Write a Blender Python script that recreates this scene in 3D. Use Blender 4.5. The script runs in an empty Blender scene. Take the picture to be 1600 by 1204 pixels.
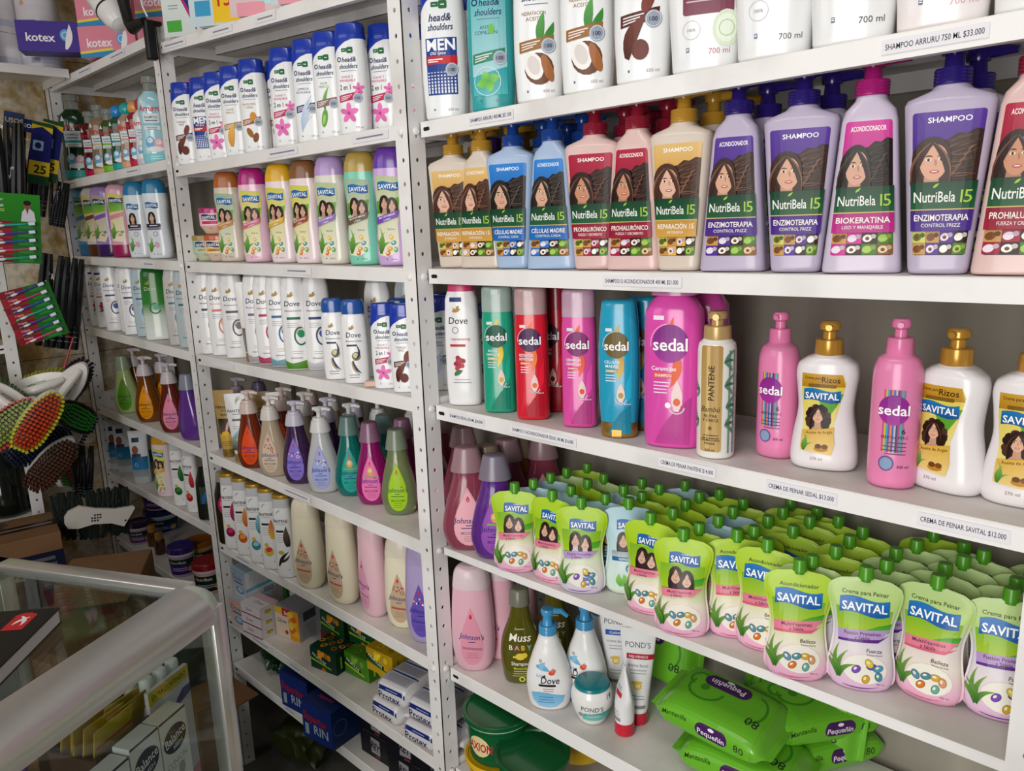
import bpy, bmesh, math, random
from mathutils import Vector, Matrix
PI = math.pi
R = math.radians
random.seed(7)
SC = bpy.context.scene
COL = SC.collection

# ---------------------------------------------------------------- camera
CAM = Vector((1.024935, -0.809047, 0.081532))
ROT = Matrix(((0.711633, 0.701778, -0.032963), (-0.123909, 0.171556, 0.977351), (-0.691538, 0.691430, -0.209042)))   # rows: right, up, forward
FPX = 1210.271
cd = bpy.data.cameras.new('camera'); cam = bpy.data.objects.new('camera', cd); COL.objects.link(cam)
cd.sensor_fit = 'HORIZONTAL'; cd.sensor_width = 36; cd.lens = FPX / 1600 * 36; cd.clip_start = .02
m = Matrix((ROT[0], ROT[1], -ROT[2])).transposed().to_4x4(); m.translation = CAM
cam.matrix_world = m
SC.camera = cam

# ---------------------------------------------------------------- light
SC.view_settings.view_transform = 'Standard'
SC.view_settings.look = 'None'
SC.view_settings.gamma = 1
SC.view_settings.use_curve_mapping = False
SC.view_settings.exposure = 0.0
w = bpy.data.worlds.new('world'); SC.world = w; w.use_nodes = True
w.node_tree.nodes['Background'].inputs[0].default_value = (.62, .68, .78, 1)
w.node_tree.nodes['Background'].inputs[1].default_value = .085
def area(name, loc, target, sx, sy, power, col):
    l = bpy.data.lights.new(name, 'AREA'); l.shape = 'RECTANGLE'; l.size = sx; l.size_y = sy; l.energy = power; l.color = col
    o = bpy.data.objects.new(name, l); COL.objects.link(o); o.location = loc
    o.rotation_euler = (Vector(target) - Vector(loc)).to_track_quat('-Z', 'Y').to_euler()
    return o
area('street_door_daylight', (1.2, -2.3, .0), (.3, 0, -.25), .95, 1.9, 44, (1, .97, .93))
area('added_left_fill', (-.4, -2.4, .7), (-.5, 0, -.3), 1.4, .8, 8, (1, .98, .96))  # added fill lamp, brightens the left side and the counter
area('ceiling_tube_light', (.55, -.95, 1.25), (.45, -.1, 0), 1.2, .10, 5, (1, .98, .95))

# ---------------------------------------------------------------- pixel -> place (photo taken as 1600 x 1204)
def ray(px, py):
    v = Vector(((px - 800) / FPX, -(py - 602) / FPX, 1)); return ROT.transposed() @ v
def aty(px, py, y): d = ray(px, py); return CAM + d * ((y - CAM.y) / d.y)
def atx(px, py, x): d = ray(px, py); return CAM + d * ((x - CAM.x) / d.x)
def atz(px, py, z): d = ray(px, py); return CAM + d * ((z - CAM.z) / d.z)

# ---------------------------------------------------------------- materials
def lin(c):
    if isinstance(c, str):
        c = c.lstrip('#')
        if len(c) == 3: c = ''.join(k * 2 for k in c)
        c = [int(c[i:i + 2], 16) / 255 for i in (0, 2, 4)]
        c = [(x / 12.92 if x <= .04045 else ((x + .055) / 1.055) ** 2.4) for x in c]
    return (c[0], c[1], c[2], 1)
_M = {}
def P(c, rough=.35, metal=0, trans=0, coat=0, alpha=1, spec=.5, ior=1.45, sss=0):
    k = (c, rough, metal, trans, coat, alpha, spec, ior)
    if k in _M: return _M[k]
    mt = bpy.data.materials.new('m_' + str(c)); mt.use_nodes = True
    b = mt.node_tree.nodes['Principled BSDF']; I = b.inputs
    I['Base Color'].default_value = lin(c); I['Roughness'].default_value = rough; I['Metallic'].default_value = metal
    I['Transmission Weight'].default_value = trans; I['Coat Weight'].default_value = coat; I['Coat Roughness'].default_value = .08
    I['Alpha'].default_value = alpha; I['Specular IOR Level'].default_value = spec; I['IOR'].default_value = ior
    _M[k] = mt
    return mt
def noisy(name, c1, c2, scale=8, rough=.5, detail=6, lo=.4, hi=.65, bump=0, metal=0, stretch=(1, 1, 1)):
    if name in _M: return _M[name]
    mt = bpy.data.materials.new(name); mt.use_nodes = True; t = mt.node_tree; N = t.nodes; b = N['Principled BSDF']
    tc = N.new('ShaderNodeTexCoord'); mp = N.new('ShaderNodeMapping'); mp.inputs['Scale'].default_value = stretch
    nz = N.new('ShaderNodeTexNoise'); nz.inputs['Scale'].default_value = scale; nz.inputs['Detail'].default_value = detail
    cr = N.new('ShaderNodeValToRGB'); cr.color_ramp.elements[0].position = lo; cr.color_ramp.elements[1].position = hi
    cr.color_ramp.elements[0].color = lin(c1); cr.color_ramp.elements[1].color = lin(c2)
    t.links.new(tc.outputs['Object'], mp.inputs[0]); t.links.new(mp.outputs[0], nz.inputs['Vector'])
    t.links.new(nz.outputs['Fac'], cr.inputs[0]); t.links.new(cr.outputs[0], b.inputs['Base Color'])
    b.inputs['Roughness'].default_value = rough; b.inputs['Metallic'].default_value = metal
    if bump:
        bp = N.new('ShaderNodeBump'); bp.inputs['Strength'].default_value = bump; bp.inputs['Distance'].default_value = .01
        t.links.new(nz.outputs['Fac'], bp.inputs['Height']); t.links.new(bp.outputs[0], b.inputs['Normal'])
    _M[name] = mt
    return mt
def printed(rough=.32, coat=.0):
    k = ('print', rough, coat)
    if k in _M: return _M[k]
    mt = bpy.data.materials.new('printed_colours'); mt.use_nodes = True; t = mt.node_tree; b = t.nodes['Principled BSDF']
    a = t.nodes.new('ShaderNodeAttribute'); a.attribute_name = 'Col'
    t.links.new(a.outputs['Color'], b.inputs['Base Color']); b.inputs['Roughness'].default_value = rough
    b.inputs['Coat Weight'].default_value = coat; b.inputs['Coat Roughness'].default_value = .06; b.inputs['Specular IOR Level'].default_value = .22
    _M[k] = mt
    return mt
def clear_glass(name, tint, ior=1.45):
    mt = bpy.data.materials.new(name); mt.use_nodes = True; t = mt.node_tree; N = t.nodes; N.remove(N['Principled BSDF'])
    tr = N.new('ShaderNodeBsdfTransparent'); tr.inputs[0].default_value = lin(tint); gl = N.new('ShaderNodeBsdfGlossy'); gl.inputs['Roughness'].default_value = .02
    fr = N.new('ShaderNodeLayerWeight'); pw = N.new('ShaderNodeMath'); pw.operation = 'POWER'; pw.inputs[1].default_value = 5; ma = N.new('ShaderNodeMath'); ma.operation = 'MULTIPLY_ADD'; ma.inputs[1].default_value = .6; ma.inputs[2].default_value = .03; mx = N.new('ShaderNodeMixShader')
    t.links.new(fr.outputs['Facing'], pw.inputs[0]); t.links.new(pw.outputs[0], ma.inputs[0]); t.links.new(ma.outputs[0], mx.inputs[0]); t.links.new(tr.outputs[0], mx.inputs[1]); t.links.new(gl.outputs[0], mx.inputs[2]); t.links.new(mx.outputs[0], N['Material Output'].inputs[0])
    return mt
WHITE_PAINT = noisy('white_shelf_paint', 'e2dfdd', 'f4f2f1', 5, .42, 8, .36, .5)
SHELF_TOP = noisy('worn_shelf_top', 'cdc8c2', 'ebe7e3', 7, .5, 12, .38, .6)
DARK = P('0a0a0a', .8)

# ---------------------------------------------------------------- shapes
def spow(v, e): return math.copysign(abs(v) ** e, v)
def section(a, b, n, N):
    o = []
    for i in range(N):
        t = 2 * PI * i / N
        o.append((a * spow(math.sin(t), 2 / n), -b * spow(math.cos(t), 2 / n)))
    return o
class Form:
    """stack of super-elliptic sections; keys are (z, half width, half depth[, exponent[, x shift, y shift]])"""
    def __init__(s, keys, n=2.4, smooth=0, fil=0, top=0, N=32):
        K = [tuple(k) + ((n,) if len(k) < 4 else ()) for k in keys]
        K = [k + (0, 0) if len(k) < 6 else k for k in K]
        if smooth:
            o = []
            for i in range(len(K) - 1):
                p0, p1, p2, p3 = K[max(i - 1, 0)], K[i], K[i + 1], K[min(i + 2, len(K) - 1)]
                for q in range(smooth):
                    t = q / smooth
                    r = [p1[0] + (p2[0] - p1[0]) * t]
                    for c in range(1, 6):
                        r.append(.5 * (2 * p1[c] + (p2[c] - p0[c]) * t + (2 * p0[c] - 5 * p1[c] + 4 * p2[c] - p3[c]) * t * t + (3 * p1[c] - p0[c] - 3 * p2[c] + p3[c]) * t ** 3))
                    o.append(tuple(r))
            o.append(K[-1]); K = o
        def at(z):
            for i in range(len(K) - 1):
                if K[i + 1][0] >= z: break
            p, q = K[i], K[i + 1]; t = (z - p[0]) / max(1e-9, q[0] - p[0]); t = min(1, max(0, t))
            return tuple(p[c] + (q[c] - p[c]) * t for c in range(6))
        s.at0 = at
        if fil or top:
            z0, z1 = K[0][0], K[-1][0]; o = []
            if fil:
                for th in (0, 22, 45, 67, 90):
                    k = at(z0 + fil * (1 - math.cos(R(th)))); d = fil * (1 - math.sin(R(th)))
                    o.append((k[0], max(k[1] - d, 1e-4), max(k[2] - d, 1e-4)) + k[3:])
            o += [k for k in K if (k[0] > z0 + fil + 1e-5 or not fil) and (k[0] < z1 - top - 1e-5 or not top)]
            if top:
                for th in (90, 67, 45, 22, 0):
                    k = at(z1 - top * (1 - math.cos(R(th)))); d = top * (1 - math.sin(R(th)))
                    o.append((k[0], max(k[1] - d, 1e-4), max(k[2] - d, 1e-4)) + k[3:])
            K = o
        s.K = K; s.N = N; s.tab = {}
    def at(s, z): return s.at0(z)
    def wrap(s, u, v, off=0):
        kz = round(v, 4)
        if kz not in s.tab:
            _, a, b, n, cx, cy = s.at0(kz); pts = []; L = [0]
            for i in range(41):
                t = PI * i / 40; pts.append((a * spow(math.sin(t), 2 / n), -b * spow(math.cos(t), 2 / n)))
                if i: L.append(L[-1] + math.dist(pts[-1], pts[-2]))
            s.tab[kz] = (pts, L, a, b, n, cx, cy)
        pts, L, a, b, n, cx, cy = s.tab[kz]
        d = min(abs(u), L[-1] * .999); i = 0
        while L[i + 1] < d: i += 1
        t = (d - L[i]) / (L[i + 1] - L[i]); x = pts[i][0] + (pts[i + 1][0] - pts[i][0]) * t; y = pts[i][1] + (pts[i + 1][1] - pts[i][1]) * t
        nx, ny = abs(x / a) ** (n - 1) / a, math.copysign(abs(y / b) ** (n - 1), y) / b; l = math.hypot(nx, ny) or 1
        x += nx / l * off; y += ny / l * off
        return (math.copysign(x, u) + cx, y + cy, v)
class MB:
    def __init__(s): s.v = []; s.f = []; s.m = []; s.c = None
    def add(s, vs, fs, mat=0, cols=None, T=None):
        o = len(s.v)
        if cols and s.c is None: s.c = [(1, 1, 1, 1)] * o
        s.v += [tuple(T @ Vector(v)) if T else tuple(v) for v in vs]
        if s.c is not None: s.c += cols or [(1, 1, 1, 1)] * len(vs)
        s.f += [tuple(i + o for i in f) for f in fs]; s.m += [mat] * len(fs)
        return s
    def loft(s, F, mat=0, T=None, col=None, caps=True, matf=None):
        if not isinstance(F, Form): F = Form(F)
        vs = []; fs = []; N = F.N; cs = [] if col else None
        for (z, a, b, n, cx, cy) in F.K:
            for (x, y) in section(a, b, n, N):
                vs.append((x + cx, y + cy, z))
                if col: cs.append(col(z, x / a))
        for r in range(len(F.K) - 1):
            for i in range(N):
                j = (i + 1) % N; fs.append((r * N + i, r * N + j, (r + 1) * N + j, (r + 1) * N + i))
        if caps:
            fs.append(tuple(range(N - 1, -1, -1))); l = (len(F.K) - 1) * N; fs.append(tuple(range(l, l + N)))
        return s.add(vs, fs, mat, cs, T)
    def box(s, x0, x1, y0, y1, z0, z1, mat=0, bev=0, T=None, seg=1):
        if not bev:
            vs = [(x, y, z) for z in (z0, z1) for y in (y0, y1) for x in (x0, x1)]
            fs = [(0, 2, 3, 1), (4, 5, 7, 6), (0, 1, 5, 4), (2, 6, 7, 3), (0, 4, 6, 2), (1, 3, 7, 5)]
            return s.add(vs, fs, mat, None, T)
        bm = bmesh.new(); bmesh.ops.create_cube(bm, size=1)
        for v in bm.verts: v.co = ((x0 + x1) / 2 + v.co.x * (x1 - x0), (y0 + y1) / 2 + v.co.y * (y1 - y0), (z0 + z1) / 2 + v.co.z * (z1 - z0))
        bmesh.ops.bevel(bm, geom=bm.edges[:], offset=bev, segments=seg, affect='EDGES', profile=.5)
        bm.verts.index_update()
        s.add([v.co[:] for v in bm.verts], [[v.index for v in f.verts] for f in bm.faces], mat, None, T); bm.free()
        return s
    def tube(s, pts, r, mat=0, N=10, T=None, closed=False, flat=1):
        pts = [Vector(p) for p in pts]; n = len(pts); rr = r if isinstance(r, (list, tuple)) else [r] * n
        vs = []; fs = []; up = Vector((0, 0, 1)); prev = None
        for i, p in enumerate(pts):
            t = ((pts[(i + 1) % n] - pts[i - 1]) if closed else (pts[min(i + 1, n - 1)] - pts[max(i - 1, 0)])).normalized()
            if prev is None: prev = t.orthogonal().normalized()
            e = (prev - t * prev.dot(t)).normalized(); prev = e; g = t.cross(e)
            for k in range(N):
                a = 2 * PI * k / N; vs.append(p + e * (rr[i] * math.cos(a)) + g * (rr[i] * flat * math.sin(a)))
        for i in range(n if closed else n - 1):
            j = (i + 1) % n
            for k in range(N):
                l = (k + 1) % N; fs.append((i * N + k, i * N + l, j * N + l, j * N + k))
        if not closed: fs.append(tuple(range(N - 1, -1, -1))); fs.append(tuple(range((n - 1) * N, n * N)))
        return s.add(vs, fs, mat, None, T)
    def prism(s, poly, y0, y1, mat=0, T=None):
        """polygon in x, z pushed through y"""
        n = len(poly); vs = [(x, y0, z) for x, z in poly] + [(x, y1, z) for x, z in poly]
        fs = [tuple(range(n)), tuple(range(2 * n - 1, n - 1, -1))] + [(i, i + n, (i + 1) % n + n, (i + 1) % n) for i in range(n)]
        return s.add(vs, fs, mat, None, T)
    def ball(s, c, r, mat=0, nu=14, nv=8, sc=(1, 1, 1), half=False):
        keys = []
        for i in range(nv + 1):
            th = (PI / 2 if half else PI) * i / nv - (0 if half else PI / 2)
            q = max(math.cos(th), 1e-3) * r; keys.append((c[2] + math.sin(th) * r * sc[2], q * sc[0], q * sc[1], 2, c[0], c[1]))
        return s.loft(Form(keys, N=nu), mat)
    def mesh(s, name, mats, ang=32):
        me = bpy.data.meshes.new(name); me.from_pydata(s.v, [], s.f)
        for mt in mats: me.materials.append(mt)
        me.polygons.foreach_set('material_index', s.m)
        if s.c is not None:
            at = me.color_attributes.new('Col', 'FLOAT_COLOR', 'POINT')
            at.data.foreach_set('color', [k for c in s.c for k in c])
        me.validate(); me.update()
        if ang: me.shade_smooth(); me.set_sharp_from_angle(angle=R(ang))
        return me

# ---------------------------------------------------------------- printed artwork laid on a surface
_TX = {}
def glyphs(txt, bold, shear):
    k = (txt, bold, shear)
    if k not in _TX:
        cu = bpy.data.curves.new('t', 'FONT'); cu.body = txt; cu.size = 1; cu.resolution_u = 2; cu.offset = bold; cu.shear = shear
        o = bpy.data.objects.new('t', cu); me = o.to_mesh()
        vs = [(v.co.x, v.co.y) for v in me.vertices]; fs = [tuple(p.vertices) for p in me.polygons]
        o.to_mesh_clear(); bpy.data.objects.remove(o); bpy.data.curves.remove(cu)
        xs = [v[0] for v in vs] or [0]; _TX[k] = (vs, fs, min(xs), max(xs))
    return _TX[k]
class Art:
    def __init__(s): s.s = []          # (verts, faces, cols, layer, bbox)
    def _put(s, vs, fs, cols):
        xs = [v[0] for v in vs]; ys = [v[1] for v in vs]; b = (min(xs), min(ys), max(xs), max(ys)); l = 0
        for q in s.s:
            c = q[4]
            if c[0] < b[2] and c[2] > b[0] and c[1] < b[3] and c[3] > b[1]: l = max(l, q[3] + 1)
        s.s.append((vs, fs, cols, l, b)); return s
    def poly(s, pts, c, c2=None):
        col = lin(c)
        if c2:
            d = lin(c2); y0 = min(p[1] for p in pts); y1 = max(p[1] for p in pts)
            cols = [tuple(d[k] + (col[k] - d[k]) * (p[1] - y0) / (y1 - y0) for k in range(4)) for p in pts]
        else: cols = [col] * len(pts)
        return s._put(pts, [tuple(range(len(pts)))], cols)
    def rect(s, x0, y0, x1, y1, c, c2=None): return s.poly([(x0, y0), (x1, y0), (x1, y1), (x0, y1)], c, c2)
    def rr(s, x0, y0, x1, y1, r, c, c2=None):
        o = []
        for cx, cy, a0 in ((x1 - r, y0 + r, -90), (x1 - r, y1 - r, 0), (x0 + r, y1 - r, 90), (x0 + r, y0 + r, 180)):
            for k in range(5): a = R(a0 + 22.5 * k); o.append((cx + r * math.cos(a), cy + r * math.sin(a)))
        return s.poly(o, c, c2)
    def ell(s, cx, cy, rx, ry, c, rot=0, n=16, c2=None):
        ca, sa = math.cos(R(rot)), math.sin(R(rot)); o = []
        for k in range(n):
            a = 2 * PI * k / n; x, y = rx * math.cos(a), ry * math.sin(a); o.append((cx + x * ca - y * sa, cy + x * sa + y * ca))
        return s.poly(o, c, c2)
    def ring(s, cx, cy, r, w, c, n=20, ry=None, a0=0, a1=360):
        ry = ry or r; vs = []; fs = []; m_ = n
        for k in range(n + 1):
            a = R(a0 + (a1 - a0) * k / n); vs += [(cx + r * math.cos(a), cy + ry * math.sin(a)), (cx + (r - w) * math.cos(a), cy + (ry - w) * math.sin(a))]
        fs = [(2 * k, 2 * k + 2, 2 * k + 3, 2 * k + 1) for k in range(n)]
        return s._put(vs, fs, [lin(c)] * len(vs))
    def blade(s, x0, y0, x1, y1, w, bend, c, n=7, c2=None, pw=1.):
        """leaf or lock of hair from (x0,y0) to (x1,y1)"""
        dx, dy = x1 - x0, y1 - y0; l = math.hypot(dx, dy) or 1e-6; nx, ny = -dy / l, dx / l; A = []; B = []
        for k in range(n + 1):
            t = k / n; q = bend * 4 * t * (1 - t); ww = w * math.sin(PI * (.12 + .88 * t) ** pw) + 1e-5
            cx, cy = x0 + dx * t + nx * q, y0 + dy * t + ny * q; A.append((cx + nx * ww, cy + ny * ww)); B.append((cx - nx * ww, cy - ny * ww))
        vs = A + B; fs = [(k, k + 1, n + 2 + k, n + 1 + k) for k in range(n)]
        a = lin(c); b = lin(c2 or c); cols = [tuple(a[j] + (b[j] - a[j]) * (k / n) for j in range(4)) for k in range(n + 1)] * 2
        return s._put(vs, fs, cols)
    def text(s, t, cx, cy, h, c, bold=.0, shear=0, maxw=None, rot=0, al='C', sx=1):
        vs, fs, a, b = glyphs(t, bold, shear)
        if not fs: return s
        k = h / .73; kx = k * sx
        if maxw and (b - a) * kx > maxw: kx = maxw / (b - a)
        ox = {'C': (a + b) / 2, 'L': a, 'R': b}[al]; ca, sa = math.cos(R(rot)), math.sin(R(rot))
        o = [((v[0] - ox) * kx, (v[1] - .365) * k) for v in vs]
        return s._put([(cx + x * ca - y * sa, cy + x * sa + y * ca) for x, y in o], fs, [lin(c)] * len(o))
    def lines(s, x0, x1, y, n, dy, hh, c, al='C', jit=.25):
        """rows of print too small to read"""
        rd = random.Random(int((x0 + y) * 1e5))
        for k in range(n):
            w_ = (x1 - x0) * (1 - jit * rd.random()); a = {'C': (x0 + x1) / 2 - w_ / 2, 'L': x0, 'R': x1 - w_}[al]
            s.rect(a, y - k * dy, a + w_, y - k * dy + hh, c)
        return s
    def bake(s, wrap, base=.0005, step=.00011, du=.006, dv=.008, warp=None):
        mb = MB(); big = bmesh.new(); cl = big.verts.layers.float_color.new('Col'); ll = big.verts.layers.float.new('L')
        def fin(vs, fs, cols, lay):
            o = []
            for v, l in zip(vs, lay):
                u, z = warp(*v) if warp else v
                o.append(wrap(u, z, base + l * step))
            mb.add(o, fs, 0, cols)
        nb = False
        for vs, fs, cols, l, b in s.s:
            if du and (b[2] - b[0] > du * 1.3 or b[3] - b[1] > dv * 1.3):
                bv = []
                for v, c in zip(vs, cols):
                    q = big.verts.new((v[0], v[1], 0)); q[cl] = c; q[ll] = l; bv.append(q)
                for f in fs:
                    try: big.faces.new([bv[i] for i in f])
                    except ValueError: pass
                nb = True
            else: fin(vs, fs, cols, [l] * len(vs))
        if nb:
            bmesh.ops.triangulate(big, faces=[f for f in big.faces if len(f.verts) > 4])
            xs = [v.co.x for v in big.verts]; ys = [v.co.y for v in big.verts]
            for ax, lo, hi, d in ((0, min(xs), max(xs), du), (1, min(ys), max(ys), dv)):
                k = math.floor(lo / d) + 1
                while k * d < hi:
                    p = [0, 0, 0]; p[ax] = k * d + 1e-6; nn = [0, 0, 0]; nn[ax] = 1
                    bmesh.ops.bisect_plane(big, geom=big.verts[:] + big.edges[:] + big.faces[:], plane_co=p, plane_no=nn); k += 1
            big.verts.index_update()
            fin([(v.co.x, v.co.y) for v in big.verts], [tuple(v.index for v in f.verts) for f in big.faces], [tuple(v[cl]) for v in big.verts], [v[ll] for v in big.verts])
        big.free()
        return mb

# ---------------------------------------------------------------- objects
def tag(o, label=None, cat=None, group=None, kind=None):
    if label: o['label'] = label
    if cat: o['category'] = cat
    if group: o['group'] = group
    if kind: o['kind'] = kind
    return o
def link(name, me, parent=None):
    o = bpy.data.objects.new(name, me); COL.objects.link(o)
    if parent: o.parent = parent
    return o
def struct(name, mb, mats, ang=32): return tag(link(name, mb.mesh(name, mats, ang)), kind='structure')
def grow(parent, parts):
    for p in parts:
        o = link(p[0], p[1], parent)
        if len(p) > 2 and p[2]: o['label'] = p[2]
        if len(p) > 3: grow(o, p[3])
def thing(name, label, cat, loc, rz=0, group=None, parts=(), tilt=(0, 0), s=1):
    o = link(name, None); o.empty_display_size = .02
    o.location = loc; o.rotation_euler = (tilt[0], tilt[1], rz); o.scale = (s, s, s)
    tag(o, label, cat, group); grow(o, parts)
    return o
def facing(p, deg=0):
    """turn about z so the front looks at the shopper standing at the camera side, less deg"""
    return math.atan2(CAM.x - p[0], p[1] - CAM.y) - R(deg)

# ================================================================ room
mb = MB(); mb.box(-2.6, 3.2, -3.6, 1.0, -1.5, -1.42); struct('floor', mb, [noisy('concrete_floor', '4a4642', '6a655f', 6, .7)])
mb = MB(); mb.box(-2.6, 3.2, .285, .36, -1.42, 1.45); struct('wall_back', mb, [noisy('painted_back_wall', '8d877b', 'a8a294', 2.2, .6, 4, .35, .7, stretch=(3, 1, .4))])
def stone():
    mt = bpy.data.materials.new('stone_tile'); mt.use_nodes = True; t = mt.node_tree; N = t.nodes; b = N['Principled BSDF']
    tc = N.new('ShaderNodeTexCoord')
    n1 = N.new('ShaderNodeTexNoise'); n1.inputs['Scale'].default_value = 9; n1.inputs['Detail'].default_value = 7; n1.inputs['Distortion'].default_value = 1.2
    c1 = N.new('ShaderNodeValToRGB'); e = c1.color_ramp.elements; e[0].position = .38; e[0].color = lin('b8945a'); e[1].position = .58; e[1].color = lin('e4d9c6')
    k = c1.color_ramp.elements.new(.48); k.color = lin('d3bd94')
    n2 = N.new('ShaderNodeTexNoise'); n2.inputs['Scale'].default_value = 55; n2.inputs['Detail'].default_value = 5
    c2 = N.new('ShaderNodeValToRGB'); c2.color_ramp.elements[0].position = .35; c2.color_ramp.elements[0].color = (.45, .42, .38, 1); c2.color_ramp.elements[1].position = .6; c2.color_ramp.elements[1].color = (1, 1, 1, 1)
    mx = N.new('ShaderNodeMix'); mx.data_type = 'RGBA'; mx.blend_type = 'MULTIPLY'; mx.inputs[0].default_value = .5
    br = N.new('ShaderNodeTexBrick'); br.inputs['Scale'].default_value = 1; br.inputs['Brick Width'].default_value = .31; br.inputs['Row Height'].default_value = .31; br.offset = 0
    br.inputs['Mortar Size'].default_value = .0012; br.inputs['Color1'].default_value = br.inputs['Color2'].default_value = (1, 1, 1, 1); br.inputs['Mortar'].default_value = (.2, .18, .16, 1)
    mp = N.new('ShaderNodeMapping'); mp.inputs['Rotation'].default_value = (0, R(90), 0); mp.inputs['Location'].default_value = (.1, .07, 0)
    m2 = N.new('ShaderNodeMix'); m2.data_type = 'RGBA'; m2.blend_type = 'MULTIPLY'; m2.inputs[0].default_value = 1
    L = t.links.new
    L(tc.outputs['Object'], n1.inputs['Vector']); L(tc.outputs['Object'], n2.inputs['Vector']); L(n1.outputs['Fac'], c1.inputs[0]); L(n2.outputs['Fac'], c2.inputs[0])
    L(c1.outputs[0], mx.inputs[6]); L(c2.outputs[0], mx.inputs[7]); L(tc.outputs['Object'], mp.inputs[0])
    sep = N.new('ShaderNodeSeparateXYZ'); cmb = N.new('ShaderNodeCombineXYZ'); L(tc.outputs['Object'], sep.inputs[0]); L(sep.outputs['Y'], cmb.inputs['X']); L(sep.outputs['Z'], cmb.inputs['Y'])
    L(cmb.outputs[0], br.inputs['Vector']); L(mx.outputs[2], m2.inputs[6]); L(br.outputs['Color'], m2.inputs[7]); L(m2.outputs[2], b.inputs['Base Color'])
    b.inputs['Roughness'].default_value = .45
    return mt
mb = MB(); mb.box(-1.90, -1.815, -3.6, .285, -1.42, 1.45); struct('wall_left', mb, [stone()])
mb = MB(); mb.box(-2.6, 3.2, -3.6, 1.0, 1.45, 1.52); struct('ceiling', mb, [P('c9c6c0', .8)])

# ================================================================ shelving
# shelf tops (left z, right z) inside each bay; xa, xb are the bay ends, yf the front of the lip
BAY = {'A': (-1.770, -.923, .003), 'B': (-.917, -.003, .003), 'C': (.0015, .915, .024)}
TOP = {'A': {0: (.540, .542), 1: (.2474, .2546), 2: (.0135, .0075), 3: (-.2145, -.2240), 4: (-.4847, -.4851), 5: (-.712, -.704), 6: (-.955, -.958)},
       'B': {0: (.514, .462), 1: (.2342, .2395), 2: (.0063, .0080), 3: (-.2272, -.2180), 4: (-.4863, -.4865), 5: (-.7367, -.7215), 6: (-.953, -.938), 7: (-1.095, -1.078)},
       'C': {0: (.475, .478), 1: (.2406, .2463), 2: (.0057, .0150), 3: (-.2296, -.2230), 4: (-.4950, -.4745), 5: (-.7365, -.716), 6: (-.952, -.940)}}
YB = .265
def top(s, x):
    xa, xb, _ = BAY[s[0]]; l, r = TOP[s[0]][int(s[1])]; return l + (r - l) * (x - xa) / (xb - xa)
def shelf_mesh(s):
    xa, xb, yf = BAY[s[0]]; mb = MB(); t = .0012; h = .0245 if s != 'C4' else .0125
    T = lambda x: top(s, x)
    def slab(x0, x1, y0, y1, d0, d1, mat=0):   # box hanging between d1 and d0 under the sloping top
        vs = [(x0, y0, T(x0) - d1), (x1, y0, T(x1) - d1), (x0, y1, T(x0) - d1), (x1, y1, T(x1) - d1), (x0, y0, T(x0) - d0), (x1, y0, T(x1) - d0), (x0, y1, T(x0) - d0), (x1, y1, T(x1) - d0)]
        mb.add(vs, [(0, 2, 3, 1), (4, 5, 7, 6), (0, 1, 5, 4), (2, 6, 7, 3), (0, 4, 6, 2), (1, 3, 7, 5)], mat)
    slab(xa, xb, yf + .002, YB, 0, t, 1)
    slab(xa, xb, yf, yf + t, .0015, h); slab(xa, xb, yf + t, yf + .012, h - t, h)
    r = [(yf + .0035, 0), (yf + .0012, -.0006), (yf, -.0022), (yf + .0035, -.0022)]   # rounded front edge
    n = len(r); vs = [(x, y, T(x) + z) for x in (xa, xb) for y, z in r]
    mb.add(vs, [tuple(range(n - 1, -1, -1)), tuple(range(n, 2 * n))] + [(i, (i + 1) % n, (i + 1) % n + n, i + n) for i in range(n)], 0)
    slab(xa, xa + t, yf, YB, .001, h); slab(xb - t, xb, yf, YB, .001, h); slab(xa, xb, YB - t, YB, .001, h)
    hb_ = .009 if s[0] == 'C' else .02
    slab(xa + .05, xb - .05, .115, .118, .001, hb_); slab(xa + .05, xb - .05, .165, .168, .001, hb_); slab(xa + .05, xb - .05, .115, .168, hb_ - .0012, hb_)
    for x in (xa + .016, xb - .016):           # flat dark patches painted as the shade inside the lip's end bolt slots
        if s == 'C4': continue
        o = []
        for k in range(12):
            a = 2 * PI * k / 12; o.append((x + math.copysign(.0045, math.cos(a)) + .0032 * math.cos(a), yf - .0003, T(x) - h * .5 + .0032 * math.sin(a)))
        mb.add(o, [tuple(range(12))], 2)
    return mb.mesh('shelf', [WHITE_PAINT, SHELF_TOP, DARK])
PITCH = .0377; FL = .034
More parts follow.
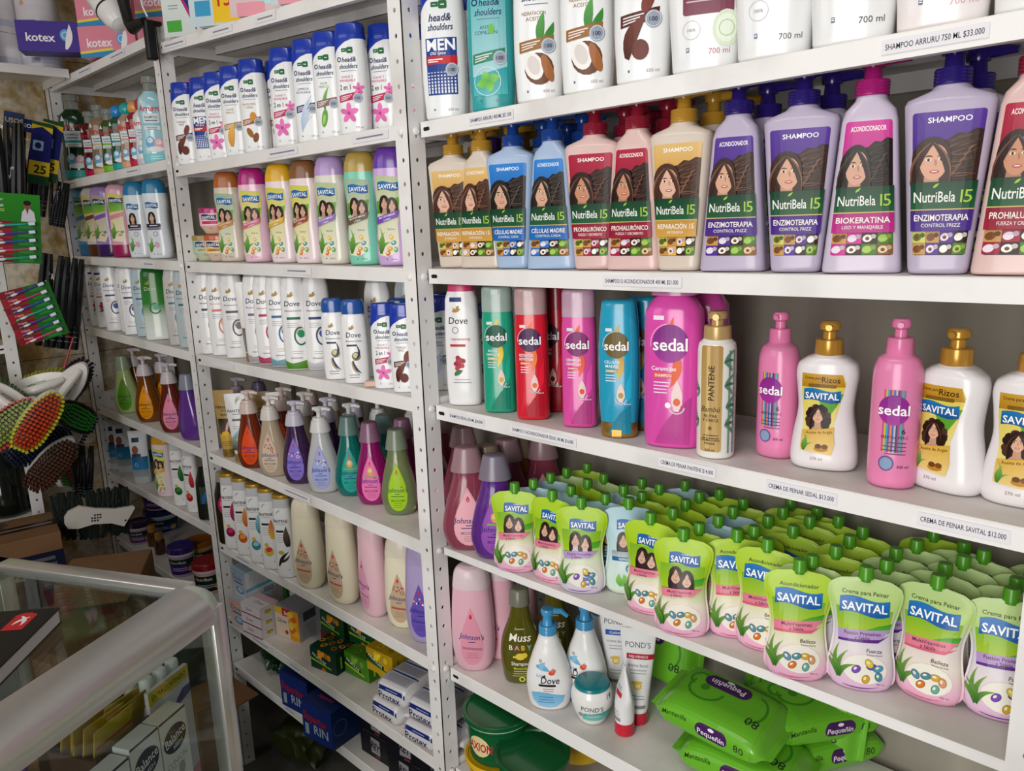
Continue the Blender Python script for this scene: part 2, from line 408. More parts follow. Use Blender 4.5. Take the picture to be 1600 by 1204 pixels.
def flange(mb, z0, z1, P0, U, Nn, off=.0165, th=.0016):
    """perforated strip: P0 corner, U direction across, Nn thickness direction"""
    P0 = Vector(P0); U = Vector(U); Nn = Vector(Nn); r = .0031; K = 10
    k0 = math.ceil((z0 + .007 - r - .002) / PITCH); k1 = math.floor((z1 + .007 - r - .002) / PITCH)
    cells = [(k * PITCH - .007) for k in range(k0, k1 + 1)]
    def quadring(zc, a, b):
        for side, d in ((0, 0), (1, th)):
            cor = [(0, a), (FL, a), (FL, b), (0, b)]; vs = []
            for (u, z) in cor: vs.append(P0 + U * u + Vector((0, 0, z)) + Nn * d)
            for k in range(K * 4):
                an = 2 * PI * (k + .0) / (K * 4) - 3 * PI / 4; vs.append(P0 + U * (off + r * math.cos(an)) + Vector((0, 0, zc + r * 1.15 * math.sin(an))) + Nn * d)
            fs = []
            for q in range(4):
                for k in range(K):
                    i = q * K + k; fs.append((4 + i, q, 4 + (i + 1) % (4 * K)))
                fs.append((q, (q + 1) % 4, 4 + ((q + 1) * K) % (4 * K)))
            mb.add(vs, fs if side else [f[::-1] for f in fs])
        vs = []
        for k in range(16):
            an = 2 * PI * k / 16; b_ = P0 + U * (off + r * math.cos(an)) + Vector((0, 0, zc + r * 1.15 * math.sin(an))); vs += [b_, b_ + Nn * th]
        mb.add(vs, [(2 * k, 2 * k + 1, (2 * k + 3) % 32, (2 * k + 2) % 32) for k in range(16)])
    zs = [z0] + [(cells[i] + cells[i + 1]) / 2 for i in range(len(cells) - 1)] + [z1]
    for i, zc in enumerate(cells): quadring(zc, zs[i], zs[i + 1])
    for u in (0, FL):
        vs = [P0 + U * u + Vector((0, 0, z)) + Nn * d for z in (z0, z1) for d in (0, th)]; mb.add(vs, [(0, 1, 3, 2)])
def post_mesh(x, y, z0, z1, sx=-1, sy=1):
    """slotted angle with its corner at (x, y): one flange along x, one along y"""
    mb = MB(); flange(mb, z0, z1, (x, y, 0), (sx, 0, 0), (0, sy, 0)); flange(mb, z0, z1, (x, y, 0), (0, sy, 0), (sx, 0, 0))
    return mb.mesh('post', [WHITE_PAINT], 20)
def bolt_mesh(p, n):
    mb = MB(); T = Matrix.Translation(p) @ Vector(n).to_track_quat('Z', 'Y').to_matrix().to_4x4()
    mb.loft(Form([(-.001, .0062, .0062, 2), (.0015, .006, .006, 2), (.003, .0045, .0045, 2), (.0038, .002, .002, 2)], N=14), 0, T)
    return mb.mesh('bolt', [WHITE_PAINT])
# price strips stuck on the lips: bay shelf -> [(left px, right px, py, text)]
PRICE = {'C1': [(733, 803, 181, 'SHAMPOO ARRURU 400 ML $21.500'), (1379, 1546, 55, 'SHAMPOO ARRURU 750 ML $33.000')],
         'C2': [(942, 1066, 434, 'SHAMPOO O ACONDICIONADOR 400 ML $21.000')],
         'C3': [(702, 757, 656, 'SHAMPOO SEDAL 650 ML $24.000'), (798, 901, 679, 'SHAMPOO O ACONDICIONADOR SEDAL 340 ML $16.000'), (1030, 1119, 726, 'CREMA DE PEINAR PANTENE $14.000'), (1197, 1309, 769, 'CREMA DE PEINAR SEDAL $13.000'), (1432, 1581, 824, 'CREMA DE PEINAR SAVITAL $12.000')],
         'B0': [(252, 290, 57, '-'), (326, 362, 30, '-'), (396, 430, 6, '-')],
         'B1': [(418, 466, 237, '-'), (550, 608, 214, '-')],
         'B2': [(442, 487, 421, '-')],
         'B3': [(331, 365, 565, '')], 'B4': [(443, 485, 770, '-')],
         'B5': [(368, 392, 873, '-')], 'B6': [(391, 425, 1007, '-'), (454, 472, 1052, '-')], 'B7': [(448, 466, 1140, '-')],
         'A0': [(170, 195, 80, '-'), (122, 142, 110, '-')], 'A1': [(104, 118, 288, '-'), (196, 220, 272, '-')], 'A2': [(222, 243, 411, '-')]}
def price_mesh(s, x0, x1, py, txt):
    yf = BAY[s[0]][2]; a = aty(x0, py, yf); b = aty(x1, py, yf); xa, xb = a.x, b.x; W = xb - xa; xm = (xa + xb) / 2
    h = .0135; zc = top(s, xm) - .012; sl = (top(s, xb) - top(s, xa)) / W
    A = Art(); A.rect(-W / 2, -h / 2, W / 2, h / 2, 'eceaf0')
    if txt == '-': A.lines(-W * .42, W * .42, -.0012, 1, .003, .0026, '8a8890')
    elif txt: A.text(txt, 0, 0, .0056, '3c3c44', .004, maxw=W * .92)
    fn = lambda u, v, off: (xm + u, yf - off - .0004 + .0, zc + v + sl * u)
    mb = A.bake(fn, base=.0008, step=.0003, du=None)
    return mb.mesh('price_label', [printed(.6)], 0)
def unit(bay, label):
    xa, xb, yf = BAY[bay]; u = thing('shelving_unit', label, 'shelf', (0, 0, 0), 0, 'white slotted steel shelving bays')
    lv = TOP[bay]
    for k in lv:
        if bay == 'C' and k == 0: continue
        s = bay + str(k); o = link('shelf', shelf_mesh(s), u)
        for pr in PRICE.get(s, []): link('price_label', price_mesh(s, *pr), o)
    return u
uA = unit('A', 'far left white steel shelving bay against the stone tiled wall')
uB = unit('B', 'middle white steel shelving bay between two perforated posts')
uC = unit('C', 'near right white steel shelving bay holding pump bottles and pouches')
ZT = {'A': .80, 'B': .80, 'C': .80}
link('post', post_mesh(-1.772, 0, -1.42, .545), uA)
link('post', post_mesh(-1.772, .262, -1.42, .545, 1, -1), uA)
link('post', post_mesh(-.92, 0, -1.42, .555), uA)
link('post', post_mesh(-.925, .262, -1.42, .555, -1, -1), uA)
link('post', post_mesh(0, 0, -1.42, .80), uB)
link('post', post_mesh(-.003, .262, -1.42, .80, -1, -1), uB)
link('post', post_mesh(.001, .262, -1.42, .80, 1, -1), uC)
link('post', post_mesh(.918, .0225, -1.42, .80), uC)
link('post', post_mesh(.918, .264, -1.42, .80, -1, -1), uC)
for k in (1, 2, 3, 4, 5, 6):
    z = {1: .226, 2: -.007, 3: -.235, 4: -.499, 5: -.735, 6: -.955}[k]
    if k in (1, 2, 5): link('bolt', bolt_mesh((-.0175, -.0005, z), (0, -1, 0)), uB)
    link('bolt', bolt_mesh((.0005, .0165, z), (1, 0, 0)), uC)
for k in (1, 2): link('bolt', bolt_mesh((-.9375, -.0005, TOP['A'][k][1] - .012), (0, -1, 0)), uA)
link('bolt', bolt_mesh((-.9195, .0165, .548), (1, 0, 0)), uB)
for k in (1, ): link('bolt', bolt_mesh((-.9195, .0165, TOP['B'][k][0] + .004), (1, 0, 0)), uB)

# ================================================================ product kinds
_K = {}
def kind(key, fn, *a):
    if key not in _K: _K[key] = fn(*a)
    return _K[key]
INK = printed()
def label_part(A, form, name='label', warp=None, du=.006, dv=.008, mat=None, base=.0005, step=.00011):
    return (name, A.bake(form.wrap, base, step, du, dv, warp).mesh(name, [mat or INK], 0))
def body_part(form, mat, name='body', ang=32): return (name, MB().loft(form).mesh(name, [mat], ang))
def pump_part(r, z0, zc, z1, mat, nozzle=.03, ribs=True, hd=.011, rot=0, flat=1.0, droop=0, label=None):
    """collar, stem and head with a spout"""
    mb = MB(); k = [(z0, r, r, 2)]; n = 5
    for i in range(n):
        z = z0 + (zc - z0) * (i + .5) / n; q = r * (1.03 if ribs else 1); k += [(z - .0008, q, q, 2), (z + .0008, r * .99, r * .99, 2)]
    k += [(zc, r * .98, r * .98, 2)]; mb.loft(Form(k, N=28))
    mb.loft(Form([(zc, r * .62, r * .62, 2), (zc + .002, r * .55, r * .55, 2), (z1 - hd, r * .5, r * .5, 2)], N=16))
    mb.loft(Form([(z1 - hd, hd * .9, hd * .9, 2), (z1 - hd * .35, hd * 1.02, hd * 1.02, 2), (z1, hd * .9, hd * .9, 2)], N=20, top=.001))
    ca, sa = math.cos(rot), math.sin(rot)
    if nozzle: mb.tube([(ca * hd * .4, sa * hd * .4, z1 - hd * .45), (ca * nozzle * .7, sa * nozzle * .7, z1 - hd * .42), (ca * nozzle, sa * nozzle, z1 - hd * .5 - droop)], [hd * .5, hd * .42, hd * .3], 0, 10)
    return ('pump', mb.mesh('pump', [mat]), label)
def shade(c, k):
    h = c.lstrip('#'); return ''.join('%02x' % max(0, min(255, int(int(h[i:i + 2], 16) * k))) for i in (0, 2, 4))
def portrait(A, cx, cy, s, skin='d8a98c', hair='33201a', hl='5d3c2c', lip='b3524e', turn=0, body=None):
    A.ell(cx, cy + .06 * s, .43 * s, .56 * s, hair, n=22)
    A.poly([(cx - .42 * s, cy + .1 * s), (cx + .42 * s, cy + .1 * s), (cx + .47 * s, cy - .5 * s), (cx + .40 * s, cy - .95 * s), (cx - .40 * s, cy - .95 * s), (cx - .47 * s, cy - .5 * s)], hair)
    A.poly([(cx - .15 * s, cy - .3 * s), (cx + .17 * s, cy - .3 * s), (cx + .2 * s, cy - .7 * s), (cx + .42 * s, cy - .95 * s), (cx - .42 * s, cy - .95 * s), (cx - .18 * s, cy - .7 * s)], body or shade(skin, .88))
    A.ell(cx + turn * s, cy - .01 * s, .315 * s, .45 * s, skin, n=24); A.ell(cx + turn * s, cy - .18 * s, .24 * s, .29 * s, skin, n=20)
    x = cx + turn * 1.4 * s
    for q in (-1, 1):
        A.ell(x + q * .14 * s, cy + .05 * s, .07 * s, .035 * s, 'f3eee8', n=10); A.ell(x + q * .14 * s, cy + .05 * s, .036 * s, .036 * s, '2a1a14', n=8)
        A.blade(x + q * .05 * s, cy + .13 * s, x + q * .23 * s, cy + .13 * s, .018 * s, .02 * s * q, '3c261c', 4)
    A.blade(x + .01 * s, cy + .06 * s, x + .03 * s, cy - .12 * s, .028 * s, 0, shade(skin, .8), 4)
    A.ell(x, cy - .25 * s, .115 * s, .045 * s, lip, n=12); A.ell(x, cy - .245 * s, .08 * s, .014 * s, 'f6ece8', n=8)
    A.blade(cx + .03 * s, cy + .5 * s, cx - .38 * s, cy - .80 * s, .085 * s, -.17 * s, hair); A.blade(cx + .0 * s, cy + .5 * s, cx + .38 * s, cy - .80 * s, .085 * s, .17 * s, hair)
    for q in (-1, 1): A.blade(cx + .03 * s * q, cy + .48 * s, cx + q * .42 * s, cy - .6 * s, .025 * s, .17 * s * q, hl)
    return A
def aloe(A, x, y, s, c='3f7a2c', c2='8fbf5a', n=4):
    for k in range(n):
        a = R(35 + 28 * k + 8 * (k % 2)); l = s * (.75 + .25 * ((k * 7) % 3) / 2)
        A.blade(x, y, x + l * math.cos(a) * .8, y + l * math.sin(a), s * .075, s * .13 * (1 if k < n / 2 else -1), c, 6, c2, .6)
    return A
def flower(A, x, y, r, c='e070b0', c2='c23a8c'):
    for k in range(5): a = R(90 + 72 * k); A.ell(x + r * .55 * math.cos(a), y + r * .55 * math.sin(a), r * .5, r * .27, c if k % 2 else shade(c, 1.08), 90 + 72 * k)
    A.ell(x, y, r * .18, r * .18, c2, n=8)
    return A
def banner(A, cx, cy, w, h, txt='SAVITAL', c='14518f', c2='1d77b8', rot=0):
    o = []; n = 8; ca, sa = math.cos(R(rot)), math.sin(R(rot))
    for k in range(n + 1): t = k / n; o.append((-w / 2 + w * t, h / 2 + h * .13 * math.sin(2 * PI * t)))
    for k in range(n, -1, -1): t = k / n; o.append((-w / 2 + w * t, -h / 2 + h * .13 * math.sin(2 * PI * t)))
    A.poly([(cx + x * ca - y * sa, cy + x * sa + y * ca) for x, y in o], c2, c)
    return A.text(txt, cx, cy - h * .02, h * .55, 'ffffff', .02, maxw=w * .9, rot=rot)

# ---- salon bottles with a pump and a woman on the label
def salon(shampoo, body, cap, hue, hue2, title, lines, sub, hair, hl, skin, head=False):
    if shampoo: K = [(0, .0262, .0205, 5), (.006, .0275, .0215, 5), (.163, .0400, .0235, 5), (.168, .038, .022, 4), (.176, .0190, .0165, 2.4), (.1815, .0145, .0145, 2)]
    else: K = [(0, .0395, .0225, 5), (.006, .0393, .0222, 5), (.155, .0270, .0195, 5), (.166, .0245, .0175, 4), (.176, .0160, .0150, 2.4), (.1815, .0145, .0145, 2)]
    F = Form(K, fil=.003, N=40)
    A = Art(); W = .028
    A.rr(-W, .019, W, .155, .003, '1d120e')
    A.rr(-W, .118, W, .155, .003, hue2, hue)
    # hair sweeping to the right
    A.poly([(-.012, .089), (W, .089), (W, .136), (.022, .1375), (.015, .1335), (.008, .1345), (.001, .129), (-.006, .128)], hair)
    rd = random.Random(3)
    for k in range(26):
        t = k / 25; y0 = .127 - .034 * t; y1 = .133 - .041 * t + .004 * rd.random(); xe = W - .001 - .010 * rd.random() * (k % 3)
        A.blade(-.002 + .006 * rd.random(), y0, xe, y1, .00035 + .0004 * rd.random(), .0032 * math.sin(k * 1.3), shade(hl, .45 + .5 * rd.random()), 7)
    for k in range(5): A.blade(.006 + .003 * k, .094 + .0055 * (k % 5), .012 + .003 * k, .100 + .0055 * (k % 5), .0012, .002, shade(hl, .95), 6)
    portrait(A, -.0115, .1085, .0375, skin, hair, hl, turn=.05)
    A.rect(-W, .0635, W, .0895, '0f3d26', '1b5a36')
    A.text('NutriBela', -.0255, .0755, .0105, 'f4f4ee', .008, al='L', maxw=.037); A.text('1', .0168, .0757, .0125, 'a9cf3e', 0); A.text('5', .0222, .0757, .0125, 'a9cf3e', 0)
    A.blade(-.009, .084, -.004, .088, .0012, 0, '9ccc3a', 4)
    A.rect(-W, .0625, W, .0637, 'd9b96a'); A.rect(-W, .0425, W, .0626, shade(hue, .9), hue)
    A.text(lines, 0, .0555, .0062, 'fbf6ee', .012, maxw=.050); A.text(sub, 0, .0482, .0036, 'f3ece4', .005, maxw=.038)
    A.text('SHAMPOO' if shampoo else 'ACONDICIONADOR', .001 if shampoo else 0, .1475, .0052, 'ffffff', .012, maxw=.042)
    cols = [('efe7e0', '3a5a2a'), ('c99a52', '7a4a24'), ('4f7a2c', 'a8cf5a'), ('5c3620', 'f2eee6'), (shade(hue, 1.1), 'efe3ef'), ('8a5a34', 'e9d3a8'), ('d8cf6a', '5d7a2a'), ('3a2416', 'fdfaf4')]
    for i in range(4):
        for j in range(2):
            x0 = -W + i * W / 2; y0 = .0195 + j * .0115; c1, c2 = cols[(i * 3 + j * 5 + (1 if shampoo else 4)) % 8]
            A.rect(x0 + .0002, y0, x0 + W / 2 - .0002, y0 + .0112, c1)
            A.ell(x0 + .005, y0 + .0055, .0045, .0038, c2, 20, 12); A.ell(x0 + .0105, y0 + .0075, .0026, .0024, shade(c2, .8), 0, 8)
            if (i + j) % 2: A.ell(x0 + .005, y0 + .0052, .002, .0019, '7a4422', 0, 8)
    wp = lambda u, v: (u * .80 * F.at(v)[1] / W, v)
    P_ = P(body, .28, coat=.15); cm = P(cap, .22, coat=.3)
    return [body_part(F, P_), label_part(A, F, warp=wp), pump_part(.0165, .1805, .196, .221, cm, .036, hd=.0125)]
SAL = {'gold': ('d9cbbd', 'b98a2c', 'd6a24a', 'e2bd7a', 'REPARACIÓN 15', 'INTENSIVA', '4a2d22', '8a5f49', 'e3b59c'),
       'blue': ('a9bfdd', '17408f', '1f6cbe', '2f86d8', 'CÉLULAS MADRE', 'CONTROL CAÍDA', '241c18', '5e5148', 'd8a98c'),
       'red': ('dfbfbb', '8c1830', '9c1b38', 'b3203f', 'PROHIALURÓNICO', 'FUERZA Y CRECIMIENTO', '2a1712', '6d4433', 'c98d6d'),
       'purple': ('bdb2ca', '28196e', '4b2a8c', '5a3798', 'ENZIMOTERAPIA', 'CONTROL FRIZZ', '38211a', '7d5540', 'dca88c'),
       'magenta': ('cdc1d6', 'a81a72', 'c02a8a', 'cf3a98', 'BIOKERATINA', 'LISO Y MANEJABLE', '1f1512', '4a372d', 'd7a58c')}
def salon_kind(c, sh):
    b, cap, h1, h2, l, s_, hr, hl, sk = SAL[c]; return kind(('salon', c, sh), salon, sh, b, cap, h1, h2, '', l, s_, hr, hl, sk)

# ---- anti-dandruff bottles with a blue flip cap
def dandruff(pic, big=False, tint='f1f3f4', capc='1b3aa8'):
    F = Form([(0, .0275, .0175), (.05, .0300, .0185), (.12, .0292, .018), (.160, .0272, .017)], n=2.6, smooth=3, fil=.004, N=36)
    cap = Form([(.158, .0275, .0172, 2.6), (.166, .0270, .0170, 2.6), (.1665, .0264, .0166, 2.6), (.186, .0250, .0155, 2.6)], top=.003, N=36)
    A = Art(); navy = '1c2f66'
    A.poly([(-.041, .161), (-.041, .122), (-.030, .133), (-.018, .145), (-.004, .154), (.012, .159), (.020, .161)], capc)
    if pic == 'men':
        A.poly([(-.020, .030), (.020, .030), (.021, .100), (-.021, .100)], '1e3f8f')
        A.text('MEN', 0, .092, .014, 'ffffff', .03, maxw=.040); A.rect(-.021, .068, .021, .078, 'c8262c'); A.rect(-.018, .073, .002, .0745, 'ffffff'); A.rect(-.018, .0705, -.004, .0718, 'ffffff')
        A.text('Old Spice', -.004, .0815, .004, 'ffffff', .01, .3)
        for j in range(7):
            for i in range(9): A.rect(-.019 + i * .0044, .032 + j * .0042, -.0168 + i * .0044, .0332 + j * .0042 + .0004 * (6 - j), 'eef2fa')
        A.text('head&', 0, .125, .0095, navy, .012, .25, maxw=.03); A.text('shoulders', 0, .1135, .0085, navy, .012, .25, maxw=.034)
    else:
        if pic == 'mint':
            A.rect(-.022, .018, .022, .150, '4fb3b8', 'b8dfe4'); A.poly([(-.022, .018), (.022, .018), (.022, .05), (-.022, .04)], '37a3ac', '58bcc0')
        A.text('head&', .002, .125, .0085, navy, .012, .25, maxw=.026); A.text('shoulders', .0, .114, .008, navy, .012, .25, maxw=.034); A.ring(-.0165, .1255, .0042, .0016, navy)
        A.rect(-.014, .1055, .014, .1063, '6d7690')
        t = {'pink': ('SUAVE Y', 'MANEJABLE', 'd05a8a'), 'aloe': ('ALOE', 'FRESCO', '7aa06a'), 'coconut': ('HIDRATACIÓN', 'ACEITE', 'a07848'), 'mint': ('ANTI-', 'COMEZÓN', '2c5a74'), 'honey': ('SUAVE', 'BRILLO', 'c08a3a'), 'almond': ('PROTECCIÓN', 'CAÍDA', 'c0763a'), 'feather': ('LIMPIEZA', 'PROFUNDA', '6a7a9a'), 'cocoa': ('FUERZA', 'RAÍZ', '8a5a4a')}[pic]
        A.text(t[0], -.003, .0965, .0042, t[2], 0, maxw=.028); A.text(t[1], -.003, .0905, .0042, t[2], 0, maxw=.03)
        band = {'pink': 'c2285c', 'aloe': '8a6a62', 'coconut': '9a6a2c', 'mint': '2f8a6a', 'honey': 'b98a3a', 'almond': 'a85f2a', 'feather': '24407e', 'cocoa': '5a2a20'}[pic]
        if pic == 'pink': A.text('2 en 1', -.008, .0795, .009, '22283a', .006, maxw=.02)
        if pic == 'coconut':
            A.blade(.004, .062, .009, .098, .005, .002, '2f7a34', 6, '5aa84a'); A.blade(.006, .062, .020, .086, .0045, -.002, '3f8a3a', 6)
        if pic == 'aloe': A.blade(-.004, .05, .006, .090, .0035, .004, '5a9a3a', 6, '8fc060')
        A.poly([(-.021, .054), (.019, .060), (.020, .072), (-.021, .066)], band)
        for k in range(3): A.poly([(-.018, .0625 - k * .003), (.004 - k * .004, .0655 - k * .003), (.004 - k * .004, .0668 - k * .003), (-.018, .0638 - k * .003)], 'f0e6e6')
        y = .036
        if pic == 'pink': flower(A, -.004, .036, .017); flower(A, .016, .076, .010)
        elif pic == 'aloe': A.ell(-.006, .036, .006, .016, '6aa844', -12); A.ell(-.007, .034, .003, .009, 'a8d070', -12)
        elif pic == 'coconut': A.ell(.002, y, .017, .018, '6b3f22', 30); A.ell(-.004, y + .003, .011, .0155, 'f6f2ee', 20); A.ell(-.004, y + .004, .007, .011, 'dcd6d2', 20); A.ell(.012, y, .0055, .016, 'a5683c', 20)
        elif pic == 'mint':
            for q in range(4): A.blade(-.002, .034, -.002 + .016 * math.cos(q * 1.5 + .4), .034 + .013 * math.sin(q * 1.5 + .4), .0055, .001, '4fae3a', 5, '8fd860')
            A.ell(.004, .094, .004, .006, '6fc04a'); A.ring(-.003, .034, .017, .0008, 'e6f4f6')
        elif pic == 'honey': A.blade(-.006, .02, .004, .07, .008, .004, 'd9902a', 7, 'f0c060')
        elif pic == 'almond': A.ell(.004, .072, .007, .009, 'd9942c'); A.ell(-.006, .040, .006, .011, 'a5642a', 30); A.ell(.006, .030, .006, .010, '8a4f20', -20)
        elif pic == 'feather':
            for q in range(5): A.blade(-.012, .02 + .004 * q, .014, .05 + .009 * q, .0025, .004, 'b4c8e6', 6, 'dfe8f6')
        elif pic == 'cocoa': A.blade(-.014, .024, .008, .066, .007, .006, '4a2018', 7, '7a3a2c'); A.ell(.0, .032, .009, .010, '6a2a20'); A.ell(.008, .078, .006, .012, '7a3426', -20)
    A.ell(.0135, .0605, .0085, .0085, '9aa4b4', n=20); A.ring(.0135, .0605, .0076, .0006, 'e8ecf2'); A.text('100', .0135, .0605, .0046, '26324a', .01)
    A.text('650 ml' if big else '375 ml', .013, .0115, .0036, '9a8a92', 0); A.rect(-.013, .0105, -.0112, .0130, '5a6684')
    A.rect(-.011, .1375, -.0015, .1435, '1d6a3c'); A.rr(-.001, .135, .010, .1450, .002, '1d6a3c'); A.rect(-.009, .140, -.004, .1408, 'dfeee4'); A.rect(.002, .139, .007, .1405, 'dfeee4')
    body = P('35a4a8' if pic == 'mint' else tint, .24, coat=.2)
    mb = MB().loft(cap); mb.rect if 0 else None
    return [body_part(F, body), label_part(A, F), ('cap', mb.mesh('cap', [P(capc if pic != 'mint' else '1f4aa8', .2, coat=.4)]))]
def dandruff_kind(p, big=False): return kind(('dand', p, big), dandruff, p, big)

# ---- curvy conditioner bottles with a domed cap
def curvy(bodyc, capc, rib, pic, style=0):
    F = Form([(0, .0300, .0195), (.02, .0325, .0205), (.05, .0318, .020), (.085, .0290, .0195), (.12, .0300, .020), (.145, .0325, .0205), (.168, .0310, .020)], n=2.5, smooth=4, fil=.005, N=36)
    cap = Form([(.1675, .0312, .0202), (.180, .0300, .0195), (.194, .0262, .0175), (.203, .0215, .0150)], n=2.5, smooth=3, top=.004, N=36)
    A = Art()
    edge = [(-.027, .020), (-.010, .016), (.006, .022), (.013, .040), (.012, .070), (.017, .100), (.021, .125), (.020, .152), (-.026, .156)]
    if style == 0:
        A.poly(edge, {'g': 'd7cf52', 'm': '9fb89a', 'l': 'b9c79a'}.get(pic, 'd7cf52'), 'f2ecd2')
        A.poly([(-.027, .090), (.014, .098), (.018, .118), (-.027, .112)], '6fae3a', '3f9038')
        banner(A, -.002, .137, .038, .014, rot=0)
        portrait(A, -.010, .109, .021, 'd9ad92', '2a1a14', '4a3024'); portrait(A, .004, .105, .021, 'd9ad92', '33201a', '5a3c2a')
        A.poly([(-.026, .072), (.012, .084), (.015, .096), (-.026, .084)], rib); A.text('MULTIVITAMINAS', -.006, .0865, .0033, 'ffffff', .006, rot=15, maxw=.03); A.text('y Sábila', -.006, .0808, .0032, 'ffffff', .004, rot=15)
        aloe(A, -.022, .022, .046)
        for k, (c, x, y) in enumerate([('e2a23a', -.004, .030), ('4f9ab0', .003, .040), ('e07a3a', -.008, .022), ('5fb06a', .006, .028), ('e9c24a', -.001, .050)]): A.ell(x, y, .0052, .004, c, 30 * k, 10); A.ell(x - .001, y + .001, .002, .0015, 'fbf3dc', 0, 8)
        A.text('Belleza', .000, .064, .0036, '5a6a3a', 0)
    else:
        banner(A, -.003, .137, .034, .014)
        portrait(A, -.006, .107, .022, 'd9ad92', '2a1c16', '4a362a')
        A.rect(-.023, .080, .014, .090, '2a2a36'); A.lines(-.016, .008, .0842, 1, .003, .0024, 'e8e8ec'); A.rect(-.023, .074, .014, .079, '8a6a9a')
        aloe(A, -.018, .018, .042); A.ell(.0, .036, .006, .008, 'd9a8c4', 20); A.ring(-.001, .064, .006, .001, '4a4a5a')
    A.rect(-.012, .0105, -.010, .0125, '6a5a6a'); A.text('550 ml', .002, .0115, .003, '8a7a8a', 0)
    return [body_part(F, P(bodyc, .22, coat=.3)), label_part(A, F), ('cap', MB().loft(cap).mesh('cap', [P(capc, .22, coat=.35)]))]
def curvy_kind(*a): return kind(('curvy',) + a, curvy, *a)

# ---- slim white bottles with a gold bird
def bird(A, x, y, s, c='b08a3a'):
    A.blade(x - s, y - s * .2, x + s * .8, y + s * .35, s * .34, -s * .1, c, 7); A.blade(x - s * .1, y + .1 * s, x + s * .5, y + s * .95, s * .28, s * .1, c, 6); A.blade(x - .2 * s, y - .1 * s, x - s * .9, y + s * .5, s * .2, 0, c, 5)
def slim(col, pic, wave=None, bodyc='f0eff0', capc='b9b9bd', H=.196):
    F = Form([(0, .0270, .0165), (.03, .0290, .0175), (.12, .0288, .0172), (.175, .0265, .0160), (H - .002, .0225, .0140)], n=2.6, smooth=3, fil=.004, N=36)
    cap = Form([(H - .003, .0215, .0132), (H + .010, .0205, .0125)], n=2.4, top=.002, N=32)
    A = Art(); bird(A, -.004, .158, .008); A.text('Dove', -.003, .142, .0115, '1d2747', .004, .12, maxw=.032)
    if pic == 'berry':
        A.rect(-.016, .172, .004, .179, '1c3a78'); A.ring(-.008, .126, .0055, .0012, '8a94a8'); A.text('rejuvenating', 0, .112, .0048, 'c65a6a', .004, .2, maxw=.034); A.rect(-.018, .099, .008, .103, 'c2313c')
        for k in range(9): A.ell(-.004 + .008 * math.cos(k * 2.4) * (k / 9) ** .5, .072 + .011 * math.sin(k * 2.4) * (k / 9) ** .5, .004, .004, 'c4364c' if k % 2 else 'a8243c', 0, 8)
        A.blade(-.012, .052, .002, .060, .004, .001, '3f7a4a', 5); A.lines(-.016, .016, .044, 2, .005, .0009, '8a8a94')
    else:
        A.text('Reconstrucción', -.002, .127, .0042, col, .002, .15, maxw=.034); A.rect(-.016, .108, .012, .1135, col); A.lines(-.016, .010, .100, 3, .0042, .0010, '9a9aa6', 'L')
        A.ring(.010, .073, .014, .0035, col, ry=.020, a0=70, a1=330); A.ell(.011, .078, .0075, .0085, shade(col, 1.35)); A.ring(.012, .080, .010, .0012, 'c9b070', a0=20, a1=200)
        A.lines(-.012, .014, .040, 2, .0045, .0011, 'c0a868'); A.text('hidratación', -.002, .027, .004, '4a5a74', 0, .2)
    if wave:
        A.poly([(-.040, .003), (.040, .003), (.040, .018), (.024, .023), (.006, .018), (-.012, .015), (-.028, .021), (-.040, .018)], wave, shade(wave, .85))
    return [body_part(F, P(bodyc, .25, coat=.2)), label_part(A, F), ('cap', MB().loft(cap).mesh('cap', [P(capc, .3)]))]
def slim_kind(*a): return kind(('slim',) + a, slim, *a)
def slim_small(capc='2f62b8'):
    F = Form([(0, .0235, .015), (.03, .0255, .016), (.09, .0252, .0158), (.128, .0232, .0148), (.136, .0200, .0130)], n=2.6, smooth=3, fil=.004)
    A = Art(); bird(A, -.002, .108, .0065); A.text('Dove', 0, .096, .0105, '1d2747', .004, .12, maxw=.028); A.text('Reconstrucción', 0, .084, .0036, '3a4a74', 0, .15, maxw=.03)
    A.rect(-.014, .0735, .006, .077, '1d2747'); A.ell(.003, .054, .0085, .0085, '8a7a4a'); A.ell(.002, .056, .005, .005, 'd9cfa4')
    A.blade(.006, .074, -.003, .044, .002, .007, '23305a', 7); A.blade(-.004, .046, .012, .020, .0025, -.004, '23305a', 7); A.blade(-.006, .044, .008, .018, .0018, -.004, 'b8a870', 7)
    A.lines(-.012, .012, .017, 2, .005, .0011, '7a7a8a', 'L')
    m2 = MB().loft(Form([(.135, .0215, .014), (.146, .0225, .0148), (.158, .0205, .0138), (.163, .017, .012)], n=2.5, smooth=2, top=.002))
    return [body_part(F, P('f2f2f3', .25, coat=.2)), label_part(A, F), ('cap', m2.mesh('cap', [P(capc, .18, trans=.25, coat=.3)]))]

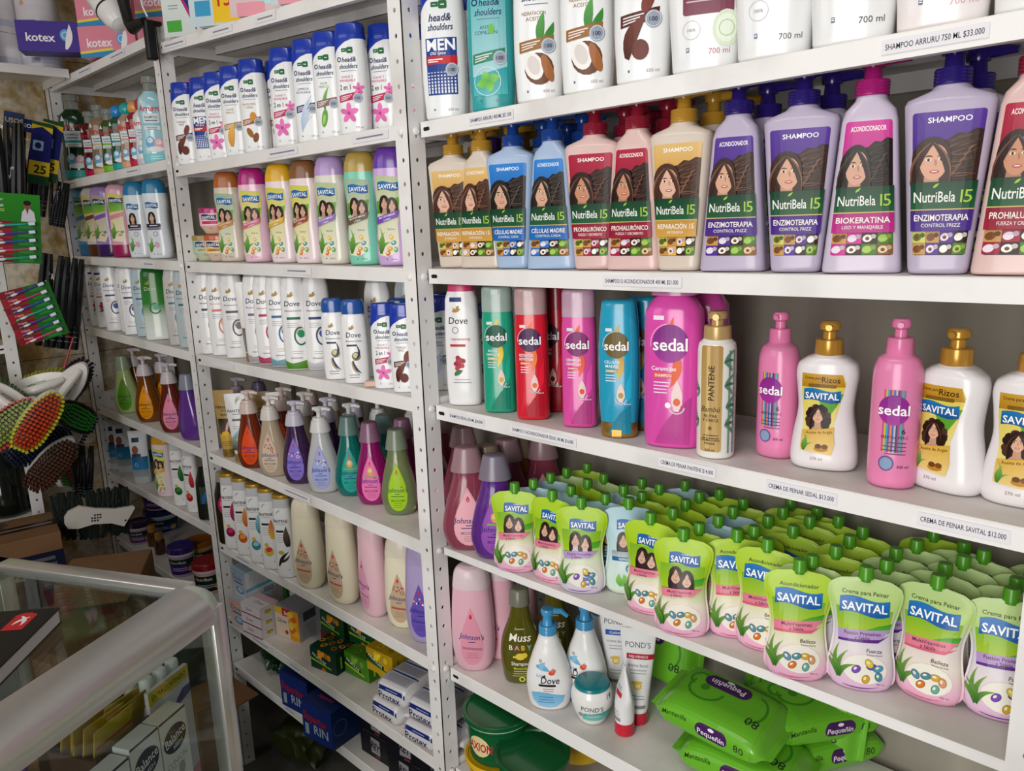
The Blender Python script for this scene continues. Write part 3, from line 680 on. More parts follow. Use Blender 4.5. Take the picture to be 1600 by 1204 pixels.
# ---- silk shampoo bottles with a purple disc
def silk(col, disc, capc, capt, inverted=False, word='CERAMIDAS', big=False, leaf='e05a3a'):
    if inverted:
        F = Form([(.022, .0262, .0185), (.05, .0285, .0195), (.12, .0292, .0195), (.165, .0270, .018), (.195, .0240, .0155)], n=2.6, smooth=3, top=.006, N=36)
        cp = [('cap', MB().loft(Form([(0, .0245, .0178), (.003, .0262, .0188), (.0215, .0258, .0185)], n=2.6, fil=.002)).box(-.007, .007, -.0197, -.0175, .001, .012).mesh('cap', [P(capc, .25, metal=.75)]))]; o = .006
    else:
        F = Form([(0, .0262, .0175), (.06, .0262, .0178), (.15, .0258, .0175), (.166, .0245, .0165)], n=2.7, smooth=2, fil=.005, N=36)
        cp = [('cap', MB().loft(Form([(.166, .0252, .0172), (.200, .0248, .0170), (.2065, .0235, .016)], n=2.7, top=.003)).box(-.006, .006, -.0184, -.0155, .194, .2015).mesh('cap', [P(capt, .22, trans=.3, coat=.3)]))]; o = 0
    A = Art(); dk = shade(col, .82); lt = shade(col, 1.12)
    A.poly([(-.012, .006), (.02, .006), (.02, .05), (.004, .035), (-.006, .02)], dk); A.poly([(.010, .045), (.021, .06), (.0215, .1), (.014, .08)], lt)
    o += .0
    A.blade(-.004, .128 + o, .004, .156 + o, .0035, .001, leaf, 6, shade(leaf, 1.2)); A.rect(-.0155, .146 + o, -.006, .1505 + o, 'e8ece8'); A.blade(.004, .118 + o, .001, .076 + o, .0045, .004, leaf, 7, shade(leaf, 1.25))
    A.ell(0, .127 + o, .0175, .0185, disc, n=26); A.ring(0, .127 + o, .0195, .0007, 'f4e4ee', a0=100, a1=190)
    A.text('sedal', 0, .1265 + o, .0128, 'ffffff', .016, maxw=.036)
    A.text(word.split()[0], -.006, .1035 + o, .0042, 'ffffff', .012, maxw=.022); A.text(word.split()[-1], -.006, .0975 + o, .0042, 'ffffff', .012, maxw=.022)
    A.rect(-.0155, .0885 + o, .002, .0932 + o, leaf); A.text('SHAMPOO', -.0068, .0908 + o, .0028, 'ffffff', .01, maxw=.015); A.lines(-.0155, .0, .084 + o, 3, .004, .0012, 'f6eef2', 'L')
    A.blade(.006, .046 + o, .0065, .074 + o, .0055, 0, 'f0d9d0', 7); A.ell(.0062, .0555 + o, .0058, .006, 'f2dcd4'); A.ell(.0062, .0560 + o, .0038, .0042, leaf); A.ring(.0062, .052 + o, .0085, .0014, 'd8d4dc', a0=190, a1=350); A.text('340 ml', .015, .044 + o, .0025, 'ffffff', .01)
    return [body_part(F, P(col, .2, coat=.35)), label_part(A, F)] + cp
def silk_big():
    F = Form([(0, .0365, .025), (.02, .0380, .026), (.14, .0382, .026), (.178, .0365, .025), (.192, .028, .020), (.200, .019, .016)], n=2.8, smooth=2, fil=.005, N=40)
    A = Art(); col = 'df4fae'
    A.poly([(-.02, .006), (.026, .006), (.028, .07), (.006, .05), (-.01, .028)], shade(col, .85)); A.blade(-.002, .14, .004, .172, .004, .001, 'e8663c', 6); A.rect(-.022, .168, -.008, .1735, 'f4e8f0'); A.blade(.006, .13, .000, .08, .006, .006, 'e8663c', 7)
    A.ell(0, .138, .023, .0245, '7d2a83', n=28, c2='a03a9a'); A.ring(0, .138, .0258, .0008, 'f7dcee', a0=100, a1=190); A.text('sedal', 0, .1375, .0165, 'ffffff', .016, maxw=.046)
    A.text('Ceramidas', -.008, .106, .0055, 'ffffff', .012); A.rect(-.021, .0935, .004, .1005, 'e8663c'); A.text('SHAMPOO', -.0085, .097, .004, 'ffffff', .01, maxw=.022); A.lines(-.021, .0, .087, 4, .0045, .0014, 'fbeaf4', 'L')
    A.blade(.009, .050, .0095, .092, .007, 0, 'f4dcd8', 7); A.ell(.0092, .062, .007, .0072, 'f4dcd8'); A.ell(.0092, .0625, .0045, .005, 'e8663c'); A.ring(.0092, .057, .0105, .0016, 'e0d8e0', a0=190, a1=350); A.ell(-.002, .058, .004, .004, 'ffffff', n=8)
    cm = P('e08cc4', .22, trans=.25, coat=.3)
    return [body_part(F, P(col, .2, coat=.35)), label_part(A, F), ('cap', MB().loft(Form([(.198, .030, .021), (.216, .029, .0205), (.219, .027, .019)], n=2.6, top=.002)).mesh('cap', [cm]))]
# ---- leave-in creams with a push pump
def knob_part(r, z0, mat):
    mb = MB().loft(Form([(z0, r, r, 2), (z0 + .001, r * 1.03, r * 1.03, 2), (z0 + .017, r * .98, r * .98, 2), (z0 + .018, r * .9, r * .9, 2)], N=28))
    mb.loft(Form([(z0 + .017, r * .5, r * .5, 2), (z0 + .026, r * .46, r * .46, 2), (z0 + .029, r * .72, r * .72, 2), (z0 + .034, r * .74, r * .74, 2), (z0 + .038, r * .6, r * .6, 2)], N=24, top=.001))
    mb.tube([(0, -r * .3, z0 + .0325), (0, -r * .95, z0 + .0318)], r * .24, 0, 8)
    return ('pump', mb.mesh('pump', [mat]))
def cream_pink():
    F = Form([(0, .0240, .0215), (.01, .0252, .0225), (.10, .0252, .0225), (.128, .0245, .022), (.141, .0205, .019), (.1465, .0135, .0135)], n=2.2, smooth=3, fil=.004, N=36)
    A = Art()
    for k, c in enumerate(['e05a8a', 'd8c24a', '4fb0c8', '8a4fb0', 'e88a4a', '3f6ab8', 'c8b8d8', '4a4a6a', 'c84a9a', '5ab8a8', '8a8ab0']): A.rect(-.0105 + k * .0019, .042, -.0086 + k * .0019, .110, shade(c, .95))
    A.ell(0, .088, .0155, .0165, '8a2a8e', n=26, c2='a8349c'); A.text('sedal', 0, .0885, .0115, 'ffffff', .016, maxw=.032)
    A.text('6', .0105, .0655, .006, '2c2440', .01); A.text('CREATINA VITA C', .002, .0585, .0032, '2c2440', .006, maxw=.026); A.lines(-.010, .014, .052, 4, .0042, .0009, '4a3a5a', 'R')
    A.ell(-.0045, .029, .0078, .0085, '6a5a9a', n=18); A.ell(-.0045, .029, .0062, .0068, '8aa0c0', n=16); A.text('300 ml', .012, .026, .0032, '3a2a4a', .006)
    return [body_part(F, P('e886b4', .25, coat=.25)), label_part(A, F), knob_part(.0135, .1455, P('e87fb0', .25, coat=.25))]
def cream_curl():
    F = Form([(0, .0355, .0225), (.012, .0375, .0235), (.04, .0350, .0225), (.07, .0305, .0215), (.095, .0322, .022), (.112, .0340, .022), (.124, .0315, .021), (.131, .0225, .018), (.1345, .0150, .0145)], n=2.5, smooth=4, fil=.005, N=40)
    A = Art()
    A.poly([(-.024, .024), (.010, .020), (.013, .032), (.011, .055), (.018, .085), (.022, .104), (.018, .114), (-.026, .114), (-.026, .09), (-.0225, .06)], 'd9c93c', 'efdf9a')
    A.poly([(-.026, .098), (.0215, .100), (.018, .114), (-.026, .114)], 'c89a2c', 'b07f1e'); A.text('Crema para', -.0135, .1095, .0034, '33220f', .006, maxw=.018); A.text('Rizos', .006, .108, .0068, '33220f', .01); A.rr(-.018, .0985, .012, .1025, .0015, '7a5a1c')
    A.poly([(.004, .062), (.017, .084), (.020, .092), (-.010, .092)], '5aa02e'); banner(A, -.003, .089, .040, .0135)
    for k in range(14): a = k * 2.4; A.ell(-.006 + .010 * math.cos(a), .062 + .013 * math.sin(a), .0045, .0045, '2c1a14' if k % 2 else '4a3024', 0, 10)
    portrait(A, -.006, .066, .019, 'e0b090', '2c1a14', '5a3c2a')
    A.poly([(-.0225, .047), (.012, .053), (.0115, .046), (.0128, .034), (.010, .020), (-.024, .024)], 'd8a838', 'e9cf86'); A.text('Aceite de Argán', -.004, .0465, .0033, '5a3a10', .006, rot=6, maxw=.028)
    aloe(A, -.020, .024, .022, n=3); A.ell(-.001, .027, .0075, .0035, 'b9862c'); A.ell(-.004, .030, .0035, .0028, '6a3f1c'); A.ell(.003, .030, .0035, .0028, '7a4a22'); A.blade(.0, .034, .010, .042, .0018, .002, 'e0c05a', 5)
    A.text('270 ml', -.006, .0145, .0036, '8a7a7a', .002)
    return [body_part(F, P('ece8ea', .25, coat=.25)), label_part(A, F), knob_part(.0155, .134, P('c8963a', .25, metal=.35, coat=.3))]
def bamboo_spray():
    F = Form([(0, .0225, .0215), (.004, .0238, .0228), (.135, .0240, .0230), (.147, .0225, .0215), (.153, .0165, .016)], n=2.1, smooth=2, fil=.003, N=40)
    A = Art(); g = '3f6a56'
    for x in (.019, .0265): A.rect(x, .008, x + .0028, .140, '6f9a86'); [A.rect(x, .02 + .024 * k, x + .0028, .0208 + .024 * k, '3a5a4a') for k in range(5)]
    for k, (x, y) in enumerate([(.013, .125), (.014, .095), (-.019, .09), (-.020, .05), (.015, .045), (.016, .068)]):
        for q in range(3): A.blade(x, y, x + (.016 if x > 0 else -.014) * (1 - .15 * q), y + .016 - .014 * q, .0022, .002, g if q % 2 else '5f8a74', 6)
    A.rr(-.0165, .010, .0110, .146, .003, 'b28d4e', 'c8a566'); A.rect(-.0085, .011, -.004, .145, 'd6ba82')
    A.text('PANTENE', -.0025, .099, .0078, '1d160c', .01, rot=90, maxw=.044); A.text('Bambú', -.003, .066, .0075, '2a1e10', 0, .3, maxw=.024); A.text('NUTRE', -.003, .057, .0038, '2a1e10', .012); A.text('Y CRECE', -.003, .0515, .0038, '2a1e10', .012)
    A.ell(-.003, .041, .0022, .0026, '8a5a1c'); A.lines(-.013, .008, .031, 2, .0035, .0011, '4a3516'); A.text('CREMA PARA', -.003, .0255, .003, '2a1e10', .012); A.text('PEINAR', -.003, .021, .003, '2a1e10', .012); A.text('300 ml', -.003, .0125, .0034, '2a1e10', .008)
    cm = P('c9aa72', .3, metal=.3)
    mb = MB().loft(Form([(.151, .0165, .0165, 2), (.153, .0172, .0172, 2), (.168, .0165, .0165, 2), (.169, .0155, .0155, 2)], N=28)).loft(Form([(.168, .008, .008, 2), (.176, .0075, .0075, 2), (.178, .0115, .0115, 2), (.184, .012, .012, 2), (.187, .010, .010, 2)], N=24)).tube([(0, -.004, .181), (0, -.0155, .1805)], .0042, 0, 8)
    return [body_part(F, P('ecebe6', .22, coat=.3)), label_part(A, F), ('pump', mb.mesh('pump', [cm]))]

# ================================================================ goods on the near right bay
STAND = []
def reg(o, s, dz=0):
    if dz == 0: STAND.append((o, s))
    return o
def settle():
    """ease standing goods apart so that none of them share space"""
    by = {}
    for o, s in STAND: by.setdefault(s, []).append(o)
    for s, obs in by.items():
        xa, xb, yf = BAY[s[0]]; D = []
        for o in obs:
            me = o.children[0].data; k = o.scale[0] * .90
            xs = [v.co.x for v in me.vertices]; ys = [v.co.y for v in me.vertices]
            D.append([o, (max(xs) - min(xs)) / 2 * k, (max(ys) - min(ys)) / 2 * k, o.rotation_euler.z, Vector((o.location.x, o.location.y)), Vector((o.location.x, o.location.y))])
        for it in range(90):
            for i in range(len(D)):
                a = D[i]
                for j in range(i + 1, len(D)):
                    b = D[j]; d = b[4] - a[4]
                    if d.length > a[1] + b[1] + .02: continue
                    best = None
                    for ang in (a[3], a[3] + PI / 2, b[3], b[3] + PI / 2, math.atan2(d.y, d.x)):
                        n = Vector((math.cos(ang), math.sin(ang)))
                        def ext(q): c, s_ = math.cos(ang - q[3]), math.sin(ang - q[3]); return math.hypot(q[1] * c, q[2] * s_)   # ellipse support
                        pen = ext(a) + ext(b) - abs(d.dot(n))
                        if best is None or pen < best[0]: best = (pen, n if d.dot(n) >= 0 else -n)
                    if best[0] > .0004:
                        f = .5 if abs(d.y) < .02 else (.18 if a[4].y < b[4].y else .82)
                        a[4] -= best[1] * best[0] * f * .6; b[4] += best[1] * best[0] * (1 - f) * .6
            for q in D:
                lim = .012 if q[5].y < yf + .055 else .07; e = q[4] - q[5]
                if e.length > lim: q[4] = q[5] + e * (lim / e.length)
                c, s_ = math.cos(q[3]), math.sin(q[3]); hx = math.hypot(q[1] * c, q[2] * s_); hy = math.hypot(q[1] * s_, q[2] * c)
                q[4].x = min(max(q[4].x, xa + hx + (.001 if q[4].y < .20 or s[0] != 'C' else .03)), xb - hx - .003); q[4].y = min(max(q[4].y, yf + hy * .7), .258 - hy)
        for q in D:
            q[0].location.x, q[0].location.y = q[4].x, q[4].y; q[0].location.z += top(s, q[4].x) - top(s, q[5].x)
def put(name, parts, s, px, py, Y, deg, label, cat, group=None, sc=1, dz=0, tilt=(0, 0), x=None):
    if x is None: x = aty(px, py, Y).x
    p = (x, Y, top(s, x) + dz + .0009)
    return reg(thing(name, label, cat, p, facing(p, deg), group, parts, tilt, sc), s, dz)
SH, CO = 'shampoo_bottle', 'conditioner_bottle'
# --- second shelf: pump bottles with portraits
g = 'portrait pump bottles on the second shelf'
row = [('gold', 1, 712, 22, 'cream shampoo pump bottle with gold pump, first of its row beside the perforated post'),
       ('gold', 0, 760, 34, 'cream conditioner bottle with gold pump, between the first gold shampoo and the first blue bottle'),
       ('blue', 1, 808, 26, 'pale blue shampoo pump bottle with dark blue pump and wide shoulders'),
       ('blue', 0, 868, 22, 'pale blue conditioner pump bottle that widens to its base'),
       ('red', 1, 932, 18, 'pink shampoo pump bottle with dark red pump, right of the blue bottles'),
       ('red', 0, 997, 24, 'pink conditioner bottle with dark red pump, left of the single gold shampoo'),
       ('gold', 1, 1065, 20, 'cream shampoo pump bottle with gold pump, standing between pink and lilac bottles'),
       ('purple', 0, 1148, 15, 'lilac conditioner bottle with dark violet pump, first lilac one from the left'),
       ('purple', 1, 1245, 8, 'lilac shampoo bottle with violet pump, left of the magenta pump bottle'),
       ('magenta', 0, 1346, 4, 'lilac conditioner bottle with magenta pump and magenta label'),
       ('purple', 1, 1465, 2, 'lilac shampoo bottle with violet pump, right of the magenta pump bottle'),
       ('red', 0, 1592, 4, 'pink conditioner bottle with red label cut off by the right edge')]
xs = []
for c, sh, px, dg, lb in row:
    y = .062; x = aty(px, 424, y).x; xs.append((x, c, sh)); put(SH if sh else CO, salon_kind(c, sh), 'C2', px, 424, y, dg, lb, 'bottle', g)
for (x, c, sh), lb in zip(xs, ['gold pump bottle in the second row behind the first gold shampoo', 'gold pump bottle in the second row behind the gold conditioner', 'blue pump bottle in the second row behind the blue shampoo', 'blue pump bottle in the second row behind the blue conditioner', 'red pump bottle in the second row behind the pink shampoo', 'red pump bottle in the second row behind the pink conditioner', 'gold pump bottle in the second row behind the lone gold shampoo', 'violet pump bottle in the second row behind the first lilac conditioner', 'violet pump bottle in the second row behind the lilac shampoo left of magenta', None, 'violet pump bottle in the second row behind the lilac shampoo right of magenta']):
    if lb: put(SH if sh else CO, salon_kind(c, sh), 'C2', 0, 0, .125, 18, lb, 'bottle', g, x=x + .004)
for (x, c, sh), lb in zip(xs[::2], ['gold pump bottle in the third row deep behind the first gold shampoo', 'blue pump bottle in the third row deep behind the blue shampoo', 'red pump bottle in the third row deep behind the pink shampoo', 'gold pump bottle in the third row deep behind the lone gold shampoo']):
    put(SH if sh else CO, salon_kind(c, sh), 'C2', 0, 0, .190, 18, lb, 'bottle', g, x=x)
F_ = Form([(0, .028, .02), (.16, .03, .021), (.185, .022, .018)], n=3, smooth=3, fil=.004)
put(SH, [body_part(F_, P('a787bd', .3)), ('cap', MB().loft(Form([(.183, .02, .017), (.212, .018, .015)], n=2.6, top=.003)).mesh('cap', [P('3a2468', .25)]))], 'C2', 678, 415, .135, 20, 'plain lilac bottle half hidden behind the perforated post beside the gold shampoo', 'bottle', x=.012)

# --- top shelf: large bottles cut by the top of the picture
g = 'large bottles on the top right shelf'
def jug(pic):
    F = Form([(0, .0385, .0235, 3.2), (.08, .0440, .0255, 3.2), (.19, .0480, .027, 3.2), (.215, .044, .0255, 2.8), (.232, .018, .017, 2)], smooth=3, fil=.005, N=40)
    A = Art()
    if pic == 'mauve':
        A.rr(-.024, .062, .034, .094, .003, '6f3a4c', '84485a'); A.text('PH BALANCEADO', -.001, .085, .0056, 'f0dfe4', .008, maxw=.044); A.lines(-.020, .020, .0755, 1, .004, .0016, 'd8b8c0', 'L')
        A.ell(.026, .045, .016, .020, 'd9e8cf'); A.ell(.026, .045, .012, .0155, 'eaf3e2'); A.ring(.026, .045, .009, .0012, 'b8d4a8')
        A.ring(-.014, .046, .0105, .0007, 'c8c8ca'); A.text('100%', -.014, .046, .0035, '9a9a9e'); tc = 'c07a80'
    elif pic == 'water':
        A.ring(-.016, .050, .0105, .0007, 'c4c8cc'); A.text('100%', -.016, .050, .0035, '8a8e94')
        for k in range(10): A.ell(.014 + .014 * math.cos(k * 2.1), .074 + .014 * math.sin(k * 1.7), .005 + .002 * (k % 3), .0035, ['3d5f78', '8ab4c4', 'cfe2e8', '1f3850'][k % 4], 30 * k, 10)
        A.ell(.008, .095, .014, .016, 'b8d6e0'); tc = '5a646a'
    elif pic == 'plain': A.ring(.006, .085, .009, .0008, 'b8bcc0'); A.text('100%', .006, .085, .0033, '9aa0a4'); tc = '3f464c'
    else:
        for k in range(6): A.blade(-.01 + .006 * k, .05, -.006 + .006 * k, .10, .0016, .002, 'e6d3b8', 6)
        tc = 'd2aaaa'
    A.text('700 ml', .018, .0215, .0066, tc, .0, maxw=.026); A.rect(-.020, .022, -.0165, .027, '55628a'); A.rect(-.0195, .0235, -.017, .0245, 'ffffff'); A.rect(-.0195, .0252, -.017, .026, 'ffffff')
    return [body_part(F, P('ecedee' if pic != 'rose' else 'efe8e8', .24, coat=.25)), label_part(A, F), pump_part(.019, .231, .248, .275, P('e6e6ea', .3), .04)]
for pic, px, py, dg, lb in [('men', 700, 180, 14, 'white large bottle with navy and red dotted label on the top right shelf'),
        ('mint', 772, 170, 12, 'teal large bottle with green mint leaf label'), ('coconut', 845, 157, 10, 'white large bottle with halved coconut, left one of the coconut pair'),
        ('coconut', 919, 143, 10, 'white large bottle with halved coconut, right one of the coconut pair'), ('cocoa', 1005, 128, 10, 'white large bottle with reddish brown label beside the coconut pair')]:
    put(SH, dandruff_kind(pic, True), 'C1', px, py, .058, dg, lb, 'bottle', g, 1.2)
for pic, px, py, dg, lb in [('mauve', 1103, 105, 8, 'white jug bottle with mauve band and cucumber slice'), ('water', 1210, 85, 5, 'white jug bottle with blue water splash picture'), ('plain', 1332, 62, 3, 'plain white jug bottle right of the water splash one'), ('rose', 1476, 35, 2, 'pinkish white jug bottle with pale straw lines'), ('plain', 1628, 12, 2, 'white jug bottle cut off at the top right corner')]:
    put(CO, kind(('jug', pic), jug, pic), 'C1', px, py, .062, dg, lb, 'bottle', g)
put(SH, dandruff_kind('pink', False), 'C1', 668, 188, .085, 24, 'white bottle with pink flower tucked behind the navy dotted one', 'bottle', g, 1.05, x=.012)
put(SH, dandruff_kind('feather', False), 'C1', 668, 188, .15, 14, 'white blue-capped bottle deepest behind the perforated post on the top right shelf', 'bottle', g, 1.15, x=.028)
for i, (x, lb) in enumerate([(.16, 'white bottle in the back row behind the teal mint bottle'), (.36, 'white bottle in the back row behind the right coconut bottle'), (.55, 'white bottle in the back row behind the mauve banded jug')]):
    put(SH, dandruff_kind('pink', True), 'C1', 0, 0, .135, 10, lb, 'bottle', g, 1.15, x=x)

# --- third shelf
g = 'glossy bottles on the third shelf'
def berry(): return slim('c2313c', 'berry', None, 'f1eff0', 'd23a72', .19)
put('lotion_bottle', kind('berry', berry), 'C3', 728, 630, .062, 14, 'white rounded bottle with red pomegranate picture beside the perforated post', 'bottle', None, 1.04)
for a, px, py, Y, dg, lb in [(('1fa383', '1d5a4a', 'c', 'b9cfc8', False, 'RIZOS DEFINIDOS', False, 'd8b83a'), 783, 640, .062, 12, 'green shampoo bottle with frosted cap and dark green disc'),
        (('d81f35', '4a2456', 'c', 'd9b3b6', False, 'RESTAURACIÓN INSTANTÁNEA', False, 'e9703a'), 834, 654, .060, 10, 'bright red shampoo bottle with purple disc, in the front row'),
        (('b3152c', '3a1424', 'c', 'a82034', False, 'RESTAURACIÓN INSTANTÁNEA', False, '7a2a2a'), 0, 0, .118, 22, 'darker red bottle standing behind between the red and the pink one'),
        (('dd4fa4', '86286e', 'c', 'e3b9d2', False, 'CERAMIDAS', False, 'e8503c'), 907, 663, .068, 10, 'pink shampoo bottle with frosted cap and plum disc'),
        (('23a0c4', '6a5a2a', 'b98f4a', '', True, 'CELULAR MADRE', False, 'b89a4a'), 968, 684, .060, 12, 'turquoise bottle standing on its gold cap, in the front row'),
        (('1f93b8', '6a5a2a', 'a8823f', '', True, 'CELULAR MADRE', False, 'b89a4a'), 0, 0, .112, 20, 'turquoise bottle on a gold cap standing behind the front turquoise one')]:
    k = kind(('silk',) + a, silk, *a)
    if px: put(SH, k, 'C3', px, py, Y, dg, lb, 'bottle', g)
    else: put(SH, k, 'C3', 866 if Y > .115 else 1002, 640 if Y > .115 else 672, Y, dg, lb, 'bottle', g)
put(SH, kind('silk_big', silk_big), 'C3', 1052, 698, .068, 12, 'large hot pink bottle with purple disc behind the bamboo spray bottle', 'bottle', g, 1.03)
put(SH, kind('silk_big', silk_big), 'C3', 0, 0, .142, 12, 'second large hot pink bottle standing deeper on the shelf', 'bottle', g, 1.03, x=aty(1092, 660, .142).x)
put('spray_bottle', kind('bamboo', bamboo_spray), 'C3', 1117, 713, .056, 10, 'gold and white pump bottle printed with bamboo leaves', 'bottle')
g = 'leave-in cream bottles with push pumps'
put('cream_bottle', kind('cp', cream_pink), 'C3', 1212, 708, .105, 26, 'pink cream bottle with pink push pump, left of the first curl cream', 'bottle', g)
put('cream_bottle', kind('cc', cream_curl), 'C3', 1286, 728, .095, 6, 'white curl cream bottle with gold push pump, between the two pink pump bottles', 'bottle', g, 1.03)
put('cream_bottle', kind('cp', cream_pink), 'C3', 1391, 758, .078, 4, 'pink cream bottle with striped label facing front, second from the right end', 'bottle', g, 1.02)
put('cream_bottle', kind('cc', cream_curl), 'C3', 1477, 766, .100, 26, 'white curl cream bottle with gold push pump turned away, right of the striped pink bottle', 'bottle', g, 1.03)
put('cream_bottle', kind('cc', cream_curl), 'C3', 1596, 788, .098, 6, 'white curl cream bottle cut off by the right picture edge', 'bottle', g, 1.03)

# ================================================================ goods on the middle bay
# --- second level: white bottles with blue caps
g = 'white blue-capped bottles on the middle bay'
for pic, px, py, dg, lb in [('cocoa', 301, 247, 24, 'white blue-capped bottle with dark brown swirl, first of its row'), ('men', 326, 243, 26, 'white blue-capped bottle with navy dotted label in the middle bay'), ('pink', 349, 240, 24, 'white blue-capped bottle with pink flower, third in the row'),
        ('honey', 374, 236, 26, 'white blue-capped bottle with yellow honey swirl'), ('almond', 404, 232, 26, 'white blue-capped bottle with almonds, in the front row'),
        ('pink', 453, 223, 26, 'white blue-capped bottle with pink flower, fifth from the right post'), ('feather', 489, 215, 26, 'white blue-capped bottle with pale blue feather'), ('aloe', 521, 207, 26, 'white blue-capped bottle with green aloe leaf'),
        ('pink', 557, 202, 22, 'white blue-capped bottle with pink flower, largest looking one nearest the right')]:
    put(SH, dandruff_kind(pic), 'B1', px, py, .036, dg, lb, 'bottle', g)
put(SH, dandruff_kind('almond'), 'B1', 0, 0, .085, 26, 'white blue-capped bottle with almonds set back behind its twin', 'bottle', g, x=-.535)
put(SH, dandruff_kind('pink'), 'B1', 0, 0, .085, 26, 'white blue-capped bottle with pink flower set back by the right post, nearer one', 'bottle', g, x=-.165)
put(SH, dandruff_kind('pink'), 'B1', 0, 0, .125, 26, 'white blue-capped bottle with pink flower set back by the right post, deeper one', 'bottle', g, x=-.14)
def doll():
    F = Form([(0, .027, .020), (.03, .029, .021), (.10, .026, .020), (.135, .020, .018)], n=2.4, smooth=3, fil=.004); A = Art(); A.text('Arrurrú', 0, .1, .010, 'd23a5a', .01, maxw=.036); A.ell(0, .05, .014, .018, 'f6c8d0'); A.rect(-.02, .004, .02, .016, '5ab04a')
    return [body_part(F, P('e9b8c0', .25, coat=.3)), label_part(A, F), ('cap', MB().loft(Form([(.134, .024, .022), (.15, .0255, .024), (.165, .0235, .022), (.178, .015, .014), (.182, .006, .006)], n=2, smooth=3)).mesh('cap', [P('e58fa2', .2, coat=.4)]))]
put('cologne_bottle', kind('doll', doll), 'B1', 283, 248, .05, 30, 'pink bottle with round pink cap, left one in the corner by the post', 'bottle', 'pink round-capped bottles', 1.08)
put('cologne_bottle', kind('doll', doll), 'B1', 305, 246, .09, 30, 'pink bottle with round pink cap hidden behind the blue-capped row', 'bottle', 'pink round-capped bottles', 1.08, x=-.80)
# --- third level: curvy bottles
g = 'curvy conditioner bottles on the middle bay'
for a, px, dg, lb in [(('d8cbbb', 'b5652c', 'd08a3a', 'm', 0), 368, 26, 'curvy bottle with terracotta cap beside the stacked jars'), (('ecc3d6', 'b81e7e', 'd86a8a', 'g', 0), 407, 16, 'curvy pink bottle with magenta cap'), (('efdfe2', 'eab324', 'e0b43a', 'g', 0), 449, 32, 'curvy pale bottle with yellow cap'),
        (('efdde0', '8a5a36', 'a5502c', 'g', 0), 487, 34, 'curvy pale bottle with brown cap'), (('e4ddd0', 'b99ad2', '9a7ac4', 'l', 0), 527, 28, 'curvy pearl bottle with lilac cap'), (('7ecfb6', 'b79a4a', '6a5a40', 'm', 0), 574, 18, 'curvy mint green bottle with gold cap'), (('cba9dd', '6a3aa8', '7a4ab8', 'l', 0), 620, 16, 'curvy lilac bottle with purple cap beside the right post')]:
    put(CO, curvy_kind(*a), 'B2', px, 413, .045, dg, lb, 'bottle', g)
put(CO, curvy_kind('c9b5dc', '8f6ab8', '7a4ab8', 'l', 1), 'B2', 0, 0, .125, 26, 'lilac bottle standing behind the stacked cream jars', 'bottle', x=-.85)
put(CO, curvy_kind('e6e8ea', '2f8fb0', '7a4ab8', 'l', 1), 'B2', 0, 0, .15, 26, 'white blue-capped bottle deepest in the corner behind the jars', 'bottle', x=-.88)
def jar(bodyc, lidc, band, logo):
    F = Form([(0, .024, .024), (.004, .027, .027), (.022, .0375, .0375), (.054, .0375, .0375)], n=2.3, fil=.003, N=40); A = Art()
    A.rect(-.045, .022, .045, .052, logo, shade(logo, 1.12)); banner(A, -.006, .043, .040, .0125, c='122a52', c2='183a6e'); A.rect(-.026, .026, .016, .0335, band); A.lines(-.022, .012, .0305, 2, .0032, .0011, '5a3a2a'); A.ell(.030, .038, .007, .011, '3a2a24'); A.ell(.030, .040, .004, .0055, 'd8a98c'); A.text('250 g', -.002, .016, .0028, '8a7a6a')
    return [body_part(F, P(bodyc, .25, coat=.25)), label_part(A, F), ('lid', MB().loft(Form([(.0535, .0375, .0375), (.0545, .0385, .0385), (.067, .0378, .0378)], n=2.3, top=.003, N=40)).mesh('lid', [P(lidc, .22, coat=.4)]))]
g = 'stacked hair cream jars'
put('cream_jar', kind('jarg', jar, 'c9cfae', 'a98c4e', 'd9c99a', '9fc4b4'), 'B2', 0, 0, .047, 14, 'cream jar with dull gold lid at the bottom left of the stack', 'jar', g, .93, x=-.876)
put('cream_jar', kind('jaro', jar, 'd9c6b4', 'c85f2c', 'dfa24a', 'e8c89a'), 'B2', 0, 0, .044, 18, 'cream jar with orange lid at the bottom right of the stack', 'jar', g, .93, x=-.803)
put('cream_jar', kind('jarm', jar, 'dcc0a8', 'b01a6a', 'd83a6a', 'e8b8c8'), 'B2', 0, 0, .046, 18, 'cream jar with magenta lid on top of the stack', 'jar', g, .93, dz=.0636, x=-.818)
put('cream_jar', kind('jarb', jar, 'dcc8b4', '8a5a3a', 'd8b06a', 'd8c4b0'), 'B2', 0, 0, .118, 10, 'cream jar standing behind the orange-lidded and magenta-lidded ones', 'jar', g, .93, x=-.80)
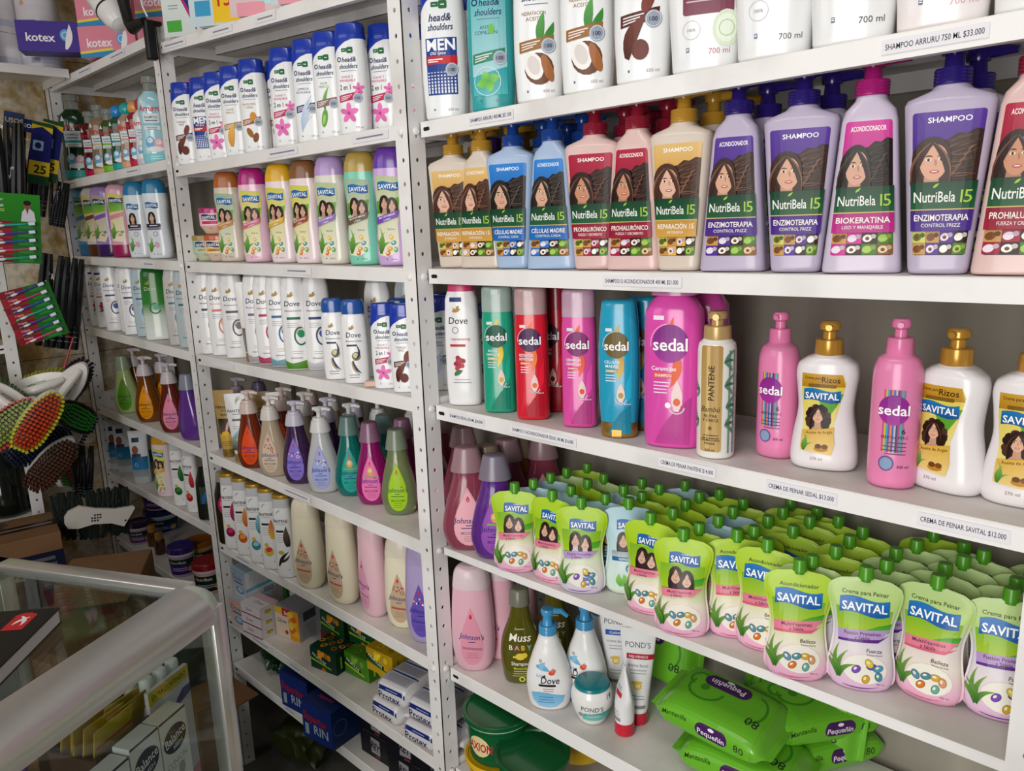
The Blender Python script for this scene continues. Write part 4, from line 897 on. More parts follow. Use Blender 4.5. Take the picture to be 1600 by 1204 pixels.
# --- fourth level: slim white bottles
g = 'slim white bottles on the middle bay'
for a, px, py, dg, lb in [(('8a7a3a', 'r'), 318, 555, 10, 'slim white bottle with olive band, first by the left post'), (('2a3a5a', 'r'), 334, 558, 10, 'slim white bottle with navy curl, second from the left post'), (('d8836a', 'r'), 352, 562, 10, 'slim white bottle with coral band'), (('5a5a62', 'r'), 375, 567, 14, 'slim pale grey bottle with grey panel left of the gold-capped tube'),
        (('7a6a8a', 'r', 'b8b4bc'), 411, 575, 14, 'slim white bottle with greyish base right of the gold-capped tube'), (('b8285a', 'r', 'c2486e'), 427, 579, 12, 'slim white bottle with pink wave at its base'), (('2f6a9a', 'r', '7fb0be'), 447, 584, 12, 'slim white bottle with pale blue wave at its base'), (('1f6a4a', 'r', '5a9a2a'), 471, 589, 10, 'slim white bottle with green wave at its base'), (('2a3a7a', 'r', 'd4d4da'), 503, 594, 8, 'slim white bottle with navy lettering behind the short blue-capped pair')]:
    put(CO, slim_kind(*a), 'B3', px, py, .045 if px < 500 else .07, dg, lb, 'bottle', g, 1.02)
def tube(bodyc, capc, A, H=.15, w=.026, capm=0):
    F = Form([(.0, .0150, .0150, 2), (.004, .0160, .0155, 2), (.03, .0185, .0150, 2.1), (H * .6, .0235, .0090, 2.2), (H * .92, w, .0025, 2.4), (H, w, .0008, 2.6)], smooth=2, N=36)
    return F, [body_part(Form([(.022 + k[0],) + k[1:] for k in F.K], N=36), P(bodyc, .3, coat=.15))]
def soap_tube(bodyc, capc, mk, H=.15, w=.026, capm=0):
    F = Form([(.020, .0150, .0150, 2), (.024, .0160, .0155, 2), (.05, .0185, .0150, 2.1), (H * .6, .0235, .0090, 2.2), (H * .92, w, .0025, 2.4), (H, w, .0008, 2.6)], smooth=2, N=36)
    A = Art(); mk(A)
    return [body_part(F, P(bodyc, .3, coat=.15)), label_part(A, F), ('cap', MB().loft(Form([(0, .0165, .0165, 2), (.0205, .0158, .0158, 2)], fil=.002, N=28)).mesh('cap', [P(capc, .25, metal=capm, coat=.2)]))]
def mk_grey(A):
    bird(A, .004, .128, .006); A.text('Dove', .004, .114, .010, '2a3350', .0, .12, maxw=.028); A.lines(-.010, .014, .098, 3, .004, .0010, 'a09aa0'); A.rect(-.020, .078, .020, .0795, 'b8923a')
    A.rect(-.018, .022, .018, .078, '7d7880', 'a8a2a6'); [A.rect(-.018 + .006 * k, .022, -.0165 + .006 * k, .078, '57525a') for k in range(6)]
put('cream_tube', kind('gtube', soap_tube, 'edeae8', 'b08a34', mk_grey, .185, .027, .6), 'B3', 397, 573, .038, 12, 'white tapering tube with grey strands standing on its gold cap', 'tube')
put(CO, slim_kind('5a5a62', 'r', None, 'e8e7e6'), 'B3', 0, 0, .10, 12, 'slim white bottle set back behind the short blue-capped pair', 'bottle', g, .97, x=-.255)
put(CO, slim_kind('2f6a7a', 'r', '5a8a96', 'c9d6da'), 'B3', 0, 0, .135, 12, 'slim bluish bottle deepest behind the short blue-capped pair', 'bottle', g, 1.0, x=-.20)
put(CO, slim_kind('3a3a42', 'r', None, 'dcdcdc'), 'B3', 0, 0, .15, 8, 'slim white bottle deep behind the blue caps next to the right post', 'bottle', g, .97, x=-.07)
g = 'short white bottles with glassy blue caps'
put(CO, kind('slims', slim_small), 'B3', 529, 598, .030, 14, 'short white bottle with glassy blue cap, left one of the front pair', 'bottle', g)
put(CO, kind('slims', slim_small), 'B3', 560, 603, .030, 10, 'short white bottle with glassy blue cap, right one of the front pair', 'bottle', g)
put(CO, kind('slims', slim_small), 'B3', 0, 0, .082, 14, 'short white bottle with glassy blue cap behind the front pair', 'bottle', g, x=-.165)
g = 'small white flip-cap bottles by the post'
put(SH, dandruff_kind('pink'), 'B3', 607, 612, .034, 12, 'small white bottle with dark blue cap and pink flower beside the short pair', 'bottle', g, .86)
put(SH, dandruff_kind('cocoa'), 'B3', 637, 620, .034, 14, 'small white bottle with dark blue cap and brown swirl touching the post', 'bottle', g, .86)
for i, (x, y, lb) in enumerate([(-.105, .085, 'dark blue-capped bottle set back behind the pink flower one, nearest row'), (-.05, .085, 'dark blue-capped bottle set back behind the brown swirl one'), (-.10, .135, 'dark blue-capped bottle in the deepest row behind the pink flower one'), (.03, .10, 'blue-capped bottle seen between post and pomegranate bottle'), (-.04, .135, 'dark blue-capped bottle in the deepest row beside the post')]):
    put(SH, dandruff_kind('feather'), 'C3' if x > 0 else 'B3', 0, 0, y, 14, lb, 'bottle', g, .92, x=x if x < 0 else .031)
mb = MB().box(-.0125, .0125, -.009, .009, 0, .011, 0, .002)
put('soap_bar', [('bar', mb.mesh('bar', [P('dcbfae', .5)]))], 'B3', 581, 608, .022, 10, 'tiny peach coloured block beside the short white bottles', 'soap')

# ================================================================ lower shelves of the near bay
def zput(name, parts, s, px, py, deg, label, cat, group=None, sc=1, dz=0, back=.016, tilt=(0, 0), rz=None):
    """px, py: where the front of the base touches the shelf"""
    p = atz(px, py, top(s, .4 if s[0] == 'C' else -.4)); p = atz(px, py, top(s, p.x) + dz)
    d = (p - CAM); d.z = 0; d.normalize(); p = p + d * back
    return reg(thing(name, label, cat, (p.x, p.y, top(s, p.x) + dz + .0009), facing(p, deg) if rz is None else R(rz), group, parts, tilt, sc), s, dz)
# ---- stand-up pouches with a green screw cap
FOIL = printed(.33, .12)
CAPG = P('4f9a1c', .3, coat=.2)
def lerpc(st):
    st = [(z, lin(c)) for z, c in st]
    def f(z, x):
        for (a, ca), (b, cb) in zip(st, st[1:]):
            if z <= b: t = max(0, min(1, (z - a) / (b - a))); return tuple(ca[k] + (cb[k] - ca[k]) * t for k in range(4))
        return st[-1][1]
    return f
def pouch(kd):
    F = Form([(0, .0300, .0125), (.004, .0350, .0145), (.012, .0385, .0150), (.03, .0392, .0150), (.06, .0350, .0130), (.085, .0342, .0100), (.110, .0395, .0065), (.127, .0430, .0034), (.138, .0405, .0024), (.145, .030, .0018), (.149, .013, .0016)], n=2.0, smooth=3, N=44)
    rim = Form([(.001, .0330, .0012), (.012, .0408, .0012), (.03, .0415, .0012), (.06, .0372, .0012), (.085, .0364, .0012), (.110, .0418, .0012), (.127, .0452, .0012), (.140, .0425, .0012), (.148, .030, .0012), (.1505, .012, .0012)], n=2.0, smooth=3, N=36)
    st = {'shampoo': [(0, 'e9a9c9'), (.02, 'ecbfd2'), (.05, 'efe6d6'), (.085, 'a9c84a'), (.11, 'a8cf1e'), (.149, 'b5d83a')], 'shampool': [(0, 'cfc0dc'), (.03, 'e4e0de'), (.06, 'dfe8cc'), (.09, 'bcd85c'), (.12, 'a8cf1e'), (.149, 'b5d83a')],
          'spa': [(0, 'cfe4d0'), (.05, 'd2e6e4'), (.10, 'b9d9e0'), (.149, 'a8ccd8')], 'cond': [(0, 'e7a4c6'), (.02, 'ecbfd2'), (.05, 'efe6d6'), (.085, 'c8dc7a'), (.11, 'b0d42c'), (.149, 'b8d84a')],
          'cream': [(0, 'd9aed0'), (.02, 'e3c6da'), (.05, 'e9e0e2'), (.08, 'd9d4e4'), (.115, 'b8d67a'), (.149, 'c2dc96')], 'creamp': [(0, 'e29fc0'), (.02, 'ebbcd0'), (.05, 'ece2d6'), (.085, 'dccfd0'), (.115, 'b8d67a'), (.149, 'c2dc96')]}[kd]
    cf = lerpc(st); mb = MB().loft(F, 0, None, cf).loft(rim, 0, None, cf)
    A = Art(); lil = kd in ('cream', 'shampool')
    rb, rd_ = ('b79ad0', '5f2a86') if lil else ('e58398', 'd8607e')
    if kd == 'spa': rb = '8a9aa8'
    sh = kd.startswith('shampoo') or kd == 'spa'
    if kd != 'spa': A.poly([(-.030, .072), (.030, .080), (.034, .110), (-.034, .110)], '7fb52a', 'b4cf34' if not sh else 'a8cf1e'); A.poly([(-.004, .076), (.031, .082), (.034, .094), (.018, .090), (.004, .084)], '3f9a2c', '6ab83a')
    if sh:
        banner(A, .003, .119, .046, .0165, c='144f96', c2='1d6ab8'); A.text('SHAMPOO', .007, .1262, .0026, 'd9e6f4', .01, maxw=.02)
        bd = {'shampoo': '3a2030', 'shampool': 'd8c8dc', 'spa': '2a2018'}[kd]
        portrait(A, -.009, .093, .024, 'dbb096', '2c1a18', '4f322a', body=bd); portrait(A, .008, .089, .023, 'e2bba2', '33201c', '5a3a30', body=bd)
        if kd == 'spa':
            A.rect(-.028, .066, .028, .075, '9aa4ac', 'b8c2c8'); A.text('SPA', .006, .0705, .006, '1f3a5a', .004); A.rect(-.028, .058, .028, .0655, '1f6a9a'); A.text('REFRESCANTE', .002, .0617, .004, 'eaf4f8', .008, maxw=.04)
            A.ell(.004, .046, .0085, .0085, '2a7aa8'); A.text('100%', .004, .046, .004, 'ffffff', .01)
            for q in range(6): A.blade(-.012 + .006 * q, .014, -.016 + .008 * q, .036, .0055, .002 * (-1) ** q, '5aa83a' if q < 3 else '8ac0b8', 5, '8fd060' if q < 3 else 'c8e4e0')
        else:
            A.poly([(-.028, .060), (.016, .065), (.030, .077), (-.030, .073)], rb); A.text('MultiVitaminas' if not lil else 'Fusión Proteínas', -.002, .0705, .0044, '6a2a48', .006, rot=4, maxw=.040); A.text('y Sábila', -.006, .0648, .0042, '6a2a48', .006, rot=4)
    else:
        A.text('Acondicionador' if kd == 'cond' else 'Crema para Peinar', 0, .131, .0056, '33402a', .006, maxw=.056)
        banner(A, 0, .113, .060, .0205, c='1259a4', c2='1f78c4')
        A.poly([(-.030, .066), (.020, .071), (.032, .086), (-.031, .080)], rb); A.poly([(-.030, .0645), (.018, .0680), (.031, .078), (.020, .0725), (-.030, .0678)], rd_)
        A.text('MultiVitaminas' if not lil else 'Fusión Proteínas', -.001, .0785, .0048, '5a2440', .006, rot=4, maxw=.044); A.text('y Sábila', -.001, .0725, .0044, '5a2440', .006, rot=4)
        A.text('Fuerza' if lil else 'Belleza', .014, .0570, .0052, '4a3a3a', .004, .15); A.text('Extraordinaria', .015, .0515, .0024, '6a5a5a', .004, .15)
    if kd != 'spa':
        A.ell(.004, .031, .027, .020, 'f2eee2'); aloe(A, -.027, .016, .046, '2f6a26', '7fb04a', 5)
        if kd == 'shampool':
            A.rect(.004, .014, .017, .036, 'd8dce8'); A.rect(.005, .016, .016, .030, '7a82b0'); A.rect(.008, .036, .013, .044, '9aa0b8'); A.rect(.006, .020, .015, .024, 'e4e6f0')
        cc = [('d9a92a', .012, .036), ('4f8a9a', .001, .035), ('d9772a', -.004, .022), ('6aa89a', .013, .021), ('d99a6a', .020, .032), ('5f90a8', -.011, .033)] if not lil else [('6a4aa8', .012, .036), ('4f9ac0', .020, .034), ('7a4ab8', -.006, .030), ('d0a82a', .006, .018), ('4a90a0', .021, .023), ('e0c84a', .009, .040)]
        for k, (c, x, y) in enumerate(cc): A.ell(x, y, .0066, .0048, shade(c, .8), 25 * k, 14); A.ell(x, y, .0056, .0038, c, 25 * k, 12); A.ell(x - .0012, y + .0012, .0026, .0016, 'f4ead0', 25 * k, 8)
        A.blade(-.022, .006, .024, .0085, .0007, -.003, rd_, 6)
    A.text('400 mL', .024, .012, .0026, '7a5a6a', 0)
    cap = MB().loft(Form([(.146, .0062, .0062, 2), (.150, .0062, .0062, 2), (.1502, .0093, .0093, 2), (.1645, .0088, .0088, 2), (.1665, .0078, .0078, 2)], N=24))
    return [('bag', mb.mesh('bag', [FOIL], 50)), label_part(A, F, mat=FOIL, base=.0006), ('cap', cap.mesh('cap', [CAPG]))]
def pk(k): return kind(('pouch', k), pouch, k)
PN = {'shampoo': 'shampoo_pouch', 'shampool': 'shampoo_pouch', 'spa': 'shampoo_pouch', 'cond': 'conditioner_pouch', 'cream': 'cream_pouch', 'creamp': 'cream_pouch'}
g = 'green capped pouches on the fourth shelf'
ORD = ['second', 'third', 'fourth', 'fifth', 'sixth']
# px, py of the base front, turn, kind, label, what follows behind, short name
cols = [(803, 896, 14, 'shampoo', 'lime and pink pouch with two women, leftmost in front beside the purple bottle', ['spa', 'spa', 'creamp', 'cond'], 'leftmost lime pouch'),
        (861, 911, 34, 'shampoo', 'lime and pink pouch turned edgeways, second from the left in front', ['spa', 'shampool', 'cream'], 'edgeways second lime pouch'),
        (914, 927, 10, 'shampool', 'lime pouch with lilac ribbon and perfume bottle picture, third in front', ['spa', 'spa', 'cream'], 'lime pouch with the perfume bottle'),
        (966, 930, 4, 'spa', 'pale blue pouch with mint leaves, tucked behind the lilac ribbon pouch', ['shampoo', 'shampoo', 'spa', 'cond'], 'pale blue mint pouch'),
        (1012, 960, 24, 'shampoo', 'lime and pink pouch half hidden left of the foremost two-women pouch', ['shampool', 'shampoo', 'shampoo'], 'half hidden lime pouch'),
        (1060, 998, 10, 'shampoo', 'lime and pink pouch with two women standing at the shelf edge in the middle', ['shampoo', 'spa', 'spa', 'cond'], 'middle two-women pouch'),
        (1148, 1004, -4, 'cond', 'conditioner pouch with large blue banner right of the middle two-women pouch', ['shampoo', 'cond', 'shampoo', 'cond'], 'left conditioner pouch'),
        (1187, 1012, 14, 'cond', 'conditioner pouch mostly hidden between two other conditioner pouches', ['cond', 'cond', 'cond'], 'hidden conditioner pouch'),
        (1235, 1069, 0, 'cond', 'conditioner pouch standing foremost at the shelf edge', ['cream', 'cond', 'cond', 'shampoo'], 'foremost conditioner pouch'),
        (1346, 1080, -4, 'cream', 'cream pouch with violet ribbon and bright streak, left of the two violet ones', ['cream', 'cream', 'creamp', 'shampoo'], 'left violet cream pouch'),
        (1437, 1096, 14, 'creamp', 'cream pouch with pink ribbon between the two violet ribbon ones', ['creamp', 'creamp', 'cream', 'creamp'], 'pink cream pouch'),
        (1546, 1124, -4, 'cream', 'cream pouch with violet ribbon at the right post', ['cream', 'cream', 'cream'], 'right violet cream pouch')]
rd = random.Random(5)
for px, py, dg, k, lb, back, nm in cols:
    o = zput(PN[k], pk(k), 'C4', px, py, dg, lb, 'pouch', g, .90, 0, .011, tilt=(R(-4), 0)); p = o.location; hd = o.rotation_euler.z
    for i, k2 in enumerate(back):
        y = p.y + .041 * (i + 1) + .004 * rd.random(); x = p.x + .004 * (i + 1) + .010 * (rd.random() - .5)
        if y > .245: break
        reg(thing(PN[k2], f'{ORD[i]} green-capped pouch in the line behind the {nm}', 'pouch', (x, y, top('C4', x) + .0009), hd + R(12 * (rd.random() - .5) - 6), g, pk(k2), (R(-4), 0), .88), 'C4')
for i, (px, y, k) in enumerate([(1232, .205, 'cond'), (1500, .215, 'cream'), (1120, .225, 'shampoo')]):
    put(PN[k], pk(k), 'C4', px, 900, y, 4, ['lone green-capped pouch against the back wall behind the conditioner pouches', 'lone green-capped pouch against the back wall near the right post', 'lone green-capped pouch against the back wall behind the middle pouches'][i], 'pouch', g, .88)
# ---- drop-shaped baby bottles
def drop(A, x, y, w, h, c, c2=None):
    o = []
    for k in range(28):
        t = 2 * PI * k / 28; s_ = math.sin(t / 2); o.append((x + w * math.sin(t) * s_ ** 1.15, y - h * .5 + h * (.5 + .5 * math.cos(t)) if True else 0))
    A.poly(o, c, c2); return A
def baby(body, lab, ink, closure, capc, pic='plain', trans=.45, big=1., lab2=None):
    F = Form([(0, .0270 * big, .0185), (.008, .0310 * big, .0205), (.028, .0358 * big, .0228), (.046, .0356 * big, .0228), (.080, .0300 * big, .0208), (.115, .0215 * big, .0182), (.1365, .0182 * big, .0170)], n=2.2, smooth=4, fil=.004, N=40)
    A = Art(); W = .0252 * big
    if pic != 'bare':
        drop(A, 0, .060, W * 1.06, .100, lab2 or shade(lab, .93)); drop(A, 0, .0585, W, .094, lab)
        drop(A, 0, .0905, .0032 * big, .010, 'd8304a'); A.ell(0, .0885, .0012, .0016, lab)
        if pic == 'stars':
            for k in range(8): A.ell(-.012 + .0034 * k, .072 + .004 * math.sin(k * 2.3), .0018, .0018, ['e8c84a', 'd84a6a', 'f4f0ff', '3a2a7a'][k % 4], 0, 8)
            A.ring(.008, .066, .0035, .0012, 'f0f0fa')
        if pic == 'flower':
            for k in range(7): A.ell(-.010 + .0034 * k, .073 + .005 * math.sin(k * 1.9), .002, .0018, ['c8486a', '9a6a5a', 'd8a878', 'b8384a'][k % 4], 20 * k, 8)
            A.ring(.007, .067, .0036, .0012, '8a5a4a')
        if pic == 'picture': A.ell(0, .074, .0065, .0085, 'e8a84a'); A.ell(0, .076, .004, .0045, 'f0d0b0'); A.rect(-.013, .061, .013, .064, '7aba4a')
        A.text("Johnson's", 0, .0545, .0095, ink, .008, .18, maxw=W * 1.62); A.lines(-.006, .006, .0452, 1, .003, .0014, shade(ink, .9))
        A.lines(-.013, .013, .0405, 1, .003, .0016, ink); A.rr(-.0135, .0305, .0135, .0348, .002, shade(lab, .72)); A.lines(-.010, .010, .0322, 1, .002, .0010, shade(lab, 1.15)); A.lines(-.010, .010, .0262, 3, .004, .0010, shade(lab, .75))
        A.ell(.009, .0605, .0022, .0016, 'd8304a', 30, 8)
    out = [body_part(F, P(body, .12, trans=trans, coat=.5)), label_part(A, F)]
    if closure == 'flip': out.append(('cap', MB().loft(Form([(.1340, .0225 * big, .0200), (.1370, .0223 * big, .0198), (.172, .0158 * big, .0146), (.174, .0145 * big, .0132)], n=2.1, top=.002, N=36)).mesh('cap', [P(capc, .28, trans=.35, coat=.2)])))
    else:
        mb = MB().loft(Form([(.1350, .0222, .0200), (.138, .0220, .0198), (.160, .0172, .0160), (.1605, .0148, .014), (.1665, .0140, .0132), (.167, .012, .0115)], n=2.1, N=36)).loft(Form([(.166, .0052, .0052, 2), (.179, .0050, .0050, 2), (.1795, .0085, .0085, 2), (.1845, .0100, .0100, 2), (.1875, .0085, .0085, 2)], N=20))
        mb.tube([(0, 0, .1845), (.016, 0, .1845), (.026, 0, .1815)], [.0062, .0052, .0036], 0, 10); mb.tube([(0, 0, .1845), (-.013, 0, .1848)], [.006, .004], 0, 8)
        out.append(('pump', mb.mesh('pump', [P(capc, .3)])))
    return out
def bk(*a, **k): return kind(('baby',) + a + tuple(sorted(k.items())), lambda: baby(*a, **k))
g = 'drop-shaped bottles on the fourth shelf'
JP = bk('b0526a', 'f4b4c0', '2a3a7a', 'flip', 'b8929a', big=1.25); JV = bk('7a3aac', '9a55b8', '2a2a7a', 'flip', '9a90a4', 'picture', big=1.2); JA = bk('96581c', 'd9a04a', '5a2a10', 'flip', 'a08a78', big=1.2)
zput('baby_shampoo_bottle', JP, 'C4', 728, 857, 6, 'drop-shaped bottle of dark pink liquid with frosted cap, foremost by the post', 'bottle', g, 1.08, 0, .022)
zput('baby_shampoo_bottle', JV, 'C4', 779, 872, 8, 'drop-shaped purple bottle with frosted cap beside the leftmost pouch', 'bottle', g, 1.06, 0, .022)
for px, y, k, lb in [(714, .098, JA, 'amber drop-shaped bottle behind the dark pink one, nearer of the amber pair'), (742, .170, JA, 'amber drop-shaped bottle deepest in the corner by the back post'), (768, .125, JP, 'pink drop-shaped bottle with frosted cap behind the front pink one'), (800, .190, JP, 'pink drop-shaped bottle with frosted cap deepest behind the purple one')]:
    put('baby_shampoo_bottle', k, 'C4', px, 800, y, 6, lb, 'bottle', g, 1.03)
# ---- fifth shelf
def lotion(body, lab, ink, capc, pic='flower', H=.2):
    F = Form([(0, .0245, .018), (.012, .0330, .0230), (.045, .0385, .0265), (.085, .0385, .0265), (.13, .0362, .0252), (H * .83, .0330, .0232), (H * .93, .0300, .0212), (H, .0235, .0170)], n=2.2, smooth=4, fil=.004, top=.006, N=40)
    A = Art(); drop(A, -.001, .072, .0275, .112, lab)
    drop(A, -.001, .112, .0034, .010, 'd8304a')
    if pic == 'flower':
        for k in range(9): A.ell(-.011 + .0026 * k, .092 + .006 * math.sin(k * 1.9), .0022, .002, ['c8486a', '9a6a5a', 'c09868', 'b8384a'][k % 4], 20 * k, 8)
        A.ring(.008, .085, .0042, .0014, '9a6a5a')
    if pic == 'stars':
        for k in range(9): A.ell(-.012 + .003 * k, .092 + .006 * math.sin(k * 1.9), .0024, .002, ['e8c84a', 'd84a6a', 'f4f0ff', '3a2a7a'][k % 4], 20 * k, 8)
    A.text("Johnson's", -.001, .073, .0105, ink, .008, .18, maxw=.045, rot=-6); A.lines(-.007, .006, .062, 1, .003, .0015, ink); A.poly([(-.018, .049), (.017, .046), (.017, .0505), (-.018, .0535)], 'b85a5a' if pic == 'flower' else shade(lab, .8)); A.lines(-.012, .012, .040, 3, .0045, .0011, shade(lab, .78))
    return [body_part(F, P(body, .28, coat=.15)), label_part(A, F), ('cap', MB().loft(Form([(H * .80, F.at(H * .8)[1] + .0006, F.at(H * .8)[2] + .0006), (H * .93, F.at(H * .93)[1] + .0006, F.at(H * .93)[2] + .0006), (H + .001, .0240, .0175)], n=2.2, smooth=4, top=.009, N=40)).mesh('cap', [P(capc, .3)]))]
def lk(*a): return kind(('lotion',) + a, lotion, *a)
g = 'pink lotion bottles on the fifth shelf'
LP = lk('eab7c6', 'e89ab0', '2a3a8a', 'e3cdd2', 'plain', .2)
zput('lotion_bottle', LP, 'C5', 737, 1046, 8, 'pink rounded lotion bottle foremost on the fifth shelf by the post', 'bottle', g, 1.03, 0, .020)
put('lotion_bottle', LP, 'C5', 770, 1000, .115, 34, 'pink rounded lotion bottle behind the foremost one, turned aside', 'bottle', g, 1.03)
put('lotion_bottle', LP, 'C5', 716, 990, .175, 20, 'pink rounded lotion bottle deepest in the corner by the post', 'bottle', g, 1.0)
def olive():
    F = Form([(0, .0280, .020), (.01, .0300, .0215), (.05, .0335, .0225), (.08, .0290, .021), (.110, .0185, .0165), (.128, .0150, .0150), (.136, .0150, .0150)], n=2.4, smooth=4, fil=.004, N=40); A = Art()
    A.text('Recamier', 0, .098, .003, 'e8e8c8', .0, maxw=.02); A.text('Muss', 0, .084, .0135, 'f4f2e4', .01, .2, maxw=.036)
    for i, (ch, c) in enumerate(zip('BABY', ['f4f0dc', 'e8a0b0', 'e8c84a', '8ac8d8'])): A.text(ch, -.015 + .010 * i, .0665, .0085, c, .014)
    A.ell(0, .051, .008, .006, 'e8d04a'); A.ell(.007, .0535, .0045, .0045, 'e8c83a'); A.rr(-.012, .0485, -.006, .052, .001, 'e8d04a')
    A.text('Shampoo', 0, .0385, .0065, 'f4f2e4', .01, maxw=.03); A.text('Manzanilla', 0, .030, .004, 'cfe04a', .004); A.lines(-.014, .014, .024, 3, .0042, .0012, 'cfd06a'); A.ring(.002, .010, .005, .0022, 'd8e04a')
    return [body_part(F, P('74701a', .12, trans=.5, coat=.5)), label_part(A, F), ('cap', MB().loft(Form([(.134, .0168, .0168, 2), (.158, .0155, .0155, 2), (.162, .013, .013, 2)], top=.002)).mesh('cap', [P('9a9a88', .25, trans=.4)]))]
put('baby_shampoo_bottle', kind('olive', olive), 'C5', 815, 1040, .088, 4, 'olive green see-through bottle with BABY lettering', 'bottle', 'olive green bottles', 1.1)
put('baby_shampoo_bottle', kind('olive', olive), 'C5', 868, 1000, .165, 4, 'olive green see-through bottle behind the pump bottles', 'bottle', 'olive green bottles', 1.1)
def tot():
    F = Form([(0, .0320, .023), (.01, .0360, .0255), (.04, .0395, .027), (.065, .0375, .026), (.10, .0275, .022), (.128, .0175, .0165), (.136, .0155, .0155)], n=2.2, smooth=4, fil=.005, N=40); A = Art()
    A.blade(-.020, .084, .004, .076, .005, .002, '6fb4dc', 6); A.blade(-.012, .078, -.004, .092, .0045, .002, '8ac4e4', 6); A.blade(.002, .072, .014, .079, .0045, -.001, 'e0523a', 6); A.blade(.008, .074, .010, .082, .003, 0, 'e87a5a', 5)
    A.text('baby', -.012, .068, .006, '8ab8dc', 0, .3); bird(A, -.006, .066, .004, '2a2a3a'); A.text('Dove', .004, .0605, .0125, '20264a', .004, .15, maxw=.032); A.rr(-.016, .0485, .014, .0525, .002, '2a2426'); A.lines(-.010, .012, .0435, 2, .004, .0011, 'd06a5a')
    A.poly([(-.030, .034), (-.015, .0375), (.0, .037), (.018, .033), (.030, .030), (.026, .018), (.014, .010), (0, .008), (-.016, .010), (-.027, .020)], '6fb4e0', '9accec'); A.lines(-.018, .012, .028, 3, .005, .0012, '3a7ab0'); A.ring(-.012, .094, .0024, .0008, '4a4a5a')
    return [body_part(F, P('f1f0ef', .25, coat=.25)), label_part(A, F), pump_part(.0155, .1355, .152, .181, P('4aa4da', .2, trans=.15, coat=.3), .034, True, .0115, 0, 1, .008)]
g = 'white pump bottles with blue pumps'
zput('baby_wash_bottle', kind('tot', tot), 'C5', 861, 1110, 6, 'white drop-shaped bottle with sky blue pump, foremost of the fifth shelf', 'bottle', g, .98, 0, .022)
put('baby_wash_bottle', kind('tot', tot), 'C5', 908, 1040, .105, 26, 'white drop-shaped bottle with sky blue pump behind the foremost one', 'bottle', g, .98)
put('baby_wash_bottle', kind('tot', tot), 'C5', 938, 1010, .175, 26, 'white drop-shaped bottle deepest behind the two blue pump bottles', 'bottle', g, .96)
def facejar():
    F = Form([(0, .0185, .0185), (.004, .0215, .0215), (.02, .0285, .0285), (.038, .0322, .0322), (.05, .0310, .0310), (.058, .0280, .0280)], n=2, smooth=3, fil=.002, N=44); A = Art()
    A.poly([(-.014, .012), (.034, .012), (.036, .0295), (-.012, .0255)], '2aa6a0', '7fd0c8'); A.text("POND'S", .002, .0345, .008, '5a5a60', .0, maxw=.034); A.text('CLARANT', .004, .023, .0034, 'dff4f0', .006, maxw=.022); A.lines(-.008, .018, .0195, 1, .004, .0010, 'dff4f0', 'L'); A.ell(-.0165, .022, .0042, .0042, '9a9aa0'); A.text('19', .030, .051, .0075, '1a1a20', .006)
    return [body_part(F, P('f2f1f0', .22, coat=.35)), label_part(A, F), ('lid', MB().loft(Form([(.0575, .0268, .0268), (.0590, .0274, .0274), (.0625, .0262, .0262), (.0632, .0240, .0240)], n=2, N=44)).mesh('lid', [P('0f8088', .3, coat=.3)]))]
zput('face_cream_jar', kind('facejar', facejar), 'C5', 926, 1131, 4, 'round white face cream jar with teal lid', 'jar', None, 1.08, 0, .018)
def mk_face(c, small=False):
    def f(A):
        if not small:
            A.text("POND'S", .0, .138, .0098, '6a6a72', 0, maxw=.040); A.rect(-.018, .114, .026, .123, c); A.text('REJUVENECE' if c == 'b8203a' else 'CLARANT', .001, .1185, .004, 'f4e8ea', .01, maxw=.03); A.text('crema facial', 0, .104, .005, '7a7a82', 0); A.lines(-.012, .014, .095, 2, .005, .0012, '9a9aa4')
            A.ell(.0, .070, .0065, .007, 'e8c04a'); A.ell(.0, .070, .004, .0042, 'f4e0a0'); A.blade(-.010, .074, .008, .076, .003, 0, 'e0b84a', 5); A.lines(-.012, .012, .052, 2, .005, .0012, '9a9aa4'); A.rect(-.013, .030, .013, .036, '8a8a92')
        else: A.rect(-.010, .066, .010, .074, c); A.lines(-.008, .008, .082, 2, .004, .0012, '8a8a92'); A.lines(-.012, .012, .042, 3, .005, .0010, '9a9aa4'); A.rect(-.012, .026, .012, .031, '8a8a92')
    return f
g = 'face cream tubes'
put('face_cream_tube', kind('pt1', soap_tube, 'e9e9ec', 'e4e4e8', mk_face('2a5ab0'), .165, .028), 'C5', 958, 1080, .155, 4, 'white face cream tube with blue band', 'tube', g)
put('face_cream_tube', kind('pt2', soap_tube, 'ececee', 'c01a34', mk_face('b8203a'), .165, .028), 'C5', 997, 1112, .122, 4, 'tall white face cream tube with red band and red cap', 'tube', g)
zput('face_cream_tube', kind('pt3', soap_tube, 'ececee', 'c81a34', mk_face('c02a3a', True), .118, .006), 'C5', 976, 1152, 68, 'short pointed white tube on a red cap in front of the tall red-banded tube', 'tube', g, 1, 0, .016)
